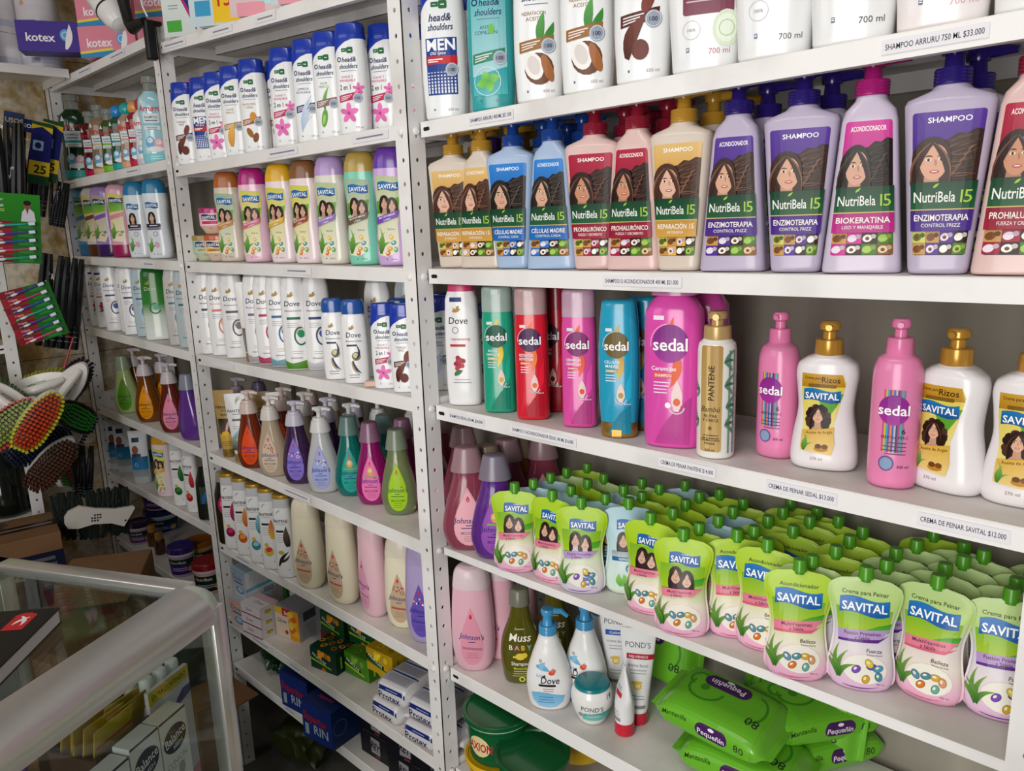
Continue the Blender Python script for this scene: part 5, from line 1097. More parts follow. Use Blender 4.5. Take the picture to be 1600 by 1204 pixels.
# ---- wet wipe packs
def wipes(L=.20, W=.115, H=.052, dark=1.):
    c = lambda h: shade(h, dark)
    F = Form([(-L / 2, W * .40, .0008, 3), (-L / 2 + .010, W * .43, .0012, 3), (-L / 2 + .022, W * .49, H * .33, 3.4), (-L / 2 + .045, W * .5, H * .47, 3.6), (0, W * .5, H * .5, 3.8), (L / 2 - .045, W * .5, H * .47, 3.6), (L / 2 - .022, W * .49, H * .33, 3.4), (L / 2 - .010, W * .43, .0012, 3), (L / 2, W * .40, .0008, 3)], smooth=3, N=40)
    A = Art(); A.rect(-L * .36, -W * .5 - .022, L * .36, W * .42, c('6cb82c')); gl, gd, pu = c('5fae2a'), c('3f8f1c'), '4a1f5e'
    A.ring(-.030, .004, .030, .0042, gd, ry=.026, a0=150, a1=360); A.ell(-.034, .006, .007, .007, gd); A.ring(-.050, .020, .016, .004, gd, a0=60, a1=260); A.ring(.045, .006, .022, .0038, gd, ry=.030, a0=-90, a1=90)
    A.rr(-.043, .013, .033, .040, .0132, pu); A.text('Pequeñín', -.005, .025, .012, 'f4eef6', .014, rot=180, maxw=.056); A.ell(-.005, .0355, .006, .003, 'f4eef6')
    A.text('80', .056, -.020, .0155, '2a2a2a', .0, rot=180)
    y = -W * .5 - .010
    A.text('Manzanilla', -.052, y + .006, .0075, '24301c', .006, maxw=.044); A.rr(-.016, y - .011, .036, y + .011, .010, pu); A.text('Pequeñín', .010, y - .002, .0095, 'f4eef6', .014, maxw=.044); A.ell(.010, y + .0065, .005, .0025, 'f4eef6'); A.text('80', .054, y - .001, .0120, '2a2a2a', 0)
    T = Matrix(((0, 0, 1, 0), (1, 0, 0, 0), (0, -1, 0, 0), (0, 0, 0, 1)))
    mb = MB().loft(F, 0, T); fl = A.bake(lambda u, v, o: tuple(T @ Vector(F.wrap(u, v, o))), .0008, .0002, .006, .006, lambda u, v: (v, u))
    return [('pack', mb.mesh('pack', [P(c('6cb82c'), .2, coat=.5)], 50)), ('label', fl.mesh('label', [FOIL], 0))]
g = 'green wet wipe packs'
WP = kind('wipes', wipes)
def wp(px, py, z, rz, tx, ty, lb, sc=1):
    p = atz(px, py, z); thing('wet_wipes_pack', lb, 'wipes', (p.x, p.y, z), R(rz), g, WP, (R(tx), R(ty)), sc)
wp(1130, 1112, -.635, 2, 8, 3, 'bright green wet wipe pack lying uppermost in front', .95)
wp(1165, 1180, -.688, 6, 2, 0, 'bright green wet wipe pack underneath the uppermost front one', .95)
wp(1268, 1104, -.645, 58, 6, 2, 'green wet wipe pack crosswise behind the uppermost front pack', .95)
wp(1275, 1150, -.697, 60, 0, 0, 'green wet wipe pack crosswise at the bottom right of the heap', .95)
p = aty(1050, 1040, .232); thing('wet_wipes_pack', 'green wet wipe pack standing on edge against the back behind the tubes', 'wipes', (p.x - .035, .232, -.655), R(2), g, WP, (R(80), 0), .95)
p = aty(1170, 1060, .205); thing('wet_wipes_pack', 'green wet wipe pack standing on edge against the back behind the front packs', 'wipes', (p.x + .075, .232, -.655), R(1), g, WP, (R(78), 0), .95)
# ---- bottom shelf: tubs
def tub(lidc, bodyc, word, wc, r=.062, h=.085, pic=True):
    F = Form([(0, r * .86, r * .86), (h * .9, r * .955, r * .955)], n=2, N=48, fil=.003); A = Art()
    A.rr(-.055, .012, .060, h * .78, .006, bodyc); A.ell(-.030, h * .45, .022, .021, 'e8d8a0'); A.text(word, -.028, h * .45, .0175, wc, .03, .1, maxw=.05)
    if pic: A.ell(.020, h * .34, .013, .0095, 'd8e04a'); A.ell(.020, h * .35, .0105, .0072, 'a8c83a'); A.rect(.006, h * .345, .034, h * .48, bodyc); A.rect(.044, .014, .062, h * .66, 'c8d8cc'); A.lines(.046, .060, h * .6, 7, .006, .0016, '4a6a54')
    mb = MB().loft(Form([(h * .86, r * .985, r * .985), (h * .885, r * 1.0, r * 1.0), (h * .90, r * .97, r * .97)], n=2, N=48))
    lid = MB().loft(Form([(h * .90, r, r), (h * .905, r * 1.03, r * 1.03), (h * .985, r * 1.03, r * 1.03), (h, r * 1.0, r * 1.0), (h * .985, r * .93, r * .93), (h * .955, r * .90, r * .90)], n=2, N=56))
    return [body_part(F, P(bodyc, .25, coat=.2)), label_part(A, F), ('rim', mb.mesh('rim', [P('d8dcd4', .35)])), ('lid', lid.mesh('lid', [P(lidc, .3, coat=.25)]))]
g = 'tubs of dish paste under the fifth shelf'
tg = kind('tubg', tub, '0c5a2c', '0f5a30', 'AXION', 'c8283a'); ty = kind('tuby', tub, 'e8b81a', 'e0b420', 'AXION', 'c8283a', .062, .085, False)
def tb(px, py, z, k, lb, rz=15, nm='tub'):
    p = atz(px, py, z); thing('dish_paste_tub', lb, 'tub', (p.x, p.y, z - .085), R(rz), g, k); return p
p = atz(778, 1103, -.768); thing('dish_paste_tub', 'green tub with dark green lid, left upper one with lime picture', 'tub', (p.x, p.y + .0, -.853), R(38), g, tg)
thing('dish_paste_tub', 'yellow tub underneath the left green-lidded tub', 'tub', (p.x, p.y, -.9385), R(30), g, ty)
p2 = atz(832, 1172, -.792); thing('dish_paste_tub', 'green tub with dark green lid, foremost one cut by the bottom edge', 'tub', (p2.x, p2.y, -.877), R(20), g, tg)
thing('dish_paste_tub', 'yellow tub underneath the foremost green-lidded tub', 'tub', (p2.x, p2.y, -.962), R(20), g, ty, sc if False else (0, 0)) if False else None
p3 = aty(905, 1160, .185); thing('dish_paste_tub', 'yellow-lidded tub to the right behind the foremost green lid', 'tub', (p3.x, .185, -.905), R(10), g, ty)

# ================================================================ lower shelves of the middle bay
g = 'drop-shaped bottles on the middle bay'
BO = bk('8a3414', 'e8501e', '4a2a7a', 'pump', 'd9c4bc', trans=.35); BB = bk('c9b39a', 'd9c3ac', '3a4a8a', 'pump', 'dcd6cf', 'flower', trans=.15); BP = bk('4a2a5a', '8f7ad8', '2a2a8a', 'pump', 'c9c4d4', 'stars', trans=.35); BW = bk('d4d6d8', 'aab4ea', '2a3a8a', 'pump', 'd8d8d8', 'stars', trans=.2)
BT = bk('067a72', '2aa89a', '123a7a', 'flip', '7a9a96', 'picture', trans=.25); BM = bk('a01470', 'f27ab8', '2a2a8a', 'flip', 'a87a98', 'picture', trans=.25); BG = bk('9ab07a', 'a8d42a', '1a6a3a', 'flip', '9aa890', trans=.55); BK = bk('8a1460', 'e060b0', '3a2a8a', 'pump', 'a89aa8', trans=.2); BD = bk('3a1a5a', '6a4a9a', '2a2a7a', 'pump', '6a5a7a', trans=.2)
zput('baby_shampoo_bottle', BO, 'B4', 398, 732, 22, 'orange drop-shaped pump bottle, first of the full row', 'bottle', g, 1, 0, .02)
zput('baby_shampoo_bottle', BB, 'B4', 431, 745, 26, 'beige drop-shaped pump bottle', 'bottle', g, 1, 0, .02)
zput('baby_shampoo_bottle', BP, 'B4', 470, 757, 22, 'violet see-through pump bottle with lilac drop label in the middle of its row', 'bottle', g, 1, 0, .02)
zput('baby_shampoo_bottle', BW, 'B4', 509, 771, 18, 'pearl white pump bottle with pale blue drop label', 'bottle', g, 1, 0, .02)
zput('baby_shampoo_bottle', BT, 'B4', 553, 776, 10, 'teal drop-shaped bottle with frosted flip cap', 'bottle', g, 1, 0, .02)
zput('baby_shampoo_bottle', BM, 'B4', 586, 790, 14, 'magenta drop-shaped bottle with frosted flip cap left of the green one', 'bottle', g, 1, 0, .02)
zput('baby_shampoo_bottle', BG, 'B4', 627, 806, 12, 'pale green see-through drop-shaped bottle, foremost near the post', 'bottle', g, 1, 0, .02)
put('baby_shampoo_bottle', BK, 'B4', 352, 690, .085, 30, 'magenta pump bottle in the corner behind the gold tube', 'bottle', g)
put('baby_shampoo_bottle', BD, 'B4', 350, 690, .145, 30, 'dark violet pump bottle deepest in the corner behind the gold tube', 'bottle', g)
for i, (k, x, nm) in enumerate([(BO, -.675, 'orange'), (BB, -.578, 'beige'), (BP, -.480, 'violet'), (BW, -.387, 'pearl white')]):
    put('baby_shampoo_bottle', k, 'B4', 0, 0, .098, 22, f'pump bottle in the second row behind the {nm} one', 'bottle', g, x=x)
    put('baby_shampoo_bottle', k, 'B4', 0, 0, .165, 22, f'pump bottle in the third row behind the {nm} one', 'bottle', g, x=x + .012)
put('baby_shampoo_bottle', BT, 'B4', 0, 0, .135, 12, 'frosted-capped bottle in the second row behind the teal one', 'bottle', g, .97, x=-.315)
put('baby_shampoo_bottle', BW, 'B4', 0, 0, .205, 12, 'pump bottle in the third row behind the teal one', 'bottle', g, x=-.30)
for i, (x, y, lb) in enumerate([(-.235, .125, 'frosted-capped pink bottle in the second row behind the magenta one'), (-.150, .125, 'frosted-capped pink bottle in the second row behind the pale green one'), (-.21, .20, 'frosted-capped pink bottle in the third row behind the magenta one'), (-.09, .16, 'frosted-capped pink bottle deepest beside the post')]):
    put('baby_shampoo_bottle', BM if i < 2 else JP, 'B4', 0, 0, y, 12, lb, 'bottle', g, x=x)
def mk_pan(gold):
    def f(A):
        ink = '241a10'
        if gold: A.rect(-.017, .020, .017, .060, 'd8a838', 'b9985a'); A.rect(-.018, .060, .018, .100, '2a1d18', '6a5a4a'); A.blade(.002, .062, .012, .098, .003, .002, 'e0a8a0', 6); A.ell(0, .062, .009, .006, 'e8b83a'); A.lines(-.014, .014, .040, 3, .005, .0012, '5a4418'); A.ring(.004, .150, .018, .0012, 'd8c088', a0=200, a1=320)
        else: A.blade(.000, .145, .014, .160, .0012, .004, '8a8a8a', 5); A.blade(-.002, .150, .014, .165, .0012, .004, '9a9a9a', 5); A.rr(-.012, .104, .012, .1095, .001, '6a6a6a'); A.poly([(-.018, .030), (.018, .030), (.02, .07), (.004, .085), (-.018, .060)], 'a8ccd8', '3a4a3a'); A.ell(.0, .058, .006, .004, 'e0c04a'); A.lines(-.012, .012, .090, 2, .005, .0011, '9a9a9a')
        A.text('PANTENE', 0, .129, .0075, ink, .006, maxw=.044); A.lines(-.012, .012, .120, 1, .003, .0012, ink); 
        if gold: A.text('Bambú', 0, .110, .006, ink, 0, .2, maxw=.02)
    return f
g = 'standing cream tubes on the middle bay'
zput('cream_tube', kind('ptg', soap_tube, 'a98a4e', '9a7a3c', mk_pan(True), .172, .027, .5), 'B4', 360, 714, 20, 'gold tube standing on its cap in the corner by the left post', 'tube', g, 1, 0, .014)
zput('cream_tube', kind('ptw', soap_tube, 'e4e4e2', 'a88a4a', mk_pan(False), .172, .027, .4), 'B4', 379, 722, 14, 'white tube standing on its gold cap beside the gold tube', 'tube', g, 1, 0, .016)
put('cream_tube', kind('ptg', soap_tube, 'a98a4e', '9a7a3c', mk_pan(True), .172, .027, .5), 'B4', 0, 0, .075, 8, 'gold tube standing behind the white tube', 'tube', g, x=-.745)
put('cream_tube', kind('ptw', soap_tube, 'e4e4e2', 'a88a4a', mk_pan(False), .172, .027, .4), 'B4', 0, 0, .095, 8, 'white tube set back between the tubes and the orange pump bottle', 'tube', g, x=-.70)
# ---- sixth level: slim white bottles with gold caps, lotions
def pant(c1, c2, blob):
    F = Form([(0, .0225, .0165), (.01, .0240, .0175), (.09, .0232, .0170), (.15, .0215, .016), (.172, .0200, .015)], n=2.5, smooth=3, fil=.004); A = Art()
    A.text('PANTENE', -.003, .140, .0078, '25252a', .008, maxw=.036); A.blade(-.010, .157, .002, .166, .001, .003, '8a8a90', 5); A.lines(-.012, .010, .132, 1, .003, .0010, '8a8a90'); A.rect(-.014, .113, .004, .118, '2a2a2e'); A.lines(-.014, .006, .106, 4, .0055, .0011, '9a9aa2', 'L')
    A.blade(.012, .078, .010, .128, .0075, .002, c1, 7, c2, .8)
    if blob: A.ell(-.002, .048, .011, .013, c1, 20); A.ell(-.001, .052, .008, .006, c2, 20); A.ell(-.006, .064, .005, .005, 'd8b04a')
    else: A.blade(-.014, .03, .012, .066, .004, .004, '2a2420', 6); A.blade(-.012, .04, .014, .058, .003, -.004, '3a3028', 6); A.ell(-.006, .064, .007, .005, 'c8a83a')
    A.rect(.008, .020, .010, .0225, '5a6a8a')
    return [body_part(F, P('ecebec', .24, coat=.2)), label_part(A, F), ('cap', MB().loft(Form([(.171, .0203, .0152), (.190, .0198, .0150), (.194, .0198, .0150), (.2, .0200, .0152)], n=2.5, top=.0015)).mesh('cap', [P('d9d9dc', .3, trans=.2)]), None, [('band', MB().loft(Form([(.1925, .0203, .0155), (.2012, .0202, .0154)], n=2.5, top=.001)).mesh('band', [P('c2993c', .3, metal=.5)]), 'gold band')])]
g = 'slim white bottles with gold tops'
for c, px, py, lb in [(('8a1440', 'c8386a', True), 369, 858, 'slim white gold-topped bottle with crimson leaf, first beside the dark bottle'), (('c85a1e', 'e8a04a', True), 388, 868, 'slim white gold-topped bottle with orange leaf'), (('2f8a9a', '9ac8d0', True), 409, 880, 'slim white gold-topped bottle with teal splash'), (('d8b83a', 'd83a4a', True), 429, 890, 'slim white gold-topped bottle with yellow and red splash'), (('2a2420', '6a5a4a', False), 452, 903, 'slim white gold-topped bottle with black bamboo picture')]:
    zput(SH, kind(('pant',) + c, pant, *c), 'B5', px, py, 22, lb, 'bottle', g, 1.02, 0, .017)
def dark():
    F = Form([(0, .024, .019), (.01, .0255, .020), (.13, .0250, .0195), (.165, .0170, .015)], n=2.5, smooth=3, fil=.004); A = Art(); A.ell(.002, .105, .014, .024, 'c8286a'); A.ell(.002, .108, .009, .010, 'e87aa0'); A.ell(.001, .066, .005, .006, 'd8c83a'); A.rect(.006, .040, .010, .045, 'c8c0a0')
    return [body_part(F, P('2c2410', .12, trans=.35, coat=.5)), label_part(A, F), ('cap', MB().loft(Form([(.164, .018, .016), (.188, .017, .015)], n=2.4, top=.002)).mesh('cap', [P('a8a490', .3, trans=.3)]))]
zput(SH, kind('dark', dark), 'B5', 352, 845, 24, 'dark brown see-through bottle with pink label at the left post', 'bottle', None, 1.05, 0, .018)
g = 'cream and pink lotion bottles on the middle bay'
LC = lk('ece3c8', 'c9ae8e', '2a3a7a', 'e6dcc4', 'flower', .218); LPi = lk('ecc2cc', 'e8a0c0', '3a3a8a', 'e8c4cc', 'plain', .21); LV = lk('b0a0cc', '6a55b8', '2a2a7a', 'a89ac0', 'stars', .205); LR = lk('b83048', 'd86a7a', '3a2a5a', 'a82840', 'plain', .21)
zput('lotion_bottle', LC, 'B5', 488, 921, 34, 'cream lotion bottle, left one of the two big cream ones', 'bottle', g, .985, 0, .022)
zput('lotion_bottle', LC, 'B5', 541, 945, 46, 'cream lotion bottle turned aside, right one of the two big cream ones', 'bottle', g, 1.02, 0, .022)
zput('lotion_bottle', LPi, 'B5', 589, 965, 62, 'pink lotion bottle turned edgeways between the cream ones', 'bottle', g, 1.02, 0, .024)
zput('lotion_bottle', lk('ece3c8', 'c9ae8e', '2a3a7a', 'e0d8c4', 'flower', .2), 'B5', 634, 983, 22, 'smaller cream lotion bottle beside the purple one', 'bottle', g, .97, 0, .020)
zput('lotion_bottle', LV, 'B5', 668, 1006, 22, 'lilac lotion bottle half hidden by the post', 'bottle', g, 1, 0, .020)
put('lotion_bottle', LC, 'B5', 0, 0, .11, 34, 'cream lotion bottle in the second row behind the left big one', 'bottle', g, .97, x=-.435)
put('lotion_bottle', LC, 'B5', 0, 0, .12, 40, 'cream lotion bottle in the second row behind the right big one', 'bottle', g, .97, x=-.315)
put('lotion_bottle', LR, 'B5', 0, 0, .13, 40, 'red lotion bottle in the second row behind the pink one', 'bottle', g, x=-.20)
# ---- seventh level: boxes and soaps
def boxy(w, d, h, faces, bev=.0008, mat=None, base='f0f0f0', name='box'):
    """carton: faces maps front/right/top to an Art in metres from the face centre"""
    out = [(name, MB().box(-w / 2, w / 2, -d / 2, d / 2, 0, h, 0, bev).mesh(name, [mat or P(base, .4)]))]
    W_ = {'front': lambda u, v, o: (u, -d / 2 - o, h / 2 + v), 'right': lambda u, v, o: (w / 2 + o, u, h / 2 + v), 'top': lambda u, v, o: (u, v, h + o), 'left': lambda u, v, o: (-w / 2 - o, -u, h / 2 + v)}
    for f, A in faces.items(): out.append(('print', A.bake(W_[f], .0003, .00012, None).mesh('print', [printed(.4)], 0)))
    return out
def dbox(tall, w, d, h, c1):
    A = Art(); B = Art(); T_ = Art()
    A.rect(-w / 2, -h / 2, w / 2, h / 2, c1, 'd8c0b8'); A.text('Dove', -.004, h * .20, .016, '3a5a8a', .0, .12, maxw=w * .8); A.rect(-w * .3, -h * .02, w * .3, h * .05, '2f7ab0'); A.ell(.006, -h * .25, w * .3, h * .14, '5a8ab8'); A.ell(.006, -h * .23, w * .2, h * .09, 'a8c8e0')
    B.rect(-d / 2, -h / 2, d / 2, h / 2, 'e6eaee'); B.lines(-d * .4, d * .4, h * .42, 9, h * .062, h * .02, 'b4b8c0'); B.poly([(-d / 2, -h * .12), (d / 2, -h * .02), (d / 2, -h * .14), (-d / 2, -h * .24)], '7ab8dc'); B.rect(d * .08, -h * .46, d * .44, -h * .26, 'a8aeb6')
    T_.rect(-w / 2, -d / 2, w / 2, d / 2, 'a8bccc'); T_.rect(-w * .3, -d * .2, w * .1, d * .1, '6a7a8a')
    return boxy(w, d, h, {'front': A, 'right': B, 'top': T_}, base='dfe4e8')
def bput(nm, parts, s, px, py, rz, lb, cat, g_=None, dz=0, d=.0, sc=1):
    """px, py: the nearest bottom corner (right front) of a carton"""
    p = atz(px, py, top(s, -.6) + dz); p = atz(px, py, top(s, p.x) + dz)
    return thing(nm, lb, cat, (p.x, p.y, top(s, p.x) + dz), R(rz), g_, parts, (0, 0), sc)
def shift(parts, dx, dy):
    return parts
def corner(nm, w, d, h, parts, s, px, py, rz, lb, cat, g_=None, dz=0):
    p = atz(px, py, top(s, -.6)); p = atz(px, py, top(s, p.x)); a = R(rz)
    c = Vector((p.x, p.y, 0)) + Vector((math.cos(a) * -w / 2 - math.sin(a) * d / 2, math.sin(a) * -w / 2 + math.cos(a) * d / 2, 0))
    return thing(nm, lb, cat, (c.x, c.y, top(s, c.x) + dz + .0009), a, g_, parts)
g = 'soap cartons on the seventh level'
k1 = kind('dboxa', dbox, True, .075, .085, .075, 'd8a8a0'); k2 = kind('dboxb', dbox, True, .075, .085, .075, '8aa4c0')
corner('soap_box', .075, .085, .075, k1, 'B6', 385, 985, 4, 'soap carton with blue circle at the left post, lower one', 'box', g)
corner('soap_box', .075, .085, .075, k2, 'B6', 376, 935, 4, 'grey blue soap carton on top of the stack at the left post', 'box', g, .0765) if False else thing('soap_box', 'grey blue soap carton on top of the stack at the left post', 'box', (-.855, .058, top('B6', -.85) + .0755), R(2), g, k2)
def tri():
    A = Art(); B = Art(); T_ = Art(); w, d, h = .082, .058, .028
    A.rect(-w / 2, -h / 2, w / 2, h / 2, 'dcd4da'); A.rect(-w / 2, -h / 2, w / 2, -h / 2 + .0035, 'a83a6a'); A.text('Dove', -.008, .002, .009, '4a4a6a', 0, .12)
    B.rect(-d / 2, -h / 2, d / 2, h / 2, 'ece4ea'); B.ell(-.006, .0, .010, .006, 'd8c04a'); B.text('Dove', -.006, .004, .006, '4a4a6a', 0, .12); B.poly([(.012, -h / 2), (d / 2, -h / 2), (d / 2, h / 4)], 'a83a6a')
    T_.rect(-w / 2, -d / 2, w / 2, d / 2, 'e4dce2'); T_.rect(-w / 2, d * .1, w / 2, d / 2, 'e0b0bc'); T_.text('Dove', .008, -.006, .012, '5a6a9a', 0, .12)
    return boxy(w, d, h, {'front': A, 'right': B, 'top': T_}, .003, base='e4dce2', name='wrap')
kt = kind('tri', tri)
for i, lb in enumerate(['white and pink soap bar, lowest of the stack of three', 'white and pink soap bar, middle of the stack of three', 'white and pink soap bar, topmost of the stack of three']):
    corner('soap_bar', .082, .058, .028, kt, 'B6', 411, 1000, 8, lb, 'soap', 'stack of three soap bars', .0285 * i)
wb = kind('wbox', lambda: boxy(.06, .05, .085, {'front': Art().rect(-.03, -.0425, .03, .0425, 'e8e0e4').text('Dove', 0, .026, .009, '3a4a7a', 0, .12).rect(-.02, .0, .02, .016, 'b8789a').lines(-.02, .02, -.012, 4, .006, .0014, '8a9aaa')}, base='ece8ea'))
thing('soap_box', 'white carton with mauve panel behind the stack of three soaps', 'box', (-.745, .145, top('B6', -.74) + .0009), R(10), g, wb)
thing('soap_box', 'white carton with mauve panel further right, behind the orange flower carton', 'box', (-.665, .165, top('B6', -.66) + .0009), R(6), g, wb)
thing('soap_box', 'bright green carton peeping out behind the stack of three soaps', 'box', (-.812, .15, top('B6', -.81)), R(6), g, kind('gbox', lambda: boxy(.045, .04, .09, {'front': Art().rect(-.0225, -.045, .0225, .045, '2a8a2a', '5ab83a').ell(.004, .01, .012, .018, '1a4a1a')}, base='2f8f2f')))
def glow():
    w, d, h = .088, .075, .082; A = Art(); B = Art(); T_ = Art()
    A.rect(-w / 2, -h / 2, w / 2, h / 2, 'e8d0bc'); A.rect(-w / 2, h * .28, -w * .18, h * .5, 'e8c02a'); A.rect(-w * .18, h * .24, w * .2, h * .5, 'c8202a'); A.text('3x1', 0, h * .36, .010, 'ffffff', .02); A.poly([(w * .1, -h / 2), (w / 2, -h / 2), (w / 2, h / 2), (w * .24, h / 2), (w * .05, h * .1)], 'e89a1a')
    for k in range(6): A.ell(w * .25 + .008 * math.cos(k * 1.9), -.022 + .010 * k, .012, .009, ['f0b82a', 'd86a1a', 'f4c84a'][k % 3], 40 * k)
    A.text('Glow', -w * .22, h * .06, .012, '3a3040', 0, .2); A.ell(-w * .05, -h * .3, .006, .006, 'a83a2a')
    B.rect(-d / 2, -h / 2, d / 2, h / 2, 'b8b4bc'); B.rect(-d * .3, h * .12, d * .25, h * .42, '4a4a5a'); [B.rect(-d * .38 + .005 * k, -h * .45, -d * .36 + .005 * k, 0, '7a7884') for k in range(9)]
    T_.rect(-w / 2, -d / 2, w / 2, d / 2, '9c9aa0'); T_.lines(-w * .4, w * .4, d * .35, 6, .01, .002, 'b0aeb4')
    return boxy(w, d, h, {'front': A, 'right': B, 'top': T_}, .002, base='c8c0b8')
corner('soap_box', .088, .075, .082, kind('glow', glow), 'B6', 470, 1004, 12, 'soap carton with orange flowers and grey top', 'box', g)
def palm(c1, c2, c3, w=.085, d=.065, h=.055, word='PALMOLIVE'):
    A = Art(); B = Art(); T_ = Art()
    A.rect(-w / 2, -h / 2, w / 2, h / 2, c1); A.poly([(-w / 2, h * .02), (w * .3, -h * .28), (w * .3, -h * .34), (-w / 2, -h * .12)], c2); A.poly([(-w / 2, h * .22), (w * .16, -h * .08), (w * .16, -h * .24), (-w / 2, .0)], '0e3018'); A.text(word, -w * .16, h * .02, .008, 'e8f0e0', .012, rot=-22, maxw=w * .55)
    for k in range(6): A.ell(-.01 + .010 * (k % 4), h * .32 - .002 * k - (.034 if k == 5 else 0), .008, .0065, [c3, shade(c3, 1.15), shade(c3, .8)][k % 3], 30 * k)
    B.rect(-d / 2, -h / 2, d / 2, h / 2, shade(c1, .85)); B.rect(-d * .3, -h * .3, -d * .22, h * .25, c2); B.rect(d * .18, -h * .1, d * .26, h * .35, c2)
    T_.rect(-w / 2, -d / 2, w / 2, d / 2, c1)
    for k in range(8): T_.ell(-w * .4 + .011 * k, .018 * math.sin(k * 2.1), .009, .007, [c3, shade(c3, .7)][k % 2], 30 * k); T_.ell(-w * .4 + .011 * k, .018 * math.sin(k * 2.1), .0045, .0035, shade(c1, .8), 30 * k)
    return boxy(w, d, h, {'front': A, 'right': B, 'top': T_}, .004, base=c1, name='wrap', mat=P(c1, .25, coat=.3))
g = 'fruit soap packs on the seventh level'
pd = kind('palmd', palm, '0f3a2a', '8ac82a', 'e09030'); pg = kind('palmg', palm, '4a8a1e', 'b8d83a', '7aa83a'); pr = kind('palmr', palm, '7a1420', 'c8a83a', 'c83a3a'); py_ = kind('palmy', palm, 'c9a01a', '3a6a1a', 'e8c82a'); po = kind('palmo', palm, '1c4a2a', '8ac82a', 'e0902a')
corner('soap_pack', .085, .065, .055, pd, 'B6', 527, 1056, 12, 'dark green soap pack with orange slices, foremost on its shelf', 'soap', g)
corner('soap_pack', .085, .065, .055, pg, 'B6', 578, 1068, 6, 'bright green soap pack right of the dark green one', 'soap', g)
pgp = thing('soap_pack', 'yellow soap pack lying on the bright green one', 'soap', (-.285, .090, top('B6', -.28) + .056), R(6), g, py_)
thing('soap_pack', 'pale green soap pack standing behind the bright green one', 'soap', (-.285, .165, top('B6', -.28) + .0009), R(6), g, pg)
thing('soap_pack', 'red soap pack at the back behind the orange flower carton, lower one', 'soap', (-.520, .115, top('B6', -.5)), R(8), g, pr)
thing('soap_pack', 'orange soap pack lying on the red one at the back', 'soap', (-.515, .115, top('B6', -.5) + .056), R(8), g, po)
thing('soap_pack', 'dark soap pack standing behind the foremost dark green pack', 'soap', (-.405, .155, top('B6', -.4)), R(10), g, pd)
thing('soap_pack', 'dark soap pack on top behind the foremost dark green pack', 'soap', (-.42, .135, top('B6', -.4) + .056), R(14), g, po)
def prot(c='d8a890'):
    w, d, h = .078, .115, .046; F = Form([(-w / 2 - .016, d * .30, .004, 3), (-w / 2 - .006, d * .34, .006, 3), (-w / 2 - .0015, d * .47, h * .44, 4), (-w / 2 + .004, d * .5, h * .5, 5), (w / 2 - .004, d * .5, h * .5, 5), (w / 2 + .0015, d * .47, h * .44, 4), (w / 2 + .006, d * .34, .006, 3), (w / 2 + .016, d * .30, .010, 3), (w / 2 + .020, d * .30, .012, 3)], N=40)
    T = Matrix(((0, 0, 1, 0), (1, 0, 0, 0), (0, -1, 0, h / 2), (0, 0, 0, 1))); A = Art(); y0 = -d / 2
    A.rect(-w / 2, y0 - h * .95, w / 2, d * .44, 'dddbe0'); A.poly([(-w / 2, y0 - h * .95), (w / 2, y0 - h * .95), (w / 2, y0 - h * .88), (-w * .2, y0 - h * .80), (-w / 2, y0 - h * .66)], c)
    A.rect(-w / 2, y0 - h * .24, w / 2, y0 - h * .03, '1c2f7a'); A.rect(-w / 2, y0 - h * .2, -w * .38, y0 - h * .05, 'd8b02a'); A.lines(-w * .2, w * .3, y0 - h * .15, 1, .004, .0014, 'b8c4e8'); A.text('Protex', -.004, y0 - h * .50, .0175, '16245c', .012, maxw=w * .78)
    for k in range(3):
        yy = -d / 2 + .012 + k * d / 3; A.rect(-w * .45, yy, w * .45, yy + d / 3 - .012, 'b4b2bc'); A.lines(-w * .4, w * .4, yy + d / 3 - .018, 4, .0055, .0015, '8a88a0')
        if k: A.rect(-w / 2, yy - .009, w / 2, yy - .004, '2a4a9a')
    E_ = MB().loft(F, 0, T)
    return [('wrap', E_.mesh('wrap', [P('d9d7da', .25, coat=.4)], 50)), ('label', A.bake(lambda u, v, o: tuple(T @ Vector(F.wrap(u, v, o))), .0006, .00015, .008, .006, lambda u, v: (v, u)).mesh('label', [printed(.28, .3)], 0))]
kp = kind('prot', prot); kp2 = kind('prot2', prot, '9ac8c8')
g = 'white and blue soap multipacks'
z6 = top('B6', -.2)
def pp(x, y, z, rz, lb, k=kp, ty=0): thing('soap_multipack', lb, 'soap', (x, y, z), R(rz), g, k, (0, R(ty)))
def pxz(px, py, z): p = atz(px, py, z); return p.x, p.y + .058
x, y = pxz(598, 1126, z6); pp(x - .0, y, z6 + .0005, 4, 'white soap multipack at the bottom left of the pile')
x1, y1 = pxz(652, 1165, z6); pp(x1 - .002, y1 - .002, z6 + .0005, 6, 'white soap multipack at the bottom right of the pile, foremost', kp)
pp(x + .02, y + .004, z6 + .048, 8, 'white soap multipack on the upper left of the pile')
pp(x + .121, y + .006, z6 + .048, 6, 'white soap multipack on the upper right of the pile')
x2, y2 = pxz(697, 1195, z6); pp(min(x2, -.062), y2 + .004, z6 + .0005, 10, 'white soap multipack half hidden behind the perforated post', kp2)
pp(x + .06, y + .130, z6 + .0005, 4, 'white soap multipack lying at the back under the fifth shelf lip'); pp(x + .04, y + .125, z6 + .048, 4, 'white soap multipack at the back, second layer'); pp(x + .14, y + .125, z6 + .048, 4, 'white soap multipack at the back behind the post, second layer'); pp(x + .155, y + .125, z6 + .0005, 4, 'white soap multipack at the back behind the post, bottom layer')
zc6 = top('C6', .05)
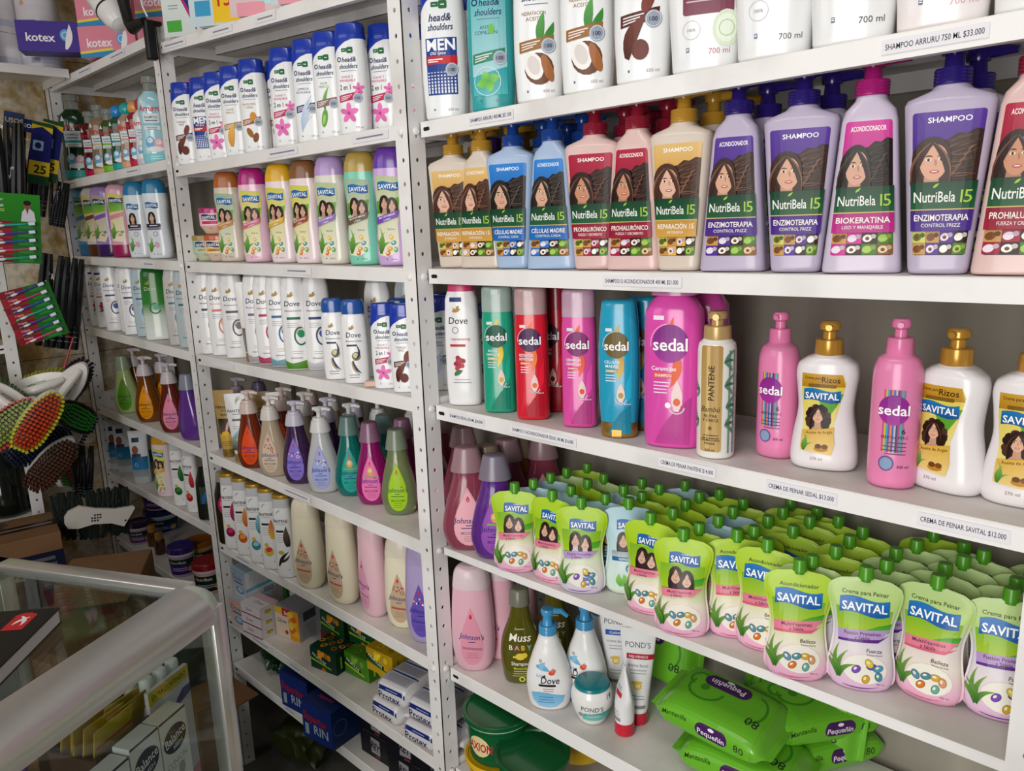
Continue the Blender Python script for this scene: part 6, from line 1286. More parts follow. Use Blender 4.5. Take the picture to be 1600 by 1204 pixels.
for i, (x_, y_, z_, lb) in enumerate([(.060, .085, 0, 'white soap multipack right of the post, bottom layer'), (.060, .085, .047, 'white soap multipack right of the post, middle layer'), (.062, .088, .094, 'white soap multipack right of the post, top layer'), (.065, .20, .047, 'white soap multipack right of the post at the back')]):
    pp(x_, y_, zc6 + z_ + .0005, 62, lb)
# ---- eighth level
def rin():
    w, d, h = .105, .085, .095; A = Art(); B = Art(); T_ = Art()
    A.rect(-w / 2, -h / 2, w / 2, h / 2, '17307e'); A.text('Superior', -.006, h * .10, .022, 'a8202c', .03, maxw=w * .8, rot=-3); A.text('RIN', .012, -h * .18, .024, 'b4c0d8', .01, maxw=w * .5); A.rect(-w * .42, -h * .4, -w * .3, -h * .1, '9ab0b8')
    T_.rect(-w / 2, -d / 2, w / 2, d / 2, '15285e'); T_.text('PAQ', -.004, .012, .014, '9aa8c8', .01, rot=0); T_.text('Superior', .0, -.008, .012, 'a8303a', .02, maxw=w * .5)
    B.rect(-d / 2, -h / 2, d / 2, h / 2, '122450'); B.ring(-.02, 0, .02, .002, '3a5a9a')
    return boxy(w, d, h, {'front': A, 'right': B, 'top': T_}, .003, base='15285e', mat=P('15285e', .25, coat=.3))
g = 'blue soap cartons on the lowest shelf'
corner('laundry_soap_box', .105, .085, .095, kind('rin', rin), 'B7', 522, 1173, 8, 'blue laundry soap carton with red lettering, foremost', 'box', g)
corner('laundry_soap_box', .105, .085, .095, kind('rin', rin), 'B7', 484, 1122, 8, 'blue laundry soap carton standing left behind the foremost blue one', 'box', g)
def blk():
    w, d, h = .10, .09, .055; A = Art(); A.rect(-w / 2, -h / 2, w / 2, h / 2, '14141a'); A.rect(-.014, -.016, .016, .022, '8a8a90'); A.text('REY', .001, .003, .018, '1a1a20', .03, rot=-12, maxw=.028); A.rect(-.002, -.024, .014, -.020, '8a2a3a')
    return boxy(w, d, h, {'front': A}, .008, base='14141a', mat=P('131318', .22, coat=.4), name='wrap')
g = 'black soap packs on the lowest shelf'; kb = kind('blk', blk)
for px, py, zz, lb in [(590, 1180, -1.0, 'black wrapped soap pack left of the black row, upper layer'), (650, 1196, -1.0, 'black wrapped soap pack in the middle of the black row, upper layer'), (560, 1200, -1.085, 'black wrapped soap pack left of the black row, lower layer')]:
    pass
for i, (x_, y_, z_, lb) in enumerate([(-.285, .075, 0, 'black wrapped soap pack in the left column, lower one'), (-.285, .078, .056, 'black wrapped soap pack in the left column, upper one'), (-.172, .068, 0, 'black wrapped soap pack in the middle column, lower one'), (-.138, .062, .06, None), (-.059, .062, 0, 'black wrapped soap pack behind the post, lower one'), (-.059, .066, .056, 'black wrapped soap pack behind the post, upper one')]):
    if lb: thing('laundry_soap_pack', lb, 'soap', (x_, y_, top('B7', x_) + z_ + .0009), R(4), g, kb)
thing('laundry_soap_pack', 'black wrapped soap pack in the middle column, upper one', 'soap', (-.172, .068, top('B7', -.172) + .0569), R(12), g, kb)
# crumpled green bags
def crumple(sx, sy, sz, seed, n=4):
    bm = bmesh.new(); bmesh.ops.create_icosphere(bm, subdivisions=n, radius=1); r_ = random.Random(seed); ws = [(Vector((r_.uniform(-1, 1), r_.uniform(-1, 1), r_.uniform(-1, 1))).normalized() * f_, r_.uniform(0, 6), .42 / f_) for f_ in (2.2, 2.8, 3.5, 4.5, 6, 7, 9, 11, 13, 16)]
    mb = MB(); vs = []
    for v in bm.verts:
        c = v.co.normalized(); q = Vector([spow(k, .7) for k in c]); d = 1 + (sum(a * (1 - 2 * abs(math.sin(w_.dot(c) + f))) for w_, f, a in ws)) * .55 - .08
        vs.append((q.x * sx * d, q.y * sy * d, max(q.z * sz * d, -sz)))
    bm.verts.index_update(); mb.add(vs, [[v.index for v in f.verts] for f in bm.faces]); bm.free()
    return mb
GB = P('0b3a16', .25, coat=.4)
def gbag(seed, sx, sy, sz):
    A = Art(); A.rect(-.014, -.005, .016, .005, 'a8301e'); A.ell(.02, -.016, .004, .004, '3a8ab0'); A.ell(-.016, -.018, .004, .003, 'd8a86a'); A.ell(.004, -.018, .004, .003, 'c86a2a')
    return [('bag', crumple(sx, sy, sz, seed).mesh('bag', [GB], 40)), ('label', A.bake(lambda u, v, o: (u, v, sz * 1.12 + o + .006), .001, .0003, None).mesh('label', [printed(.3)], 0))]
g = 'dark green bags on the lowest shelf'
thing('detergent_bag', 'dark green crumpled bag by the left post on the lowest shelf', 'bag', (-.79, .085, top('B7', -.8) + .041), R(-14), g, gbag(3, .075, .060, .040))
thing('detergent_bag', 'dark green crumpled bag between the left green bag and the blue cartons', 'bag', (-.60, .165, top('B7', -.62) + .041), R(14), g, gbag(8, .062, .055, .040))

# ================================================================ far left bay
g = 'baby shampoo bottles on the far left bay'
def arru(body, lab, cap, ball=None, trans=.35, big=1.):
    F = Form([(0, .0290, .0195), (.03, .0310, .0205), (.08, .0270, .0190), (.115, .0300, .0200), (.140, .0275, .0190), (.154, .0150, .0145)], n=2.4, smooth=4, fil=.005, N=32); A = Art()
    A.poly([(-.004, .139), (.002, .150), (.008, .139)], 'dfe8e0') if False else A.poly([(-.024, .128), (-.020, .141), (-.014, .128)], 'dfe8e0')
    A.text('Arrurrú', -.004, .118, .0125, 'd8304a', .02, maxw=.046); A.rect(-.020, .072, .014, .107, 'e4ecee'); A.text('COLONIA' if ball else 'SHAMPOO', -.003, .099, .005, '22306a', .006, maxw=.028); A.lines(-.016, .010, .091, 1, .003, .0018, '22306a'); A.rect(-.020, .081, .014, .087, lab); A.lines(-.016, .010, .0765, 2, .0035, .0012, '4a5a6a')
    A.ell(-.010, .045, .010, .014, '6ab4dc'); A.ell(-.010, .050, .006, .006, 'eaf4fa'); A.ell(.008, .042, .010, .013, 'f0b0b8'); A.ell(.008, .046, .006, .0055, 'fae8ea'); A.ell(-.012, .051, .001, .001, '222'); A.ell(.006, .047, .001, .001, '222'); A.ell(.0, .031, .018, .006, 'eef2f4')
    A.rect(-.043, .003, .043, .022, lab); A.lines(-.014, .014, .015, 2, .005, .0014, shade(lab, 1.3))
    out = [body_part(F, P(body, .12, trans=trans, coat=.5)), label_part(A, F)]
    if ball: out.append(('cap', MB().ball((0, 0, .168), .0205, 0, 24, 14).mesh('cap', [P(ball, .15, coat=.5)])))
    else: out.append(('cap', MB().loft(Form([(.153, .0145, .0145, 2), (.171, .0135, .0135, 2), (.172, .0175, .0165, 2), (.186, .0170, .0160, 2)], top=.002, N=28)).mesh('cap', [P('b8bcb6', .15, trans=.6)])))
    return out
def ak(*a): return kind(('arru',) + a, arru, *a)
for c, px, py, Y, dg, sc, lb in [(('16401e', '3aa8a4', '', None, .3), 119, 279, .045, 10, 1.38, 'large dark green see-through bottle, first on the top of the far left bay'),
        (('16401e', '3aa8a4', '', None, .3), 142, 272, .120, 16, .95, 'dark green see-through bottle behind the large green one'), (('6a0f1c', 'b81f4a', '', None, .2), 152, 272, .060, 22, 1.05, 'dark red bottle with lion picture beside the large green one'),
        (('a88a6a', 'd8b894', '', None, .3), 166, 270, .070, 20, 1.12, 'tan see-through bottle with tall clear cap'), (('4a5a12', '7ab82a', '', None, .3), 180, 268, .045, 20, .95, 'olive bottle with yellow giraffe, left of the ball capped ones'),
        (('1f5a3a', '2aa0a0', '', '2a8ad0', .3), 195, 266, .045, 20, .95, 'green bottle with blue ball cap'), (('c09a80', 'd8a884', '', '1fa8a8', .2), 210, 264, .050, 22, .95, 'tan bottle with teal ball cap'),
        (('9a1f30', 'c02a4a', '', 'e0a05a', .2), 222, 262, .055, 22, .95, 'red bottle with orange ball cap'), (('e8e8ea', 'c8c8d8', '', 'b81f3a', .05), 234, 260, .055, 20, .95, 'white bottle with red ball cap'),
        (('aadbe6', '8ad0dc', '', None, .05), 249, 258, .045, 8, 1.16, 'large pale blue bottle with bear picture at the end of the row by the post')]:
    put('baby_shampoo_bottle', ak(*c), 'A1', px, py, Y, dg, lb, 'bottle', g, sc, x=max(aty(px, py, Y).x, -1.732 if py > 278 else -1.69))
# --- curvy bottles standing on their caps
def curvy_inv(bodyc, capc, rib, field):
    F = Form([(.034, .0318, .0200), (.06, .0318, .0202), (.10, .0290, .0192), (.14, .0305, .0200), (.17, .0322, .0200), (.190, .0300, .0190), (.203, .0220, .0150)], n=2.5, smooth=4, top=.006, N=32); A = Art()
    A.poly([(-.024, .046), (.004, .042), (.014, .06), (.013, .10), (.018, .14), (.018, .172), (-.024, .180)], field, 'f2ead2'); A.poly([(-.024, .125), (.015, .130), (.018, .158), (-.024, .152)], '3f9038', '8fc03a'); banner(A, -.002, .158, .038, .014, c='122a4a', c2='1a3a66')
    A.poly([(-.024, .104), (.013, .114), (.0145, .126), (-.024, .116)], rib); aloe(A, -.020, .052, .05); A.ell(.0, .062, .006, .004, 'e2a23a'); A.ell(.006, .070, .005, .004, '4f9ab0')
    return [body_part(F, P(bodyc, .22, coat=.3)), label_part(A, F), ('cap', MB().loft(Form([(0, .0305, .0195), (.0345, .0322, .0205)], n=2.5, fil=.003, N=32)).mesh('cap', [P(capc, .22, coat=.3)]))]
def curvy_up(): return curvy('dfe6ea', '1f7aa8', '7a4ab8', 'l', 1)
g = 'curvy bottles on the far left bay'
for k, px, py, dg, lb in [(kind('ci0', curvy_inv, '5a9ac8', '3a7ab0', '4a8ac0', '3a7a4a'), 143, 399, 30, 'sky blue curvy bottle standing on its cap at the left end'), (kind('ci1', curvy_inv, 'ddd6d4', '5a3220', '8a4a3a', 'd8c85a'), 157, 400, 26, 'white curvy bottle standing on a brown cap'),
        (kind('ci2', curvy_inv, 'a888c4', '3f2260', '8a5ab8', 'a8a08a'), 172, 401, 28, 'lilac curvy bottle standing on a purple cap'), (kind('ci3', curvy_inv, 'dda8b8', 'a01a5a', 'e08aa0', 'd8c85a'), 197, 403, 18, 'pink curvy bottle standing on a magenta cap'),
        (kind('cu', curvy_up), 224, 404, 26, 'white curvy bottle with blue cap, left one of the pair by the post'), (kind('cu', curvy_up), 254, 405, 24, 'white curvy bottle with blue cap, right one of the pair by the post')]:
    put(CO, k, 'A2', px, py, .045, dg, lb, 'bottle', g, 1.03)
# --- slim white row
g = 'slim white bottles on the far left bay'
for a, x, Y, sc, lb in [(('c2313c', 'berry'), -1.725, .04, .98, 'slim white bottle with red flower, leftmost on the far left bay'), (('c2313c', 'berry'), -1.665, .04, .98, 'slim white bottle with red flower, second from the left end'), (('b85a5a', 'r'), -1.605, .055, .98, 'slim white bottle with reddish mark left of the broad white one'),
        (('2a3a7a', 'r'), -1.555, .030, 1.0, 'broad plain white bottle with navy band standing forward'), (('a07a5a', 'r'), -1.485, .05, 1.0, 'slim white bottle with brown mark right of the broad white one'), (('3a3a6a', 'r'), -1.415, .035, 1.0, 'slim white bottle with navy bar and tan ring'), (('2f7a9a', 'r', None, 'b8ccd4'), -1.345, .045, 1.0, 'slim bluish bottle left of the green fading one'),
        (('3a8a8a', 'r', None, 'c8c4c4'), -1.095, .040, 1.03, 'slim pale bottle with brown top right of the green fading one'), (('2f6a7a', 'r', None, 'b8c4c8'), -1.030, .040, 1.03, 'slim teal-topped bottle against the perforated post')]:
    put(CO, slim_kind(*a), 'A3', 0, 0, Y, 14, lb, 'bottle', g, sc, x=x)
def fade():
    F = Form([(0, .0380, .023), (.03, .0385, .023), (.14, .0360, .022), (.19, .0330, .020), (.202, .026, .016)], n=2.6, smooth=3, fil=.005, N=36); A = Art(); bird(A, -.012, .160, .008); A.text('Dove', -.008, .146, .011, 'cfe0c8', 0, .12); A.ring(.0, .090, .016, .004, '2a7a4a', a0=70, a1=340); A.ell(.002, .094, .008, .009, '5ab08a')
    cf = lerpc([(0, 'e8ece8'), (.06, 'e0e8e0'), (.10, '3f8a3a'), (.2, '1f6a24')])
    return [('body', MB().loft(F, 0, None, cf).mesh('body', [printed(.2, .4)])), label_part(A, F)]
put(CO, kind('fade', fade), 'A3', 252, 532, .045, 12, 'broad bottle fading from green to white, tallest in its row', 'bottle')
# --- pump bottles of amber liquid
g = 'drop-shaped pump bottles on the far left bay'
BAm = bk('8a4a0a', 'e8960f', '4a2a10', 'pump', 'c9bfc4', trans=.4); BPk = bk('7a2a1a', 'e88aa8', '2a2a7a', 'pump', 'c9bfc4', trans=.4); BGr = bk('b9cf8a', '5a9a1e', '1a5a2a', 'flip', 'a8b89a', trans=.2); BVi = bk('6a3a9a', '8a5ab8', '2a2a7a', 'flip', 'a0a8b8', 'bare', trans=.2)
put('baby_shampoo_bottle', BGr, 'A4', 202, 640, .040, 22, 'pale green drop-shaped bottle with flip cap, first on its shelf', 'bottle', g, 1.06)
put('baby_shampoo_bottle', BAm, 'A4', 217, 650, .070, 26, 'amber pump bottle just right of the pale green one', 'bottle', g, 1.06)
put('baby_shampoo_bottle', BAm, 'A4', 236, 658, .038, 22, 'amber pump bottle standing foremost left of the pink-labelled one', 'bottle', g, 1.06)
put('baby_shampoo_bottle', BAm, 'A4', 262, 668, .085, 30, 'amber pump bottle set back left of the pink-labelled one', 'bottle', g, 1.06)
put('baby_shampoo_bottle', BPk, 'A4', 274, 676, .034, 20, 'amber pump bottle with pink drop label', 'bottle', g, 1.06)
put('baby_shampoo_bottle', BVi, 'A4', 303, 688, .034, 40, 'purple bottle with pale cap against the post', 'bottle', g, 1.06)
thing('soap_box', 'white soap carton at the left end of the amber bottle shelf', 'box', (-1.700, .060, top('A4', -1.7)), R(30), None, kind('sbx', lambda: boxy(.085, .055, .052, {'front': Art().rect(-.0425, -.026, .0425, .026, 'd8d6dc').text('Dove', .004, .006, .013, '3a4a8a', 0, .12).rect(.005, -.022, .030, -.012, '3a4a7a'), 'right': Art().rect(-.0275, -.026, .0275, .026, 'e4e2e6')}, base='dedce2')))
thing('price_card', 'small white card leaning beside the white soap carton', 'card', (-1.60, .030, top('A4', -1.6)), R(50), None, [('card', MB().box(-.022, .022, -.001, .001, 0, .046).box(-.006, .012, -.0014, -.001, .006, .020, 1).mesh('card', [P('e8e8ea', .5), P('3a4a7a', .5)]))], (R(-14), R(18)))
# --- blue tubes and more bottles
def mk_blue(A):
    A.rect(-.024, .022, .024, .046, '8a929a', 'a8aeb4'); A.rect(-.0255, .046, .0255, .088, '1a5f8a', '2a86b8'); A.rect(-.026, .088, .026, .165, 'd8dde2'); A.rect(-.018, .135, .004, .150, '1c2c4a'); A.ell(-.010, .110, .010, .014, '8a5a44'); A.rect(-.022, .088, .006, .098, '3a3a5a'); A.ring(-.010, .062, .006, .002, '9ac0d8')
def bluetube():
    F = Form([(.0, .0265, .0165), (.004, .0275, .0175), (.05, .0275, .0150), (.12, .0280, .0080), (.165, .0285, .0016), (.172, .0285, .0008)], n=2.3, smooth=3, N=36); A = Art(); mk_blue(A); A.s = A.s
    return [body_part(F, P('c8cdd2', .25, coat=.3)), label_part(A, F)]
g = 'blue and silver tubes on the far left bay'
for px, py, Y, lb in [(183, 728, .040, 'blue and silver tube, first of the three on its shelf'), (199, 736, .045, 'blue and silver tube, middle one of the three'), (224, 750, .035, 'blue and silver tube, right one of the three, largest looking')]:
    put('cream_tube', kind('bt', bluetube), 'A5', px, py, Y, 18, lb, 'tube', g, 1.0)
put('cream_tube', kind('bt', bluetube), 'A5', 238, 750, .085, 34, 'blue and silver tube set back behind the right one of the three', 'tube', g, 1.0)
put(CO, kind('ci4', curvy, 'e9d3da', 'd8a02a', 'e0b43a', 'g', 0), 'A5', 263, 776, .035, 40, 'curvy pinkish bottle with gold cap between the blue tubes and the slim white pair', 'bottle', None, .98)
g = 'slim white gold-topped bottles on the far left bay'
put(SH, kind(('pant', 'pg'), pant, '1a5a2a', '3f8a3a', True), 'A5', 287, 792, .030, 22, 'slim white gold-topped bottle with green leaf', 'bottle', g, .98)
put(SH, kind(('pant', 'pr'), pant, 'a81a2a', 'd84a4a', True), 'A5', 307, 804, .030, 40, 'slim white gold-topped bottle turned aside, right of the green leaf one', 'bottle', g, .98)
def dgreen():
    F = Form([(0, .026, .020), (.01, .0275, .021), (.11, .0255, .0200), (.150, .0150, .0140), (.16, .0145, .0140)], n=2.3, smooth=3, fil=.004); A = Art(); A.rect(-.012, .05, .012, .10, '3a4a3a'); A.blade(-.004, .05, .010, .09, .006, .002, '2a6aa8', 6)
    return [body_part(F, P('1c261c', .12, trans=.4, coat=.5)), label_part(A, F), ('cap', MB().loft(Form([(.158, .017, .016), (.186, .016, .015)], n=2.2, top=.002)).mesh('cap', [P('6a6a5a', .25, trans=.3)]))]
put(SH, kind('dgreen', dgreen), 'A5', 328, 816, .030, 20, 'dark green see-through bottle with blue leaf by the post', 'bottle', None, .98)
# --- treatment tubs
def htub(lidc, bodyc, lab, r, h, rim='d8c4c8', clear=False):
    F = Form([(0, r * .84, r * .84), (h * .80, r * .96, r * .96)], n=2, N=40, fil=.004); A = Art(); A.rect(-r * 1.2, h * .10, r * 1.2, h * .62, lab, shade(lab, .7)); A.rect(-r * 1.2, h * .42, r * 1.2, h * .62, '14301e'); A.text('NutriBela', -r * .1, h * .52, h * .10, 'e8e8e0', .006, maxw=r * 1.2); A.lines(-r * .7, r * .6, h * .30, 2, h * .07, h * .03, 'c8b8d0'); A.ell(r * .8, h * .25, r * .22, h * .10, 'c8a050')
    lid = MB().loft(Form([(h * .80, r * 1.02, r * 1.02), (h * .97, r, r), (h, r * .94, r * .94), (h * .975, r * .86, r * .86)], n=2, N=44))
    return [body_part(F, P(bodyc, .3, coat=.2)), label_part(A, F), ('rim', MB().loft(Form([(h * .70, r * .98, r * .98), (h * .71, r * 1.0, r * 1.0), (h * .80, r * 1.0, r * 1.0)], n=2, N=40)).mesh('rim', [P(rim, .35)])), ('lid', lid.mesh('lid', [P(lidc, .22, coat=.35)]))]
g = 'hair treatment tubs on the lowest shelf of the far left bay'
def th(px, py, Y, k, lb, dz=0, dg=16, cat='tub', nm='treatment_tub'):
    x = aty(px, py, Y).x; thing(nm, lb, cat, (x, Y, top('A6', x) + dz), facing((x, Y), dg), g, k)
hb = kind('hb', htub, '701020', '2a1416', '3a1a1a', .062, .13); hp = kind('hp', htub, '2a1a4a', 'c0a8b8', '6a3a9a', .060, .085); hs = kind('hs', htub, '241640', 'b098a8', '7a4a8a', .038, .075); hbl = kind('hbl', htub, '12265e', 'a8b8c8', '1f4a9a', .060, .088, 'b8c8d8'); ho = kind('ho', htub, '9a5a1a', 'c8a070', 'b87a2a', .045, .080, 'c89a5a'); hr = kind('hr', htub, '8a1620', 'd8b8b4', '14301e', .042, .095); hv = kind('hv', htub, '30206a', 'b8a8c0', '5a2a9a', .040, .095)
th(212, 850, .165, hb, 'large tub with dark red lid at the back left'); th(222, 856, .045, hs, 'small jar with dark violet lid, front left')
th(262, 868, .140, hbl, 'wide tub with blue lid under the purple one'); th(262, 868, .140, hp, 'wide tub with purple lid on top of the blue-lidded tub', .0885)
th(288, 898, .040, hv, 'violet-lidded jar with white rim, foremost in the middle'); th(318, 905, .110, ho, 'jar with orange lid behind the violet-lidded one'); th(328, 918, .045, hr, 'red-lidded jar with pale rim beside the perforated post')
def vial():
    F = Form([(0, .017, .017), (.045, .0175, .0175), (.052, .012, .012)], n=2, fil=.003); return [body_part(F, P('4a2a10', .15, trans=.3, coat=.4)), ('cap', MB().loft(Form([(.051, .013, .013), (.075, .0125, .0125)], n=2, top=.002)).mesh('cap', [P('a8783a', .25, metal=.4)]))]
th(241, 858, .060, kind('vial', vial), 'small brown bottle with bronze cap between the small jar and the blue-lidded tub', 0, 0, 'bottle', 'serum_bottle')
th(251, 862, .050, kind('vial', vial), 'small brown bottle with bronze cap in front of the blue-lidded tub', 0, 0, 'bottle', 'serum_bottle')
# --- cartons and packs above
def kotex(c, c2, w=.158, d=.075, h=.078):
    A = Art(); B = Art(); T_ = Art(); pk_ = c2 == 'p'
    A.rect(-w / 2, -h / 2, w / 2, h / 2, c); A.text('kotex', -.022, -.002, .022, 'f6f0f6', .02, maxw=w * .55); A.ell(.040, .004, .014, .016, '5aa8dc'); A.ring(.040, .004, .010, .003, 'b8dcf4'); A.blade(.038, -.032, .052, .034, .008, -.004, 'f4eff2', 7)
    if pk_: A.poly([(-w / 2, -h / 2), (w * .2, -h / 2), (w * .1, -h * .30), (-w / 2, -h * .38)], '3a8ac0'); A.poly([(-w / 2, -h * .38), (w * .1, -h * .30), (w * .08, -h * .22), (-w / 2, -h * .30)], 'e8d84a')
    B.rect(-d / 2, -h / 2, d / 2, h / 2, c); B.text('kotex', 0, 0, .016, 'f6f0f6', .02, rot=90, maxw=h * .8); T_.rect(-w / 2, -d / 2, w / 2, d / 2, shade(c, .92))
    return boxy(w, d, h, {'front': A, 'right': B, 'top': T_}, .001, base=c, mat=P(c, .35))
g = 'sanitary pad cartons on the top shelf'
kv = kind('kotv', kotex, '3f2790', 'v'); kpk = kind('kotp', kotex, 'e0899c', 'p')
p = atx(84, 86, -1.50)
thing('sanitary_pad_box', 'violet carton lying foremost over the corner of the shelves', 'box', (-1.50, -.050, p.z + .002), R(64), g, kv)
thing('sanitary_pad_box', 'violet carton set behind and above the foremost violet one', 'box', (-1.50, .090, p.z + .040), R(60), g, kind('kotv2', kotex, '3f2790', 'v', .12, .06, .095))
zA0 = .545
for i, (x, y, z, rz, lb) in enumerate([(-1.315, .050, 0, 40, 'pink carton at the bottom left of the pink stack'), (-1.315, .052, .079, 38, 'pink carton on top of the bottom left pink one'), (-1.135, .135, 0, 42, 'pink carton at the bottom right of the pink stack'), (-1.138, .137, .079, 42, 'pink carton on top of the bottom right pink one'), (-1.00, .165, 0, 20, 'pink carton nearest to the post of the pink row'), (-1.00, .165, .079, 22, 'pink carton on top beside the post of the pink row')]):
    thing('sanitary_pad_box', lb, 'box', (x, y, zA0 + z), R(rz), g, kpk)
def rolls():
    out = []
    for i in range(2):
        for j in range(2):
            A = Art(); F = Form([(0, .052, .052), (.098, .052, .052)], n=2, N=32); A.rect(-.06, .016, .06, .034, 'a8aec8'); A.rect(-.02, .018, .004, .032, '2a3050'); A.rect(-.06, .060, .06, .075, 'd8ccd8'); A.ell(-.026, .078, .007, .007, 'c88a4a')
            T = Matrix.Translation((-.054 + .108 * i, 0, .1 * j)); out.append(('roll', MB().loft(F, 0, T).mesh('roll', [P('d9d4da', .7)]), None, [('band', A.bake(lambda u, v, o, T=T, F=F: tuple(T @ Vector(F.wrap(u, v, o))), .0006, .0002, .008, .02).mesh('band', [printed(.5)], 0))]))
    F = Form([(0, .108, .055), (.2, .108, .055)], n=5, fil=.006, top=.012, N=40)
    out.append(('wrapper', MB().loft(F).mesh('wrapper', [P('f2f2f6', .12, alpha=.22, coat=.5)])))
    return out
p = atx(58, 100, -1.66)
thing('toilet_paper_pack', 'clear wrapped pack of four toilet rolls above the stone wall', 'toilet paper', (-1.675, -.085, .551), R(62), None, kind('rolls', rolls))
thing('toilet_paper_pack', 'clear wrapped toilet roll pack lying on top of the lower pack', 'toilet paper', (-1.675, -.085, .752), R(62), None, kind('rolls', rolls))
thing('napkin_pack', 'pink and violet pack cut by the left picture edge', 'pack', (-1.62, -.245, .551), R(64), None, kind('npk', lambda: boxy(.12, .08, .16, {'front': Art().rect(-.06, -.08, .06, .08, 'a8487a', '6a3a8a').ell(.01, .0, .03, .02, 'e8a04a').ell(.0, -.04, .02, .02, '5a3a8a').rect(-.06, -.08, .06, -.055, 'd0ccd8')}, .008, base='9a4a80')))
# pads on the middle bay's top shelf
def pads(c, style):
    w, d, h = .15, .09, .12; A = Art(); A.rect(-w / 2, -h / 2, w / 2, h / 2, c, shade(c, .92))
    if style == 0: A.poly([(-.045, .055), (.055, .055), (.005, -.05)], 'b0287a'); A.poly([(-.030, .046), (.040, .046), (.005, -.03)], '2f8a3a'); A.poly([(-.022, .020), (.030, .020), (.005, -.028)], '1f2a6a'); A.text('evita', .005, .008, .010, 'ffffff', .01); A.rect(-.066, -.05, -.030, -.026, '4aa83a'); A.lines(-.060, -.034, .004, 2, .006, .002, '8a9a94'); A.ell(-.055, .035, .010, .014, '5ab8a8')
    elif style == 1: A.rect(-.02, -.055, .055, .06, 'ecc21f'); A.text('MEGA', .018, .046, .011, '2a2a2a', .01); A.text('PACK', .018, .028, .012, '2a2a2a', .01); A.text('150', .018, -.008, .030, 'c8262c', .014, maxw=.058); A.rect(-.062, -.04, -.026, -.010, '3a9ac8'); A.rect(-.062, .0, -.026, .030, '9ad0e4')
    else: A.rect(-.01, -.04, .06, .05, '7fd0d8', 'b8e4e4'); A.ell(-.04, .02, .014, .014, 'e88a9a'); A.ell(-.04, .02, .008, .008, 'f8e8e8'); A.rect(-.06, -.06, .0, -.035, 'e89aa8')
    return boxy(w, d, h, {'front': A}, .014, base=c, name='pack', mat=P(c, .25, coat=.4))
g = 'pad packs on the top shelf of the middle bay'
for i, (x, lb, st, c) in enumerate([(-.815, 'mint white pad pack with magenta triangle', 0, 'dfe8e4'), (-.655, 'pad pack with yellow label reading 150', 1, 'd4e6ec'), (-.495, 'pale pink and aqua pad pack right of the yellow labelled one', 2, 'ecd0d4'), (-.335, 'pad pack with aqua panel further right on the top shelf', 2, 'd8e8e8')]):
    thing('pad_pack', lb, 'pack', (x, .070 - .01 * (i == 1), top('B0', x) + .0035), R(34), g, kind(('pads', st, c), pads, c, st))
thing('pad_pack', 'pink pad pack lying behind the mint white pack', 'pack', (-.76, .200, top('B0', -.76) + .004), R(10), g, kind(('pads', 9), lambda: boxy(.16, .1, .10, {'front': Art().rect(-.08, -.05, .08, .05, 'e08a9c').poly([(-.07, -.03), (.05, -.03), (.06, -.012), (-.07, -.012)], '5ab0a8').text('kotex', -.01, .016, .02, 'f6e8ec', .02)}, .004, base='e08a9c')))
# --- clip lamp on the post
mb = MB(); ax = Vector((-.935, -.040, .595)); t0 = Vector((-1.055, -.055, .665)); t1 = Vector((-.962, -.045, .560))
dz = (t0 - t1).normalized()
T = Matrix.Translation(t1) @ dz.to_track_quat('Z', 'Y').to_matrix().to_4x4()
mb.loft(Form([(0, .010, .010), (.004, .020, .020), (.02, .028, .028), (.06, .036, .036), (.12, .040, .040), (.16, .036, .036)], n=2, smooth=3, N=32), 0, T)
mb2 = MB().loft(Form([(.050, .0352, .0352), (.054, .0362, .0362)], n=2, N=32), 0, T)
mb3 = MB().tube([(-.948, -.040, .640), (-.938, -.040, .600), (-.925, -.040, .560), (-.912, -.038, .548), (-.880, -.034, .552), (-.858, -.030, .552)], [.016, .013, .012, .015, .011, .010], 0, 12).box(-.866, -.846, -.034, -.012, .470, .556, 0, .003).box(-.866, -.850, -.030, .006, .546, .556, 0, .002)
mb4 = MB().tube([(-.885, -.03, .70), (-.872, -.03, .63), (-.860, -.03, .585), (-.852, -.025, .562)], .0022, 0, 8)
lamp = thing('clip_lamp', 'white rounded lamp head on a black bracket clamped to the post top', 'lamp', (0, 0, 0), 0, None, [('head', mb.mesh('head', [P('e6e4e2', .25, coat=.3)])), ('ring', mb2.mesh('ring', [P('22242a', .4)])), ('bracket', mb3.mesh('bracket', [P('0c0c0d', .5)]), 'black bracket'), ('cable', mb4.mesh('cable', [P('e0dedc', .4)]))])
lamp.location = (-.045, .0, .0)
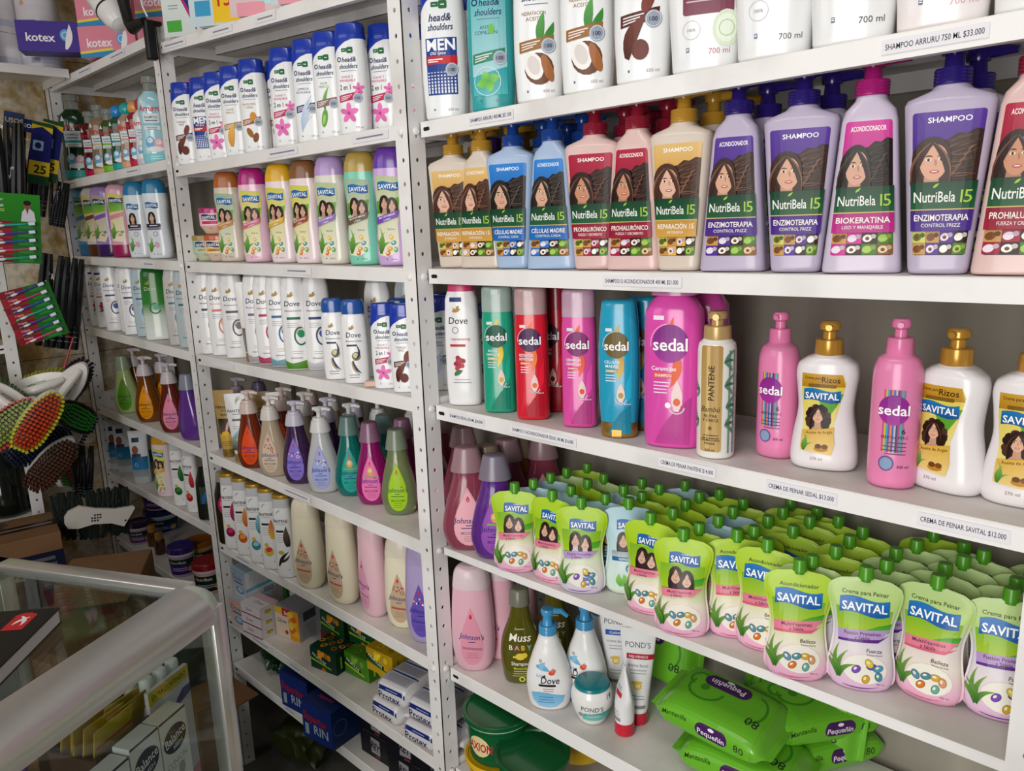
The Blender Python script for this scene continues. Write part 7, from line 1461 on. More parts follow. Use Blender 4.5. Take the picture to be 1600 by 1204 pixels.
# ================================================================ rack along the left wall
u = thing('wall_rack', 'white slotted steel rack along the stone wall cut by the left picture edge', 'shelf', (0, 0, 0), 0, 'white slotted steel shelving bays')
mb = MB(); flange(mb, -1.42, .545, (-1.53, -.250, 0), (0, -1, 0), (-1, 0, 0)); flange(mb, -1.42, .545, (-1.53, -.250, 0), (-1, 0, 0), (0, -1, 0)); link('post', mb.mesh('post', [WHITE_PAINT], 20), u)
mb = MB(); flange(mb, -1.42, .545, (-1.805, -.250, 0), (0, -1, 0), (1, 0, 0)); link('post', mb.mesh('post', [WHITE_PAINT], 20), u)
for z, y0, y1 in ((.550, -1.1, -.002), (-.2185, -1.1, -.252), (-.728, -1.1, -.252), (-1.15, -1.1, -.252)):
    mb = MB().box(-1.812, -1.5345 if z < .5 else -1.558, y0, y1, z - .0015, z, 1).box(-1.5345 if z < .5 else -1.558, -1.533 if z < .5 else -1.5565, y0, y1, z - .024, z, 0).box(-1.812, -1.6, y1 - .0015, y1, z - .024, z, 0)
    if z < .5: mb.box(-1.533, -1.5326, -.300, -.284, z - .014, z - .009, 2)  # thin dark strip standing in for the shade of an open slot
    link('shelf', mb.mesh('shelf', [WHITE_PAINT, SHELF_TOP, DARK]), u)
gj = MB().loft(Form([(0, .052, .052), (.01, .060, .060), (.16, .060, .060), (.19, .046, .046), (.20, .046, .046)], n=2, fil=.004, N=36)); gl = MB().loft(Form([(.196, .050, .050), (.222, .050, .050)], n=2, top=.003, N=36)); gc = crumple(.042, .042, .06, 12)
thing('storage_jar', 'dark glass jar on the lower shelf of the wall rack', 'jar', (-1.605, -.325, -.7275), 0, None, [('glass', gj.mesh('glass', [P('2a332c', .08, trans=.8, coat=.3)])), ('lid', gl.mesh('lid', [P('3a3c3a', .4)])), ])
g = 'green packs on the wall rack'
for i, (z, lb) in enumerate([(-.218, 'green pack on the upper rack shelf behind the toothbrush cards'), (-.330, 'bright green pack with yellow price label on the wall rack'), (-.42, 'bright green pack under the yellow labelled one on the wall rack')]):
    thing('diaper_pack', lb, 'pack', (-1.60, -.385, z if i == 0 else z - .0), R(80), g, kind(('gp', i), lambda i=i: boxy(.13, .09, .10 if i == 0 else .088, {'front': Art().rect(-.065, -.044, .065, .044, '4aa82a', '7ac83a').rect(.030, -.042, .058, .040, 'e8c01f').text('K', .044, .022, .018, 'c8262c', .02).text('2', .044, -.010, .022, 'c8262c', .02).ell(.01, .01, .014, .018, 'e8e8f0')}, .010, base='4aa82a', name='pack', mat=P('4aa82a', .25, coat=.4))))
mb = MB().box(-1.66, -1.55, -.47, -.39, -.7275, -.43, 0, .006)
thing('carton', 'plain carton under the green packs on the wall rack', 'box', (0, 0, 0), 0, None, [('box', mb.mesh('box', [P('6a5a44', .7)]))])
# ---- things hanging from the rack end
BLK = P('050506', .3); FILM = clear_glass('thin_film', 'f4f6f8')
def combs(seed, w=.034, h=.10, n=6, green=False):
    r_ = random.Random(seed); out = []; mb = MB()
    bag = crumple(w * 1.12, .018, h * 1.04, seed)
    for k in range(n):
        x = -w * .8 + 1.6 * w * k / (n - 1); y = r_.uniform(-.006, .006); a = r_.uniform(-.006, .006); m_ = MB()
        m_.tube([(x + a, y, -h * .95), (x, y - .003, -h * .3), (x - a, y, h * .4), (x - a * 1.5, y, h * .9)], [.0065, .0085, .0075, .005], 0, 8)
        for j in range(7): m_.box(x - .0045, x + .0045, y - .0085, y - .0055, -h * .8 + j * .010, -h * .8 + j * .010 + .0016, 1)
        out.append(('comb', m_.mesh('comb', [BLK, P('8a8f96', .3)])))
    out.append(('bag', bag.mesh('bag', [FILM], 50), 'clear crumpled plastic film'))
    return out
def hang(nm, parts, px, py, X, roll, lb, cat, g_=None, yaw=0, sc=1, pitch=0):
    p = atx(px, py, X); o = thing(nm, lb, cat, p, 0, g_, parts, (0, 0), sc)
    d = (CAM - p); hd = math.atan2(d.x, -d.y)
    o.rotation_euler = (Matrix.Rotation(hd + R(yaw), 3, 'Z') @ Matrix.Rotation(R(roll), 3, 'Y') @ Matrix.Rotation(R(pitch), 3, 'X')).to_euler()
    return o
g = 'bags of black combs hanging at the left wall'
for px, py, X, roll, sd, sc, lb in [(8, 262, -1.49, -6, 21, 1.35, 'clear bag of black combs hanging leftmost under the blue header card'), (50, 270, -1.64, -10, 22, 1.3, 'clear bag of black combs hanging between header card and blue card'), (92, 318, -1.62, -14, 23, .72, 'clear bag of black combs hanging just below the blue cards'), (95, 470, -1.60, -14, 24, 1.5, 'large clear bag of black combs hanging beside the toothbrush strips'), (130, 735, -1.45, -10, 25, .85, 'dark bag of combs hanging low behind the brushes')]:
    hang('comb_bag', combs(sd, .040 if sc > 1.4 else .032), px, py, X, -roll, lb, 'bag', g, 0, sc)
def hcard(w, h, c, txt, tc='f4f4f0', extra=None):
    A = Art(); A.rect(-w / 2, -h / 2, w / 2, h / 2, c)
    if txt: A.text(txt, 0, 0, h * .3, tc, .02, maxw=w * .85)
    if extra: extra(A)
    return [('card', MB().box(-w / 2, w / 2, 0, .0012, -h / 2, h / 2).mesh('card', [P(c, .4)])), ('print', A.bake(lambda u, v, o: (u, -o, v), .0003, .0002, None).mesh('print', [printed(.25, .4)], 0))]
hang('header_card', hcard(.05, .045, '2a3a66', 'USOS', 'c8b870'), 22, 188, -1.60, 10, 'blue and cream header card above the leftmost comb bag', 'card', 'header cards')
hang('header_card', hcard(.045, .036, '161f66', 'USOS'), 42, 196, -1.60, 12, 'dark blue header card reading USOS', 'card', 'header cards')
def ex25(A):
    A.rect(-.026, -.088, .026, .088, '14186a'); A.poly([(-.026, .066), (.0, .076), (.026, .060), (.026, .088), (-.026, .088)], 'd8b81f'); A.poly([(-.026, .080), (.026, .076), (.026, .088), (-.026, .088)], '1a4a24'); A.rr(-.020, .008, .006, .036, .003, '9ac0d8'); A.ell(-.007, .022, .008, .009, '14186a'); A.rect(-.026, -.062, .026, -.022, 'e0c01a'); A.text('25', .002, -.044, .024, '1a1a14', .02); A.rect(-.026, -.088, .026, -.062, '1a4a24')
g = 'blue and yellow price packs hanging by the wall'
hang('razor_pack', hcard(.052, .176, '14186a', '', extra=ex25), 63, 240, -1.58, 12, 'blue pack with yellow 25 mark, left one of the pair', 'pack', g)
hang('razor_pack', hcard(.040, .160, '14186a', '', extra=ex25), 78, 236, -1.60, 14, 'blue pack with yellow 25 mark, right one of the pair', 'pack', g)
def brush(c, k):
    A = MB().tube([(-.055, -.004, .001), (-.02, -.004, .002), (.02, -.004, .0), (.045, -.004, .001)], [.0035, .0042, .0032, .0026], 0, 10).box(.042, .062, -.0075, -.001, -.006, .006, 0, .002)
    return [('handle', A.mesh('handle', [P(c, .25, coat=.3)])), ('grip', MB().ball((-.032, -.0075, .001), .007, 0, 12, 8, (1.6, .4, .6)).mesh('grip', [P('e4e2e6', .3)])), ('bristles', MB().box(.043, .061, -.013, -.007, -.005, .005, 0, .001).mesh('bristles', [P('d8e4ec', .5)]))]
def strip(n, first, cols):
    w = .150; ph = .026; h = n * ph; A = Art(); A.rect(-w / 2, -h, w / 2, 0, '1f6a24')
    for i in range(n):
        y = -ph * (i + .5); A.rect(-w / 2, y - ph / 2 + .0008, -w * .02, y + ph / 2 - .0008, 'a81428' if i % 2 else '8a1024'); A.text('Colgate', -w * .28, y + .006, .0062, 'e8c8cc', .01, maxw=.05); A.rr(w * .08, y - .009, w * .36, y + .009, .004, '2f8a34')
    if first:
        A.rect(-w / 2, 0, w / 2, .085, '2a8a1c', '1f7a1a'); A.text('Premier', -w * .27, .066, .008, 'd0ecc8', .01, maxw=.06); A.text('Clean', -w * .27, .048, .011, 'ffffff', .012, maxw=.06); A.lines(-w * .42, -w * .1, .034, 2, .005, .0016, 'e8e07a')
        A.ell(.040, .050, .010, .013, '8a5a40'); A.ell(.040, .058, .0105, .008, '1f1612'); A.poly([(.022, .0), (.062, .0), (.058, .030), (.048, .040), (.034, .040), (.026, .030)], 'd8d4dc'); A.poly([(.036, .040), (.044, .040), (.040, .022)], '8a2a2a')
    hh = .085 if first else 0
    out = [('card', MB().box(-w / 2, w / 2, 0, .0015, -h, hh).mesh('card', [P('1f6a24', .4)])), ('print', A.bake(lambda u, v, o: (u, -o, v), .0003, .0002, None).mesh('print', [printed(.25, .4)], 0))]
    for i in range(n):
        m_ = brush(cols[i % len(cols)], i); T = Matrix.Translation((0, 0, -ph * (i + .5))) @ Matrix.Rotation(R(-9), 4, 'Y')
        for nm, me, in [(q[0], q[1]) for q in m_]: me.transform(T)
        out.append(('toothbrush', m_[0][1], None, [m_[1], m_[2]]))
    return out
g = 'toothbrush strip cards'
hang('toothbrush_card', strip(5, True, ['1fa89a', '4a3a9a', '2a5aa8', 'c84a7a', '1fa88a']), 20, 345, -1.44, 6, 'green headed card of five toothbrushes showing a person in a white coat', 'toothbrushes', g, -4, .86)
hang('toothbrush_card', strip(7, False, ['3a3a8a', 'b83a6a', '2a4aa8', '1fa88a', '4a3a9a', '2a4a9a', 'c84a7a']), 36, 448, -1.43, -12, 'red strip card of seven toothbrushes curling down below the first card', 'toothbrushes', g, -4, .84)
mb = MB().tube([tuple(atx(66, 440, -1.42)), tuple(atx(80, 512, -1.42)), tuple(atx(114, 528, -1.42)), tuple(atx(100, 575, -1.42))], .003, 0, 8)
thing('red_cord', 'thin red cord hanging beside the toothbrush strip', 'cord', (0, 0, 0), 0, None, [('cord', mb.mesh('cord', [P('a01a22', .4)]))])
# ---- scrubbing brushes
def scrub(outer, inner, handle_front=False):
    pts = []; n = 28
    for k in range(n):
        a = 2 * PI * k / n; x = .034 * spow(math.sin(a), .8); z = .085 * spow(math.cos(a), .9); x *= 1 - .30 * max(0, z / .085) ** 2; pts.append((x, z))
    body = MB().prism(pts, 0, .014).prism([(x * .9, z * .94) for x, z in pts], -.002, 0)
    tufts = MB(); r_ = random.Random(4)
    for j in range(17):
        z = -.074 + .149 * j / 16; wid = .034 * (1 - (abs(z) / .085) ** 3) ** .5 * (1 - .3 * max(0, z / .085) ** 2) - .004
        m_ = max(2, int(wid * 2 / .0078))
        for i in range(m_ + 1):
            x = -wid + 2 * wid * i / m_; edge = i in (0, m_) or j in (0, 16) or (outer != inner and (i in (1, m_ - 1)) and m_ > 6 and False)
            dx = .006 * x / .03; dz = .006 * z / .08; q = r_.uniform(-.001, .001)
            tufts.tube([(x, -.002, z), (x + dx + q, -.027, z + dz)], [.0034, .0042], 0 if edge else 1, 5)
    hd = MB().tube([(0, .014, -.066), (0, .034, -.058), (0, .046, -.030), (0, .047, .010), (0, .036, .044), (0, .016, .062)], [.010, .0105, .0115, .0115, .0105, .009], 0, 10)
    A = Art(); A.rr(-.013, -.026, .013, .022, .004, '1a1c3a'); A.rr(-.012, -.025, .012, .021, .0035, 'd8dcc8'); A.rect(-.011, -.022, .011, -.004, '6a9a2a'); A.lines(-.009, .009, .012, 3, .005, .003, '1a2a5a')
    return [('body', body.mesh('body', [P('ece9e4', .3, coat=.2)])), ('handle', hd.mesh('handle', [P('ece9e4', .3, coat=.2)])), tuple(['bristles', tufts.mesh('bristles', [P(outer, .5), P(inner, .5)], 0)]), ('label', A.bake(lambda u, v, o: (-u, .0141 + o, v), .0004, .0002, None).mesh('label', [printed(.3)], 0))]
g = 'scrubbing brushes hanging in a bunch'
S = lambda a, b: kind(('scrub', a, b), scrub, a, b)
for px, py, X, roll, yaw, pit, k, lb in [(58, 655, -1.30, 38, 8, 6, S('c8c01f', 'c8441c'), 'brush with orange bristles edged in yellow, front of the bunch'), (16, 660, -1.35, 50, -12, 0, S('c84a4a', '8a9a3a'), 'brush with olive bristles edged in red at the left edge'),
        (108, 648, -1.40, -56, 30, 20, S('14141c', '1f7a2a'), 'brush with green bristles and black edge on the right of the bunch'), (108, 602, -1.47, -40, 168, -14, S('24162e', '24162e'), 'white brush seen from its handle side with dark bristles on the right'),
        (62, 603, -1.50, -76, 166, 0, S('b8b82a', '2a6a2a'), 'white brush lying crosswise with yellow bristles at its end'), (10, 625, -1.43, 42, 178, -8, S('4a6a2a', '4a6a2a'), 'white brush with handle loop at the left picture edge'),
        (80, 722, -1.40, 42, 10, 20, S('4a2a1c', '5a3a2c'), 'brush with brown and white bristles at the bottom of the bunch'), (62, 690, -1.46, 60, 20, 30, S('16203a', '16203a'), 'brush with dark blue bristles under the orange one'), (100, 690, -1.50, -38, 150, 20, S('2a2a2a', '2a4a2a'), 'white brush handle pointing down right in the bunch'), (98, 715, -1.56, 4, 60, 0, S('2a5a2a', 'c8602a'), 'white brush seen edgeways with orange bristles, lowest of the bunch')]:
    o = hang('scrubbing_brush', k, px, py, X, roll, lb, 'brush', g, yaw, 1.06, pit)
mb = MB().tube([tuple(atx(48, 575, -1.44)), tuple(atx(50, 600, -1.44))], .0012, 0, 6)
# ---- broom head with a white handle plate, cartons
pl = [(-.088, -.010), (-.080, -.026), (-.055, -.030), (-.015, -.022), (.03, -.026), (.062, -.040), (.092, .012), (.088, .018), (.04, .016), (-.01, .024), (-.05, .036), (-.078, .024), (-.088, .008)]
A = Art(); [A.rect(-.022 + .007 * i, .002 - .008 * j, -.017 + .007 * i, .007 - .008 * j, '2a2a2a') for i in range(4) for j in range(3) if (i + j) % 5]; A.ell(.066, -.022, .003, .003, '222')
br = MB(); r_ = random.Random(9)
for i in range(150): x = r_.uniform(-.11, .075); br.tube([(x, .012, r_.uniform(-.02, .03)), (x + r_.uniform(-.01, .01), .03, r_.choice((-1, 1)) * r_.uniform(.05, .075))], [.004, .005], 0, 5)
hang('hand_broom', [('plate', MB().prism(pl, 0, .012).mesh('plate', [P('c9c4bc', .4)])), ('print', A.bake(lambda u, v, o: (u, -o, v), .0004, .0002, None).mesh('print', [printed(.5)], 0)), ('bristles', br.mesh('bristles', [P('06150c', .7)], 0))], 156, 806, -1.30, 6, 'hand broom with white handle plate and dark green bristles below the hanging brushes', 'broom', None, 4, 1.0)
KR = noisy('cardboard', '6a4a2c', '7d5a38', 6, .75, 4, .3, .7, stretch=(1, 1, 2))
def carton(w, d, h, print_=True):
    A = Art(); T_ = Art()
    if print_:
        A.rect(-w / 2, -h / 2, w / 2, h * .26, '141a30'); A.text('12', w * .16, h * .06, h * .24, '8a7a78', .01); A.lines(w * .26, w * .46, h * .14, 3, h * .09, h * .05, '5a5a60')
        T_.rect(-w / 2, -d * .12, w / 2, d * .12, '2a1c18'); T_.rect(-w / 2, -.004, w / 2, .004, '9a8a7a'); T_.lines(-w * .3, w * .2, d * .34, 3, d * .09, .012, '3a2a1c')
    return boxy(w, d, h, {'front': A, 'top': T_} if print_ else {}, .002, base='6a4a2c', mat=KR)
b12 = carton(.36, .20, .20)
p = atx(95, 830, -1.25); dirb = facing(p, -4)
a = dirb; c = Vector((p.x, p.y, 0)) + Vector((math.cos(a) * -.18 - math.sin(a) * .10, math.sin(a) * -.18 + math.cos(a) * .10, 0))
thing('carton', 'brown and navy carton marked 12 behind the glass counter', 'box', (c.x, c.y, p.z - .20), a, 'cartons on the floor', b12)
hz = p.z - .2015
thing('carton', 'plain brown carton underneath the one marked 12', 'box', (c.x, c.y, -1.42), a, 'cartons on the floor', carton(.36, .20, hz + 1.42, False))
p = atx(158, 900, -1.02); mb = MB().box(-.10, .10, -.08, .08, 0, .30, 0, .002).box(-.03, .03, -.0806, -.08, .20, .22, 1)
o = thing('carton', 'open brown carton with a red stripe between the carton marked 12 and the shelves', 'box', (p.x - .06, p.y + .03, p.z - .30), R(60), 'cartons on the floor', [('box', mb.mesh('box', [KR, P('7a2a1c', .6)]), None, [('flap', MB().add([(-.10, -.08, .30), (.10, -.08, .30), (.08, -.17, .27), (-.08, -.17, .27), (-.10, -.08, .302), (.10, -.08, .302), (.08, -.17, .272), (-.08, -.17, .272)], [(0, 1, 2, 3), (4, 7, 6, 5), (0, 4, 5, 1), (1, 5, 6, 2), (2, 6, 7, 3), (3, 7, 4, 0)]).mesh('flap', [KR]))])], (0, 0))
thing('carton', 'plain brown carton under the open one with the red stripe', 'box', (p.x - .06, p.y + .03, -1.42), R(60), 'cartons on the floor', carton(.21, .17, p.z - .30 + 1.4195, False))

# ================================================================ glass counter
GLASS = clear_glass('counter_glass', 'f1f6f3')
ALU = noisy('brushed_aluminium', 'bcbab8', 'd0cdca', 3, .30, 4, .3, .7, metal=.75, stretch=(1, 1, 1))
KA = Vector((-.116, -.406, -.45)); KU = Vector((.4578, -.8891, 0)); KN = Vector((.8891, .4578, 0)); KR_ = math.atan2(KU.y, KU.x)
def kloc(x, y, z): return KA + KU * x + KN * y + Vector((0, 0, z - KA.z))
def atk(px, py, Y): d = ray(px, py); return CAM + d * ((KA + KN * Y - CAM).dot(KN) / d.dot(KN))
def ktol(p): q = p - KA; return q.dot(KU), q.dot(KN), q.z
cz = -.45; LX = .95; DY = -.36; FZ = -1.42 - cz
ct = thing('display_counter', 'aluminium framed glass display counter at the lower left corner', 'counter', KA, KR_)
def rail(prof, x0, x1):
    n = len(prof); vs = [(x, y, z) for x in (x0, x1) for y, z in prof]
    return MB().add(vs, [tuple(range(n - 1, -1, -1)), tuple(range(n, 2 * n))] + [(i, (i + 1) % n, (i + 1) % n + n, i + n) for i in range(n)])
pf = [(-.001, -.004), (-.001, .0)] + [(.010 + .052 * math.sin(R(a)), -.046 + .046 * math.cos(R(a))) for a in range(0, 91, 10)] + [(.062, -.052), (.046, -.052), (.046, -.02), (.01, -.004)]
link('front_rail', rail(pf, -.004, LX).mesh('front_rail', [ALU], 40), ct)
mb = MB().box(-.030, -.001, DY - .03, .012, -.020, 0, 0, .004, None, 3); link('end_rail', mb.mesh('end_rail', [ALU], 40), ct)
mb = MB().box(-.03, LX, DY - .03, DY, -.020, 0, 0, .004, None, 3); link('back_rail', mb.mesh('back_rail', [ALU], 40), ct)
cn = []
for a in range(0, 91, 10): cn.append((.010 + .052 * math.sin(R(a)), -.046 + .046 * math.cos(R(a))))
cn = [(.01, -.052)] + cn + [(.062, -.052)]
vs = []; K = 8
for k in range(K + 1):                      # quarter-round corner piece
    a = R(90 * k / K); vs += [(-.004 - .026 * math.sin(a) * min(1, (y - .010) / .052 + .25 if y > .0101 else .25) if True else 0, .010 + (y - .010) * math.cos(a * .55), z) for y, z in cn]
n = len(cn); fs = [(k * n + i, k * n + i + 1, (k + 1) * n + i + 1, (k + 1) * n + i) for k in range(K) for i in range(n - 1)]
link('corner_cap', MB().add(vs, fs).mesh('corner_cap', [P('b9c2b8', .3, metal=.2)], 60), ct)
for x0, y0 in ((-.030, .034), (-.030, DY - .03), (LX - .03, .034)):
    link('leg', MB().box(x0, x0 + .028, y0, y0 + .026, FZ, -.03, 0, .003, None, 2).mesh('leg', [ALU], 40), ct)
link('glass_top', MB().box(-.004, LX - .01, DY + .0, .004, -.012, -.007).mesh('glass_top', [GLASS], 0), ct)
link('glass_front', MB().box(-.002, LX - .03, .050, .054, FZ + .12, -.05).mesh('glass_front', [GLASS], 0), ct)
link('glass_end', MB().box(-.018, -.014, DY, .034, FZ + .12, -.02).mesh('glass_end', [GLASS], 0), ct)
link('glass_shelf', MB().box(-.01, LX - .03, DY, .030, -.345, -.339).mesh('glass_shelf', [GLASS], 0), ct)
link('plinth', MB().box(-.028, LX - .005, DY - .028, .058, FZ + .0, FZ + .12, 0, .003).mesh('plinth', [P('8a8884', .5)]), ct)
link('bottom_panel', MB().box(-.02, LX - .01, DY, .04, FZ + .12, FZ + .13).mesh('bottom_panel', [P('b5b2ac', .5)]), ct)
link('back_panel', MB().box(-.02, LX - .01, DY - .012, DY - .006, FZ + .12, -.02).mesh('back_panel', [P('9aa09a', .4)]), ct)
KS = cz - .338     # top of the inner shelf
# register book lying on the glass
e1 = Vector((-.72, -.694, 0)); e2 = Vector((.757, -.654, 0)); c0 = Vector((-.143, -.562, 0)); bw, bl, bt = .26, .24, .022
A = Art(); A.rect(-bl / 2, -bw / 2, bl / 2, bw / 2, '121013'); A.poly([(-.110, .098), (-.104, .108), (-.062, .108), (-.062, .080), (-.104, .080), (-.110, .088)], 'c4202c'); A.blade(-.100, .090, -.072, .100, .0030, .004, 'f0e4e4', 6); A.blade(-.096, .102, -.074, .088, .0028, -.003, 'f0e4e4', 6)
c = c0 + e1 * bw / 2 + e2 * bl / 2
mb = MB().box(-bl / 2, bl / 2, -bw / 2, bw / 2, bt - .002, bt).box(-bl / 2, bl / 2, -bw / 2, bw / 2, 0, .002).box(-bl / 2 + .002, bl / 2 - .002, -bw / 2 + .002, -bw / 2 + .004, 0, bt)
pg_ = MB().box(-bl / 2 + .003, bl / 2 - .003, -bw / 2 + .004, bw / 2 - .001, .002, bt - .002)
thing('register_book', 'black covered book with a red emblem and white page edges lying on the glass counter', 'book', (c.x, c.y, cz - .0065), math.atan2(e2.y, e2.x), None,
      [('cover', mb.mesh('cover', [P('121013', .35)])), ('pages', pg_.mesh('pages', [P('d8d4d6', .7)])), ('print', A.bake(lambda u, v, o: (u, v, bt + o), .0003, .0002, None).mesh('print', [printed(.35)], 0))])
# ---- things inside
def kth(nm, lb, cat, x, y, z, parts, g_=None, rz=0, tilt=(0, 0), sc=1): return thing(nm, lb, cat, kloc(x, y, z), KR_ + R(rz), g_, parts, tilt, sc)
# sachet carton
P1 = ktol(atz(272, 1086, -.605)); P2 = ktol(atz(175, 1077, -.605)); P3 = ktol(atz(208, 1185, -.605))
x0, x1 = min(P1[0], P2[0]), P3[0]; y1, y0 = P1[1], P2[1]; y0 = max(y0, DY + .02); y1 = -.012; x0 = max(x0, .048); xm, ym = (x0 + x1) / 2, (y0 + y1) / 2; w_, d_ = x1 - x0, y1 - y0; h_ = -.605 - KS
mb = MB(); t = .003
for b in ((-w_ / 2, w_ / 2, -d_ / 2, -d_ / 2 + t, 0, h_), (-w_ / 2, w_ / 2, d_ / 2 - t, d_ / 2, 0, h_ - .015), (-w_ / 2, -w_ / 2 + t, -d_ / 2, d_ / 2, 0, h_), (w_ / 2 - t, w_ / 2, -d_ / 2, d_ / 2, 0, h_ - .02), (-w_ / 2, w_ / 2, -d_ / 2, d_ / 2, 0, t)): mb.box(*b)
kth('open_carton', 'open dark brown carton holding yellow sachets inside the glass counter', 'box', xm, ym, KS, [('box', mb.mesh('box', [P('4a2c1a', .7)]))])
g = 'yellow sachets standing in the open carton'
rd = random.Random(11)
names = ['nearest the front glass', 'second from the front glass', 'third from the front glass', 'fourth from the front glass', 'fifth from the front glass', 'fourth from the back', 'third from the back', 'second from the back', 'at the very back']
sm = {}
for i in range(9):
    A = Art(); A.rect(-.034, .012, .034, .016, ['c8401c', 'a8921c', 'c8a01c'][i % 3]); A.lines(-.020, .020, -.010, 2, .009, .004, '5a4a10')
    bd = MB().loft(Form([(-.040, .036, .0008, 4), (-.034, .036, .0012, 4), (0, .036, .0026, 3), (.034, .036, .0012, 4), (.040, .036, .0008, 4)], N=28))
    pr_ = [('sachet', bd.mesh('sachet', [P(['c9ad1e', 'b8981a', 'd0a81c'][i % 3], .35, coat=.3)])), ('print', A.bake(lambda u, v, o: (u, .0030 + o, v) if False else (-u, .0030 + o, v), .0004, .0002, None).mesh('print', [printed(.35)], 0))]
    kth('sachet', f'yellow sachet in the open carton, {names[i]}', 'sachet', xm + (-.016 if i % 2 else .018) + rd.uniform(-.006, .006), y1 - .014 - (d_ - .03) * i / 8, -.605 - .040 + .014 + rd.uniform(-.004, .010), pr_, g, rd.uniform(-1.5, 1.5), (R(-10), R(rd.uniform(-5, 5))))
# two white cartons against the front glass
def clinical(w, d, h):
    A = Art(); n_ = '141c44'
    A.rect(-w / 2, -h / 2, w / 2, h / 2, 'e4e4e6'); A.rect(-w / 2, h / 2 - .004, w / 2, h / 2, n_); A.ell(0, h * .28, w * .44, h * .12, n_, 20, 24); A.text('Balance', 0, h * .30, h * .085, 'f0f0f4', .01, .1, maxw=w * .78, rot=14); A.text('MEN', .004, h * .215, h * .04, 'c8ccd8', .01, rot=14)
    A.text('CLINICAL', 0, h * .08, h * .055, '9a9aa0', 0, maxw=w * .8, rot=8); A.lines(-w * .3, w * .3, h * .02, 1, .004, .0016, 'b0b0b6'); A.poly([(-w * .1, -h * .4), (w * .25, -h * .4), (w * .2, -h * .1), (w * .05, -h * .05)], '1f2c5a'); A.ell(w * .12, -h * .02, w * .12, h * .06, 'a8a8ae')
    out = [('box', MB().box(-w / 2, w / 2, -d / 2, d / 2, 0, h, 0, .0008).mesh('box', [P('e0e0e2', .4)]))]
    return out + [('print', A.bake(lambda u, v, o: (-u, d / 2 + o, h / 2 + v), .0003, .00012, None).mesh('print', [printed(.35)], 0))]
yb = .030
q1 = ktol(atk(249, 1138, yb)); q2 = ktol(atk(288, 1094, yb)); q3 = ktol(atk(311, 1168, yb))
wB = q1[0] - q2[0]; zt = cz + (q1[2] + q2[2]) / 2; hB = zt - KS
g = 'white deodorant cartons behind the front glass'
kth('deodorant_box', 'white carton with dark oval emblem next to the right leg of the counter', 'box', (q1[0] + q2[0]) / 2, yb - .016, KS, clinical(wB, .03, hB), g)
kth('deodorant_box', 'white carton with dark oval emblem further left, nearer the picture corner', 'box', (q1[0] + q2[0]) / 2 + wB * 1.04, yb - .016, KS, clinical(wB, .03, hB), g)
kth('deodorant_box', 'white carton with pink edge cut by the bottom left of the picture', 'box', (q1[0] + q2[0]) / 2 + wB * 2.1, yb - .016, KS, clinical(wB, .03, hB * .96), g)
# strip pack with a yellow band and white-capped sticks
def stick(): return [('stick', MB().loft(Form([(0, .012, .010), (.060, .012, .010)], n=2.4, fil=.002, N=24)).mesh('stick', [P('c9c4d8', .3)])), ('cap', MB().loft(Form([(.058, .0105, .0095), (.084, .0100, .0090)], n=2.2, top=.004, N=24)).mesh('cap', [P('ecebec', .25, coat=.3)]))]
ys = -.010
r1 = ktol(atk(257, 1058, ys)); r2 = ktol(atk(316, 1018, ys)); r3 = ktol(atk(330, 1158, ys))
wS = max(.05, r1[0] - r2[0]); zS = cz + r2[2]; hS = zS - KS
A = Art(); w, h = wS, hS
A.rect(-w / 2, -h / 2, w / 2, h / 2, 'd8d4e2'); A.rect(-w / 2, h / 2 - .022, w / 2, h / 2, 'd8bc14'); A.text('EXTRA CONTENIDO', 0, h / 2 - .011, .009, '2a2410', .01, maxw=w * .85); A.poly([(-w / 2, h * .06), (w * .3, h * .34), (w / 2, h * .34), (w / 2, h * .27), (w * .25, h * .24), (-w / 2, -h * .02)], '4a2f8a'); A.text('lady', .0, h * .16, .016, '2f2a7a', .0, .3)
A.ring(-w * .12, -h * .02, .018, .0014, '2f2a7a', ry=.022); A.text('lady', -w * .12, .004, .008, '2f2a7a', .004, .2, rot=8); A.text('SPEED', -w * .12, -.006, .008, '2f2a7a', .016, rot=8); A.text('STICK', -w * .12, -.016, .008, '2f2a7a', .016, rot=8); A.text('COMPLETE', -w * .06, -h * .24, .007, '8a8a98', 0, maxw=w * .6); A.lines(-w * .36, w * .2, -h * .29, 2, .005, .0014, '8a8a98'); A.poly([(-w / 2, -h / 2), (w / 2, -h / 2), (w / 2, -h * .36), (-w / 2, -h * .44)], 'e08aa0')
xs_ = max((r1[0] + r2[0]) / 2, .0285)
kth('deodorant_display', 'lilac and white display pack with yellow band beside the counter leg', 'box', xs_, ys - .004, KS, [('pack', MB().box(-w / 2, w / 2, -.004, .003, 0, h).mesh('pack', [P('d8d4e2', .35)])), ('print', A.bake(lambda u, v, o: (-u, .003 + o, h / 2 + v), .0003, .00012, None).mesh('print', [printed(.3, .3)], 0))])
g = 'white capped sticks behind the yellow band'; st_ = kind('stick', stick)
for i, (a, b, lb) in enumerate([(-.030, -.020, 'white capped stick behind the yellow band, front row near the leg'), (-.004, -.020, 'white capped stick behind the yellow band, front row middle'), (.022, -.022, 'white capped stick behind the yellow band, front row far from the leg'), (-.026, -.048, 'white capped stick behind the yellow band, back row near the leg'), (.000, -.048, 'white capped stick behind the yellow band, back row middle'), (.023, -.050, 'white capped stick behind the yellow band, back row far from the leg')]):
    kth('deodorant_stick', lb, 'deodorant', xs_ + a, ys + b, zS - .072, st_, g)
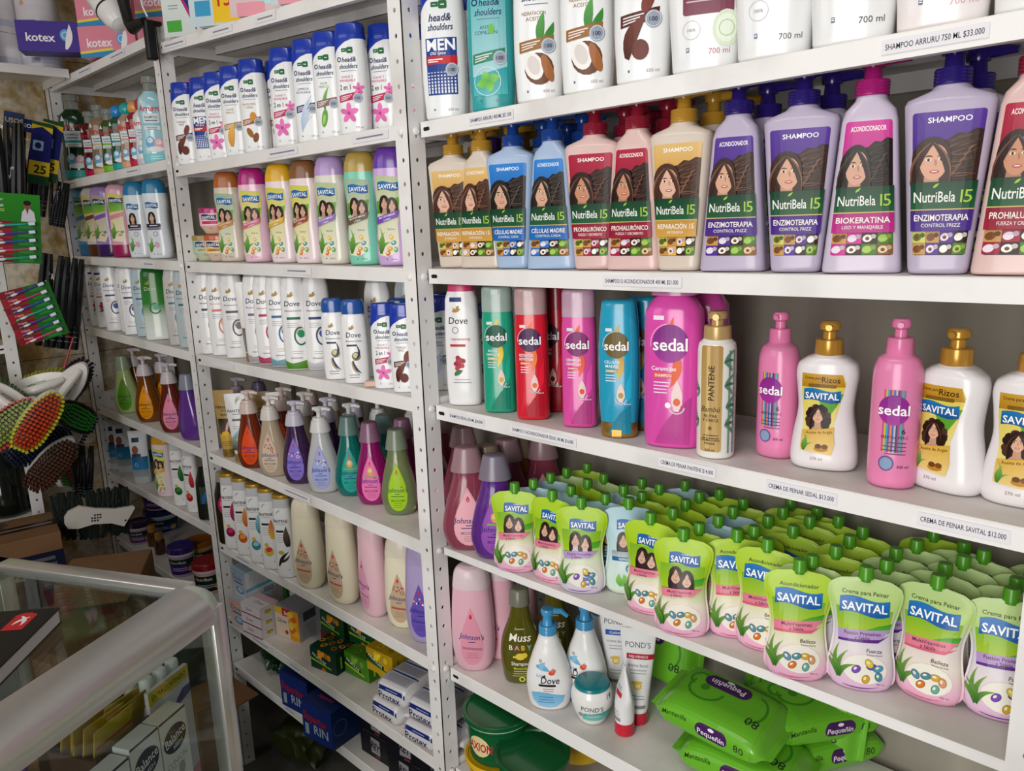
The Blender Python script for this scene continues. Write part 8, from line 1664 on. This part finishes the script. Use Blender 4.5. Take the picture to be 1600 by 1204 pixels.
A2 = Art(); A2.rect(-.034, -.045, .034, .045, '5a4a8a', 'c8c0d8'); A2.rect(-.034, .030, .034, .045, 'd8bc14'); [A2.rect(-.030 + .010 * k, .031, -.025 + .010 * k, .042, '2a2410') for k in range(6)]; A2.ell(-.01, -.02, .03, .02, 'dcd8e4')
kth('deodorant_display', 'violet and yellow display pack standing behind the white capped sticks', 'box', xs_ - .004, ys - .080, KS, [('pack', MB().box(-.036, .036, -.006, .006, 0, hS * .97).mesh('pack', [P('6a5a9a', .35)])), ('print', A2.bake(lambda u, v, o: (-u, .006 + o, hS * .97 - .045 + v), .0003, .00015, None).mesh('print', [printed(.3)], 0))])
# bags and cartons seen through the top glass
g = 'bags stored inside the glass counter'
for x, y, z, sx, sy, sz, col, rg, lb in [(.095, -.225, KS + .080, .055, .045, .072, '3f2450', .3, 'dark violet plastic bag inside the counter near its back'), (.200, -.285, KS + .09, .050, .040, .085, 'b4aeb2', .35, 'pale grey plastic bag inside the counter by the back left'), (.325, -.265, KS + .09, .040, .045, .082, '4a5a8a', .3, 'bluish plastic bag inside the counter at the left edge'), (.235, -.125, KS + .08, .05, .045, .08, '8a929a', .2, 'clear grey plastic bag inside the counter under the book'), (.350, -.050, KS + .08, .05, .045, .08, '9a7a68', .5, 'brownish paper bag inside the counter at the left edge')]:
    kth('plastic_bag', lb, 'bag', x, y, z + .002, [('bag', crumple(sx, sy, sz, int(x * 1000)).mesh('bag', [P(col, rg, coat=.3)], 45))], g, 20)
kth('carton', 'flat tan carton lying inside the counter beside the violet bag', 'box', .110, -.138, KS + .001, [('box', MB().box(-.060, .060, -.012, .012, 0, .22, 0, .001).mesh('box', [KR]))], 'cartons in the counter', -4, (R(-4), 0))
kth('carton', 'tan carton leaning inside the counter near the end glass', 'box', .012, -.215, KS + .001, [('box', MB().box(-.012, .012, -.07, .07, 0, .19, 0, .001).mesh('box', [KR]))], 'cartons in the counter', -6, (0, R(3)))
A = Art(); A.ell(0, .0, .016, .020, 'b03a48'); A.text('N', 0, 0, .016, 'e0c8cc', .01)
kth('card_packet', 'white packet with a red round mark inside the counter at the back', 'packet', .085, -.325, KS, [('packet', MB().box(-.055, .055, -.006, .006, 0, .27).mesh('packet', [P('c4c0c0', .4)])), ('print', A.bake(lambda u, v, o: (-u - .02, .006 + o, .235 + v), .0003, .0002, None).mesh('print', [printed(.4)], 0))], None, 6)
# ---- floor behind the counter
pts = [atz(338, 1042, -1.075), atz(404, 1085, -1.075), atz(357, 1113, -1.075), atz(320, 1085, -1.075)]
mb = MB().add([tuple(p) for p in pts] + [tuple(p + Vector((0, 0, .004))) for p in pts], [(3, 2, 1, 0), (4, 5, 6, 7)] + [(i, (i + 1) % 4, (i + 1) % 4 + 4, i + 4) for i in range(4)])
cen = sum(pts, Vector()) / 4
b_ = MB().box(cen.x - .09, cen.x + .02, cen.y - .09, cen.y + .0, -1.4195, -1.076, 0, .002)
thing('carton', 'brown carton with an open flap on the floor between the counter and the middle bay', 'box', (0, 0, 0), 0, 'cartons on the floor', [('flap', mb.mesh('flap', [KR]), None), ('box', b_.mesh('box', [KR]))])
p = atz(420, 1215, -1.30)
thing('plastic_bag', 'pale blue plastic bag on the floor at the foot of the counter', 'bag', (p.x - .06, p.y - .235, -1.30), .4, 'bags on the floor', [('bag', crumple(.15, .10, .11, 31).mesh('bag', [P('b4bccc', .4, coat=.2)], 45))])
p = aty(490, 1185, .16)
thing('plastic_bag', 'dark olive bag under the lowest shelf of the middle bay', 'bag', (p.x, .15, -1.355), .2, 'bags on the floor', [('bag', crumple(.10, .08, .06, 37).mesh('bag', [P('2c320c', .45)], 45))])

settle()
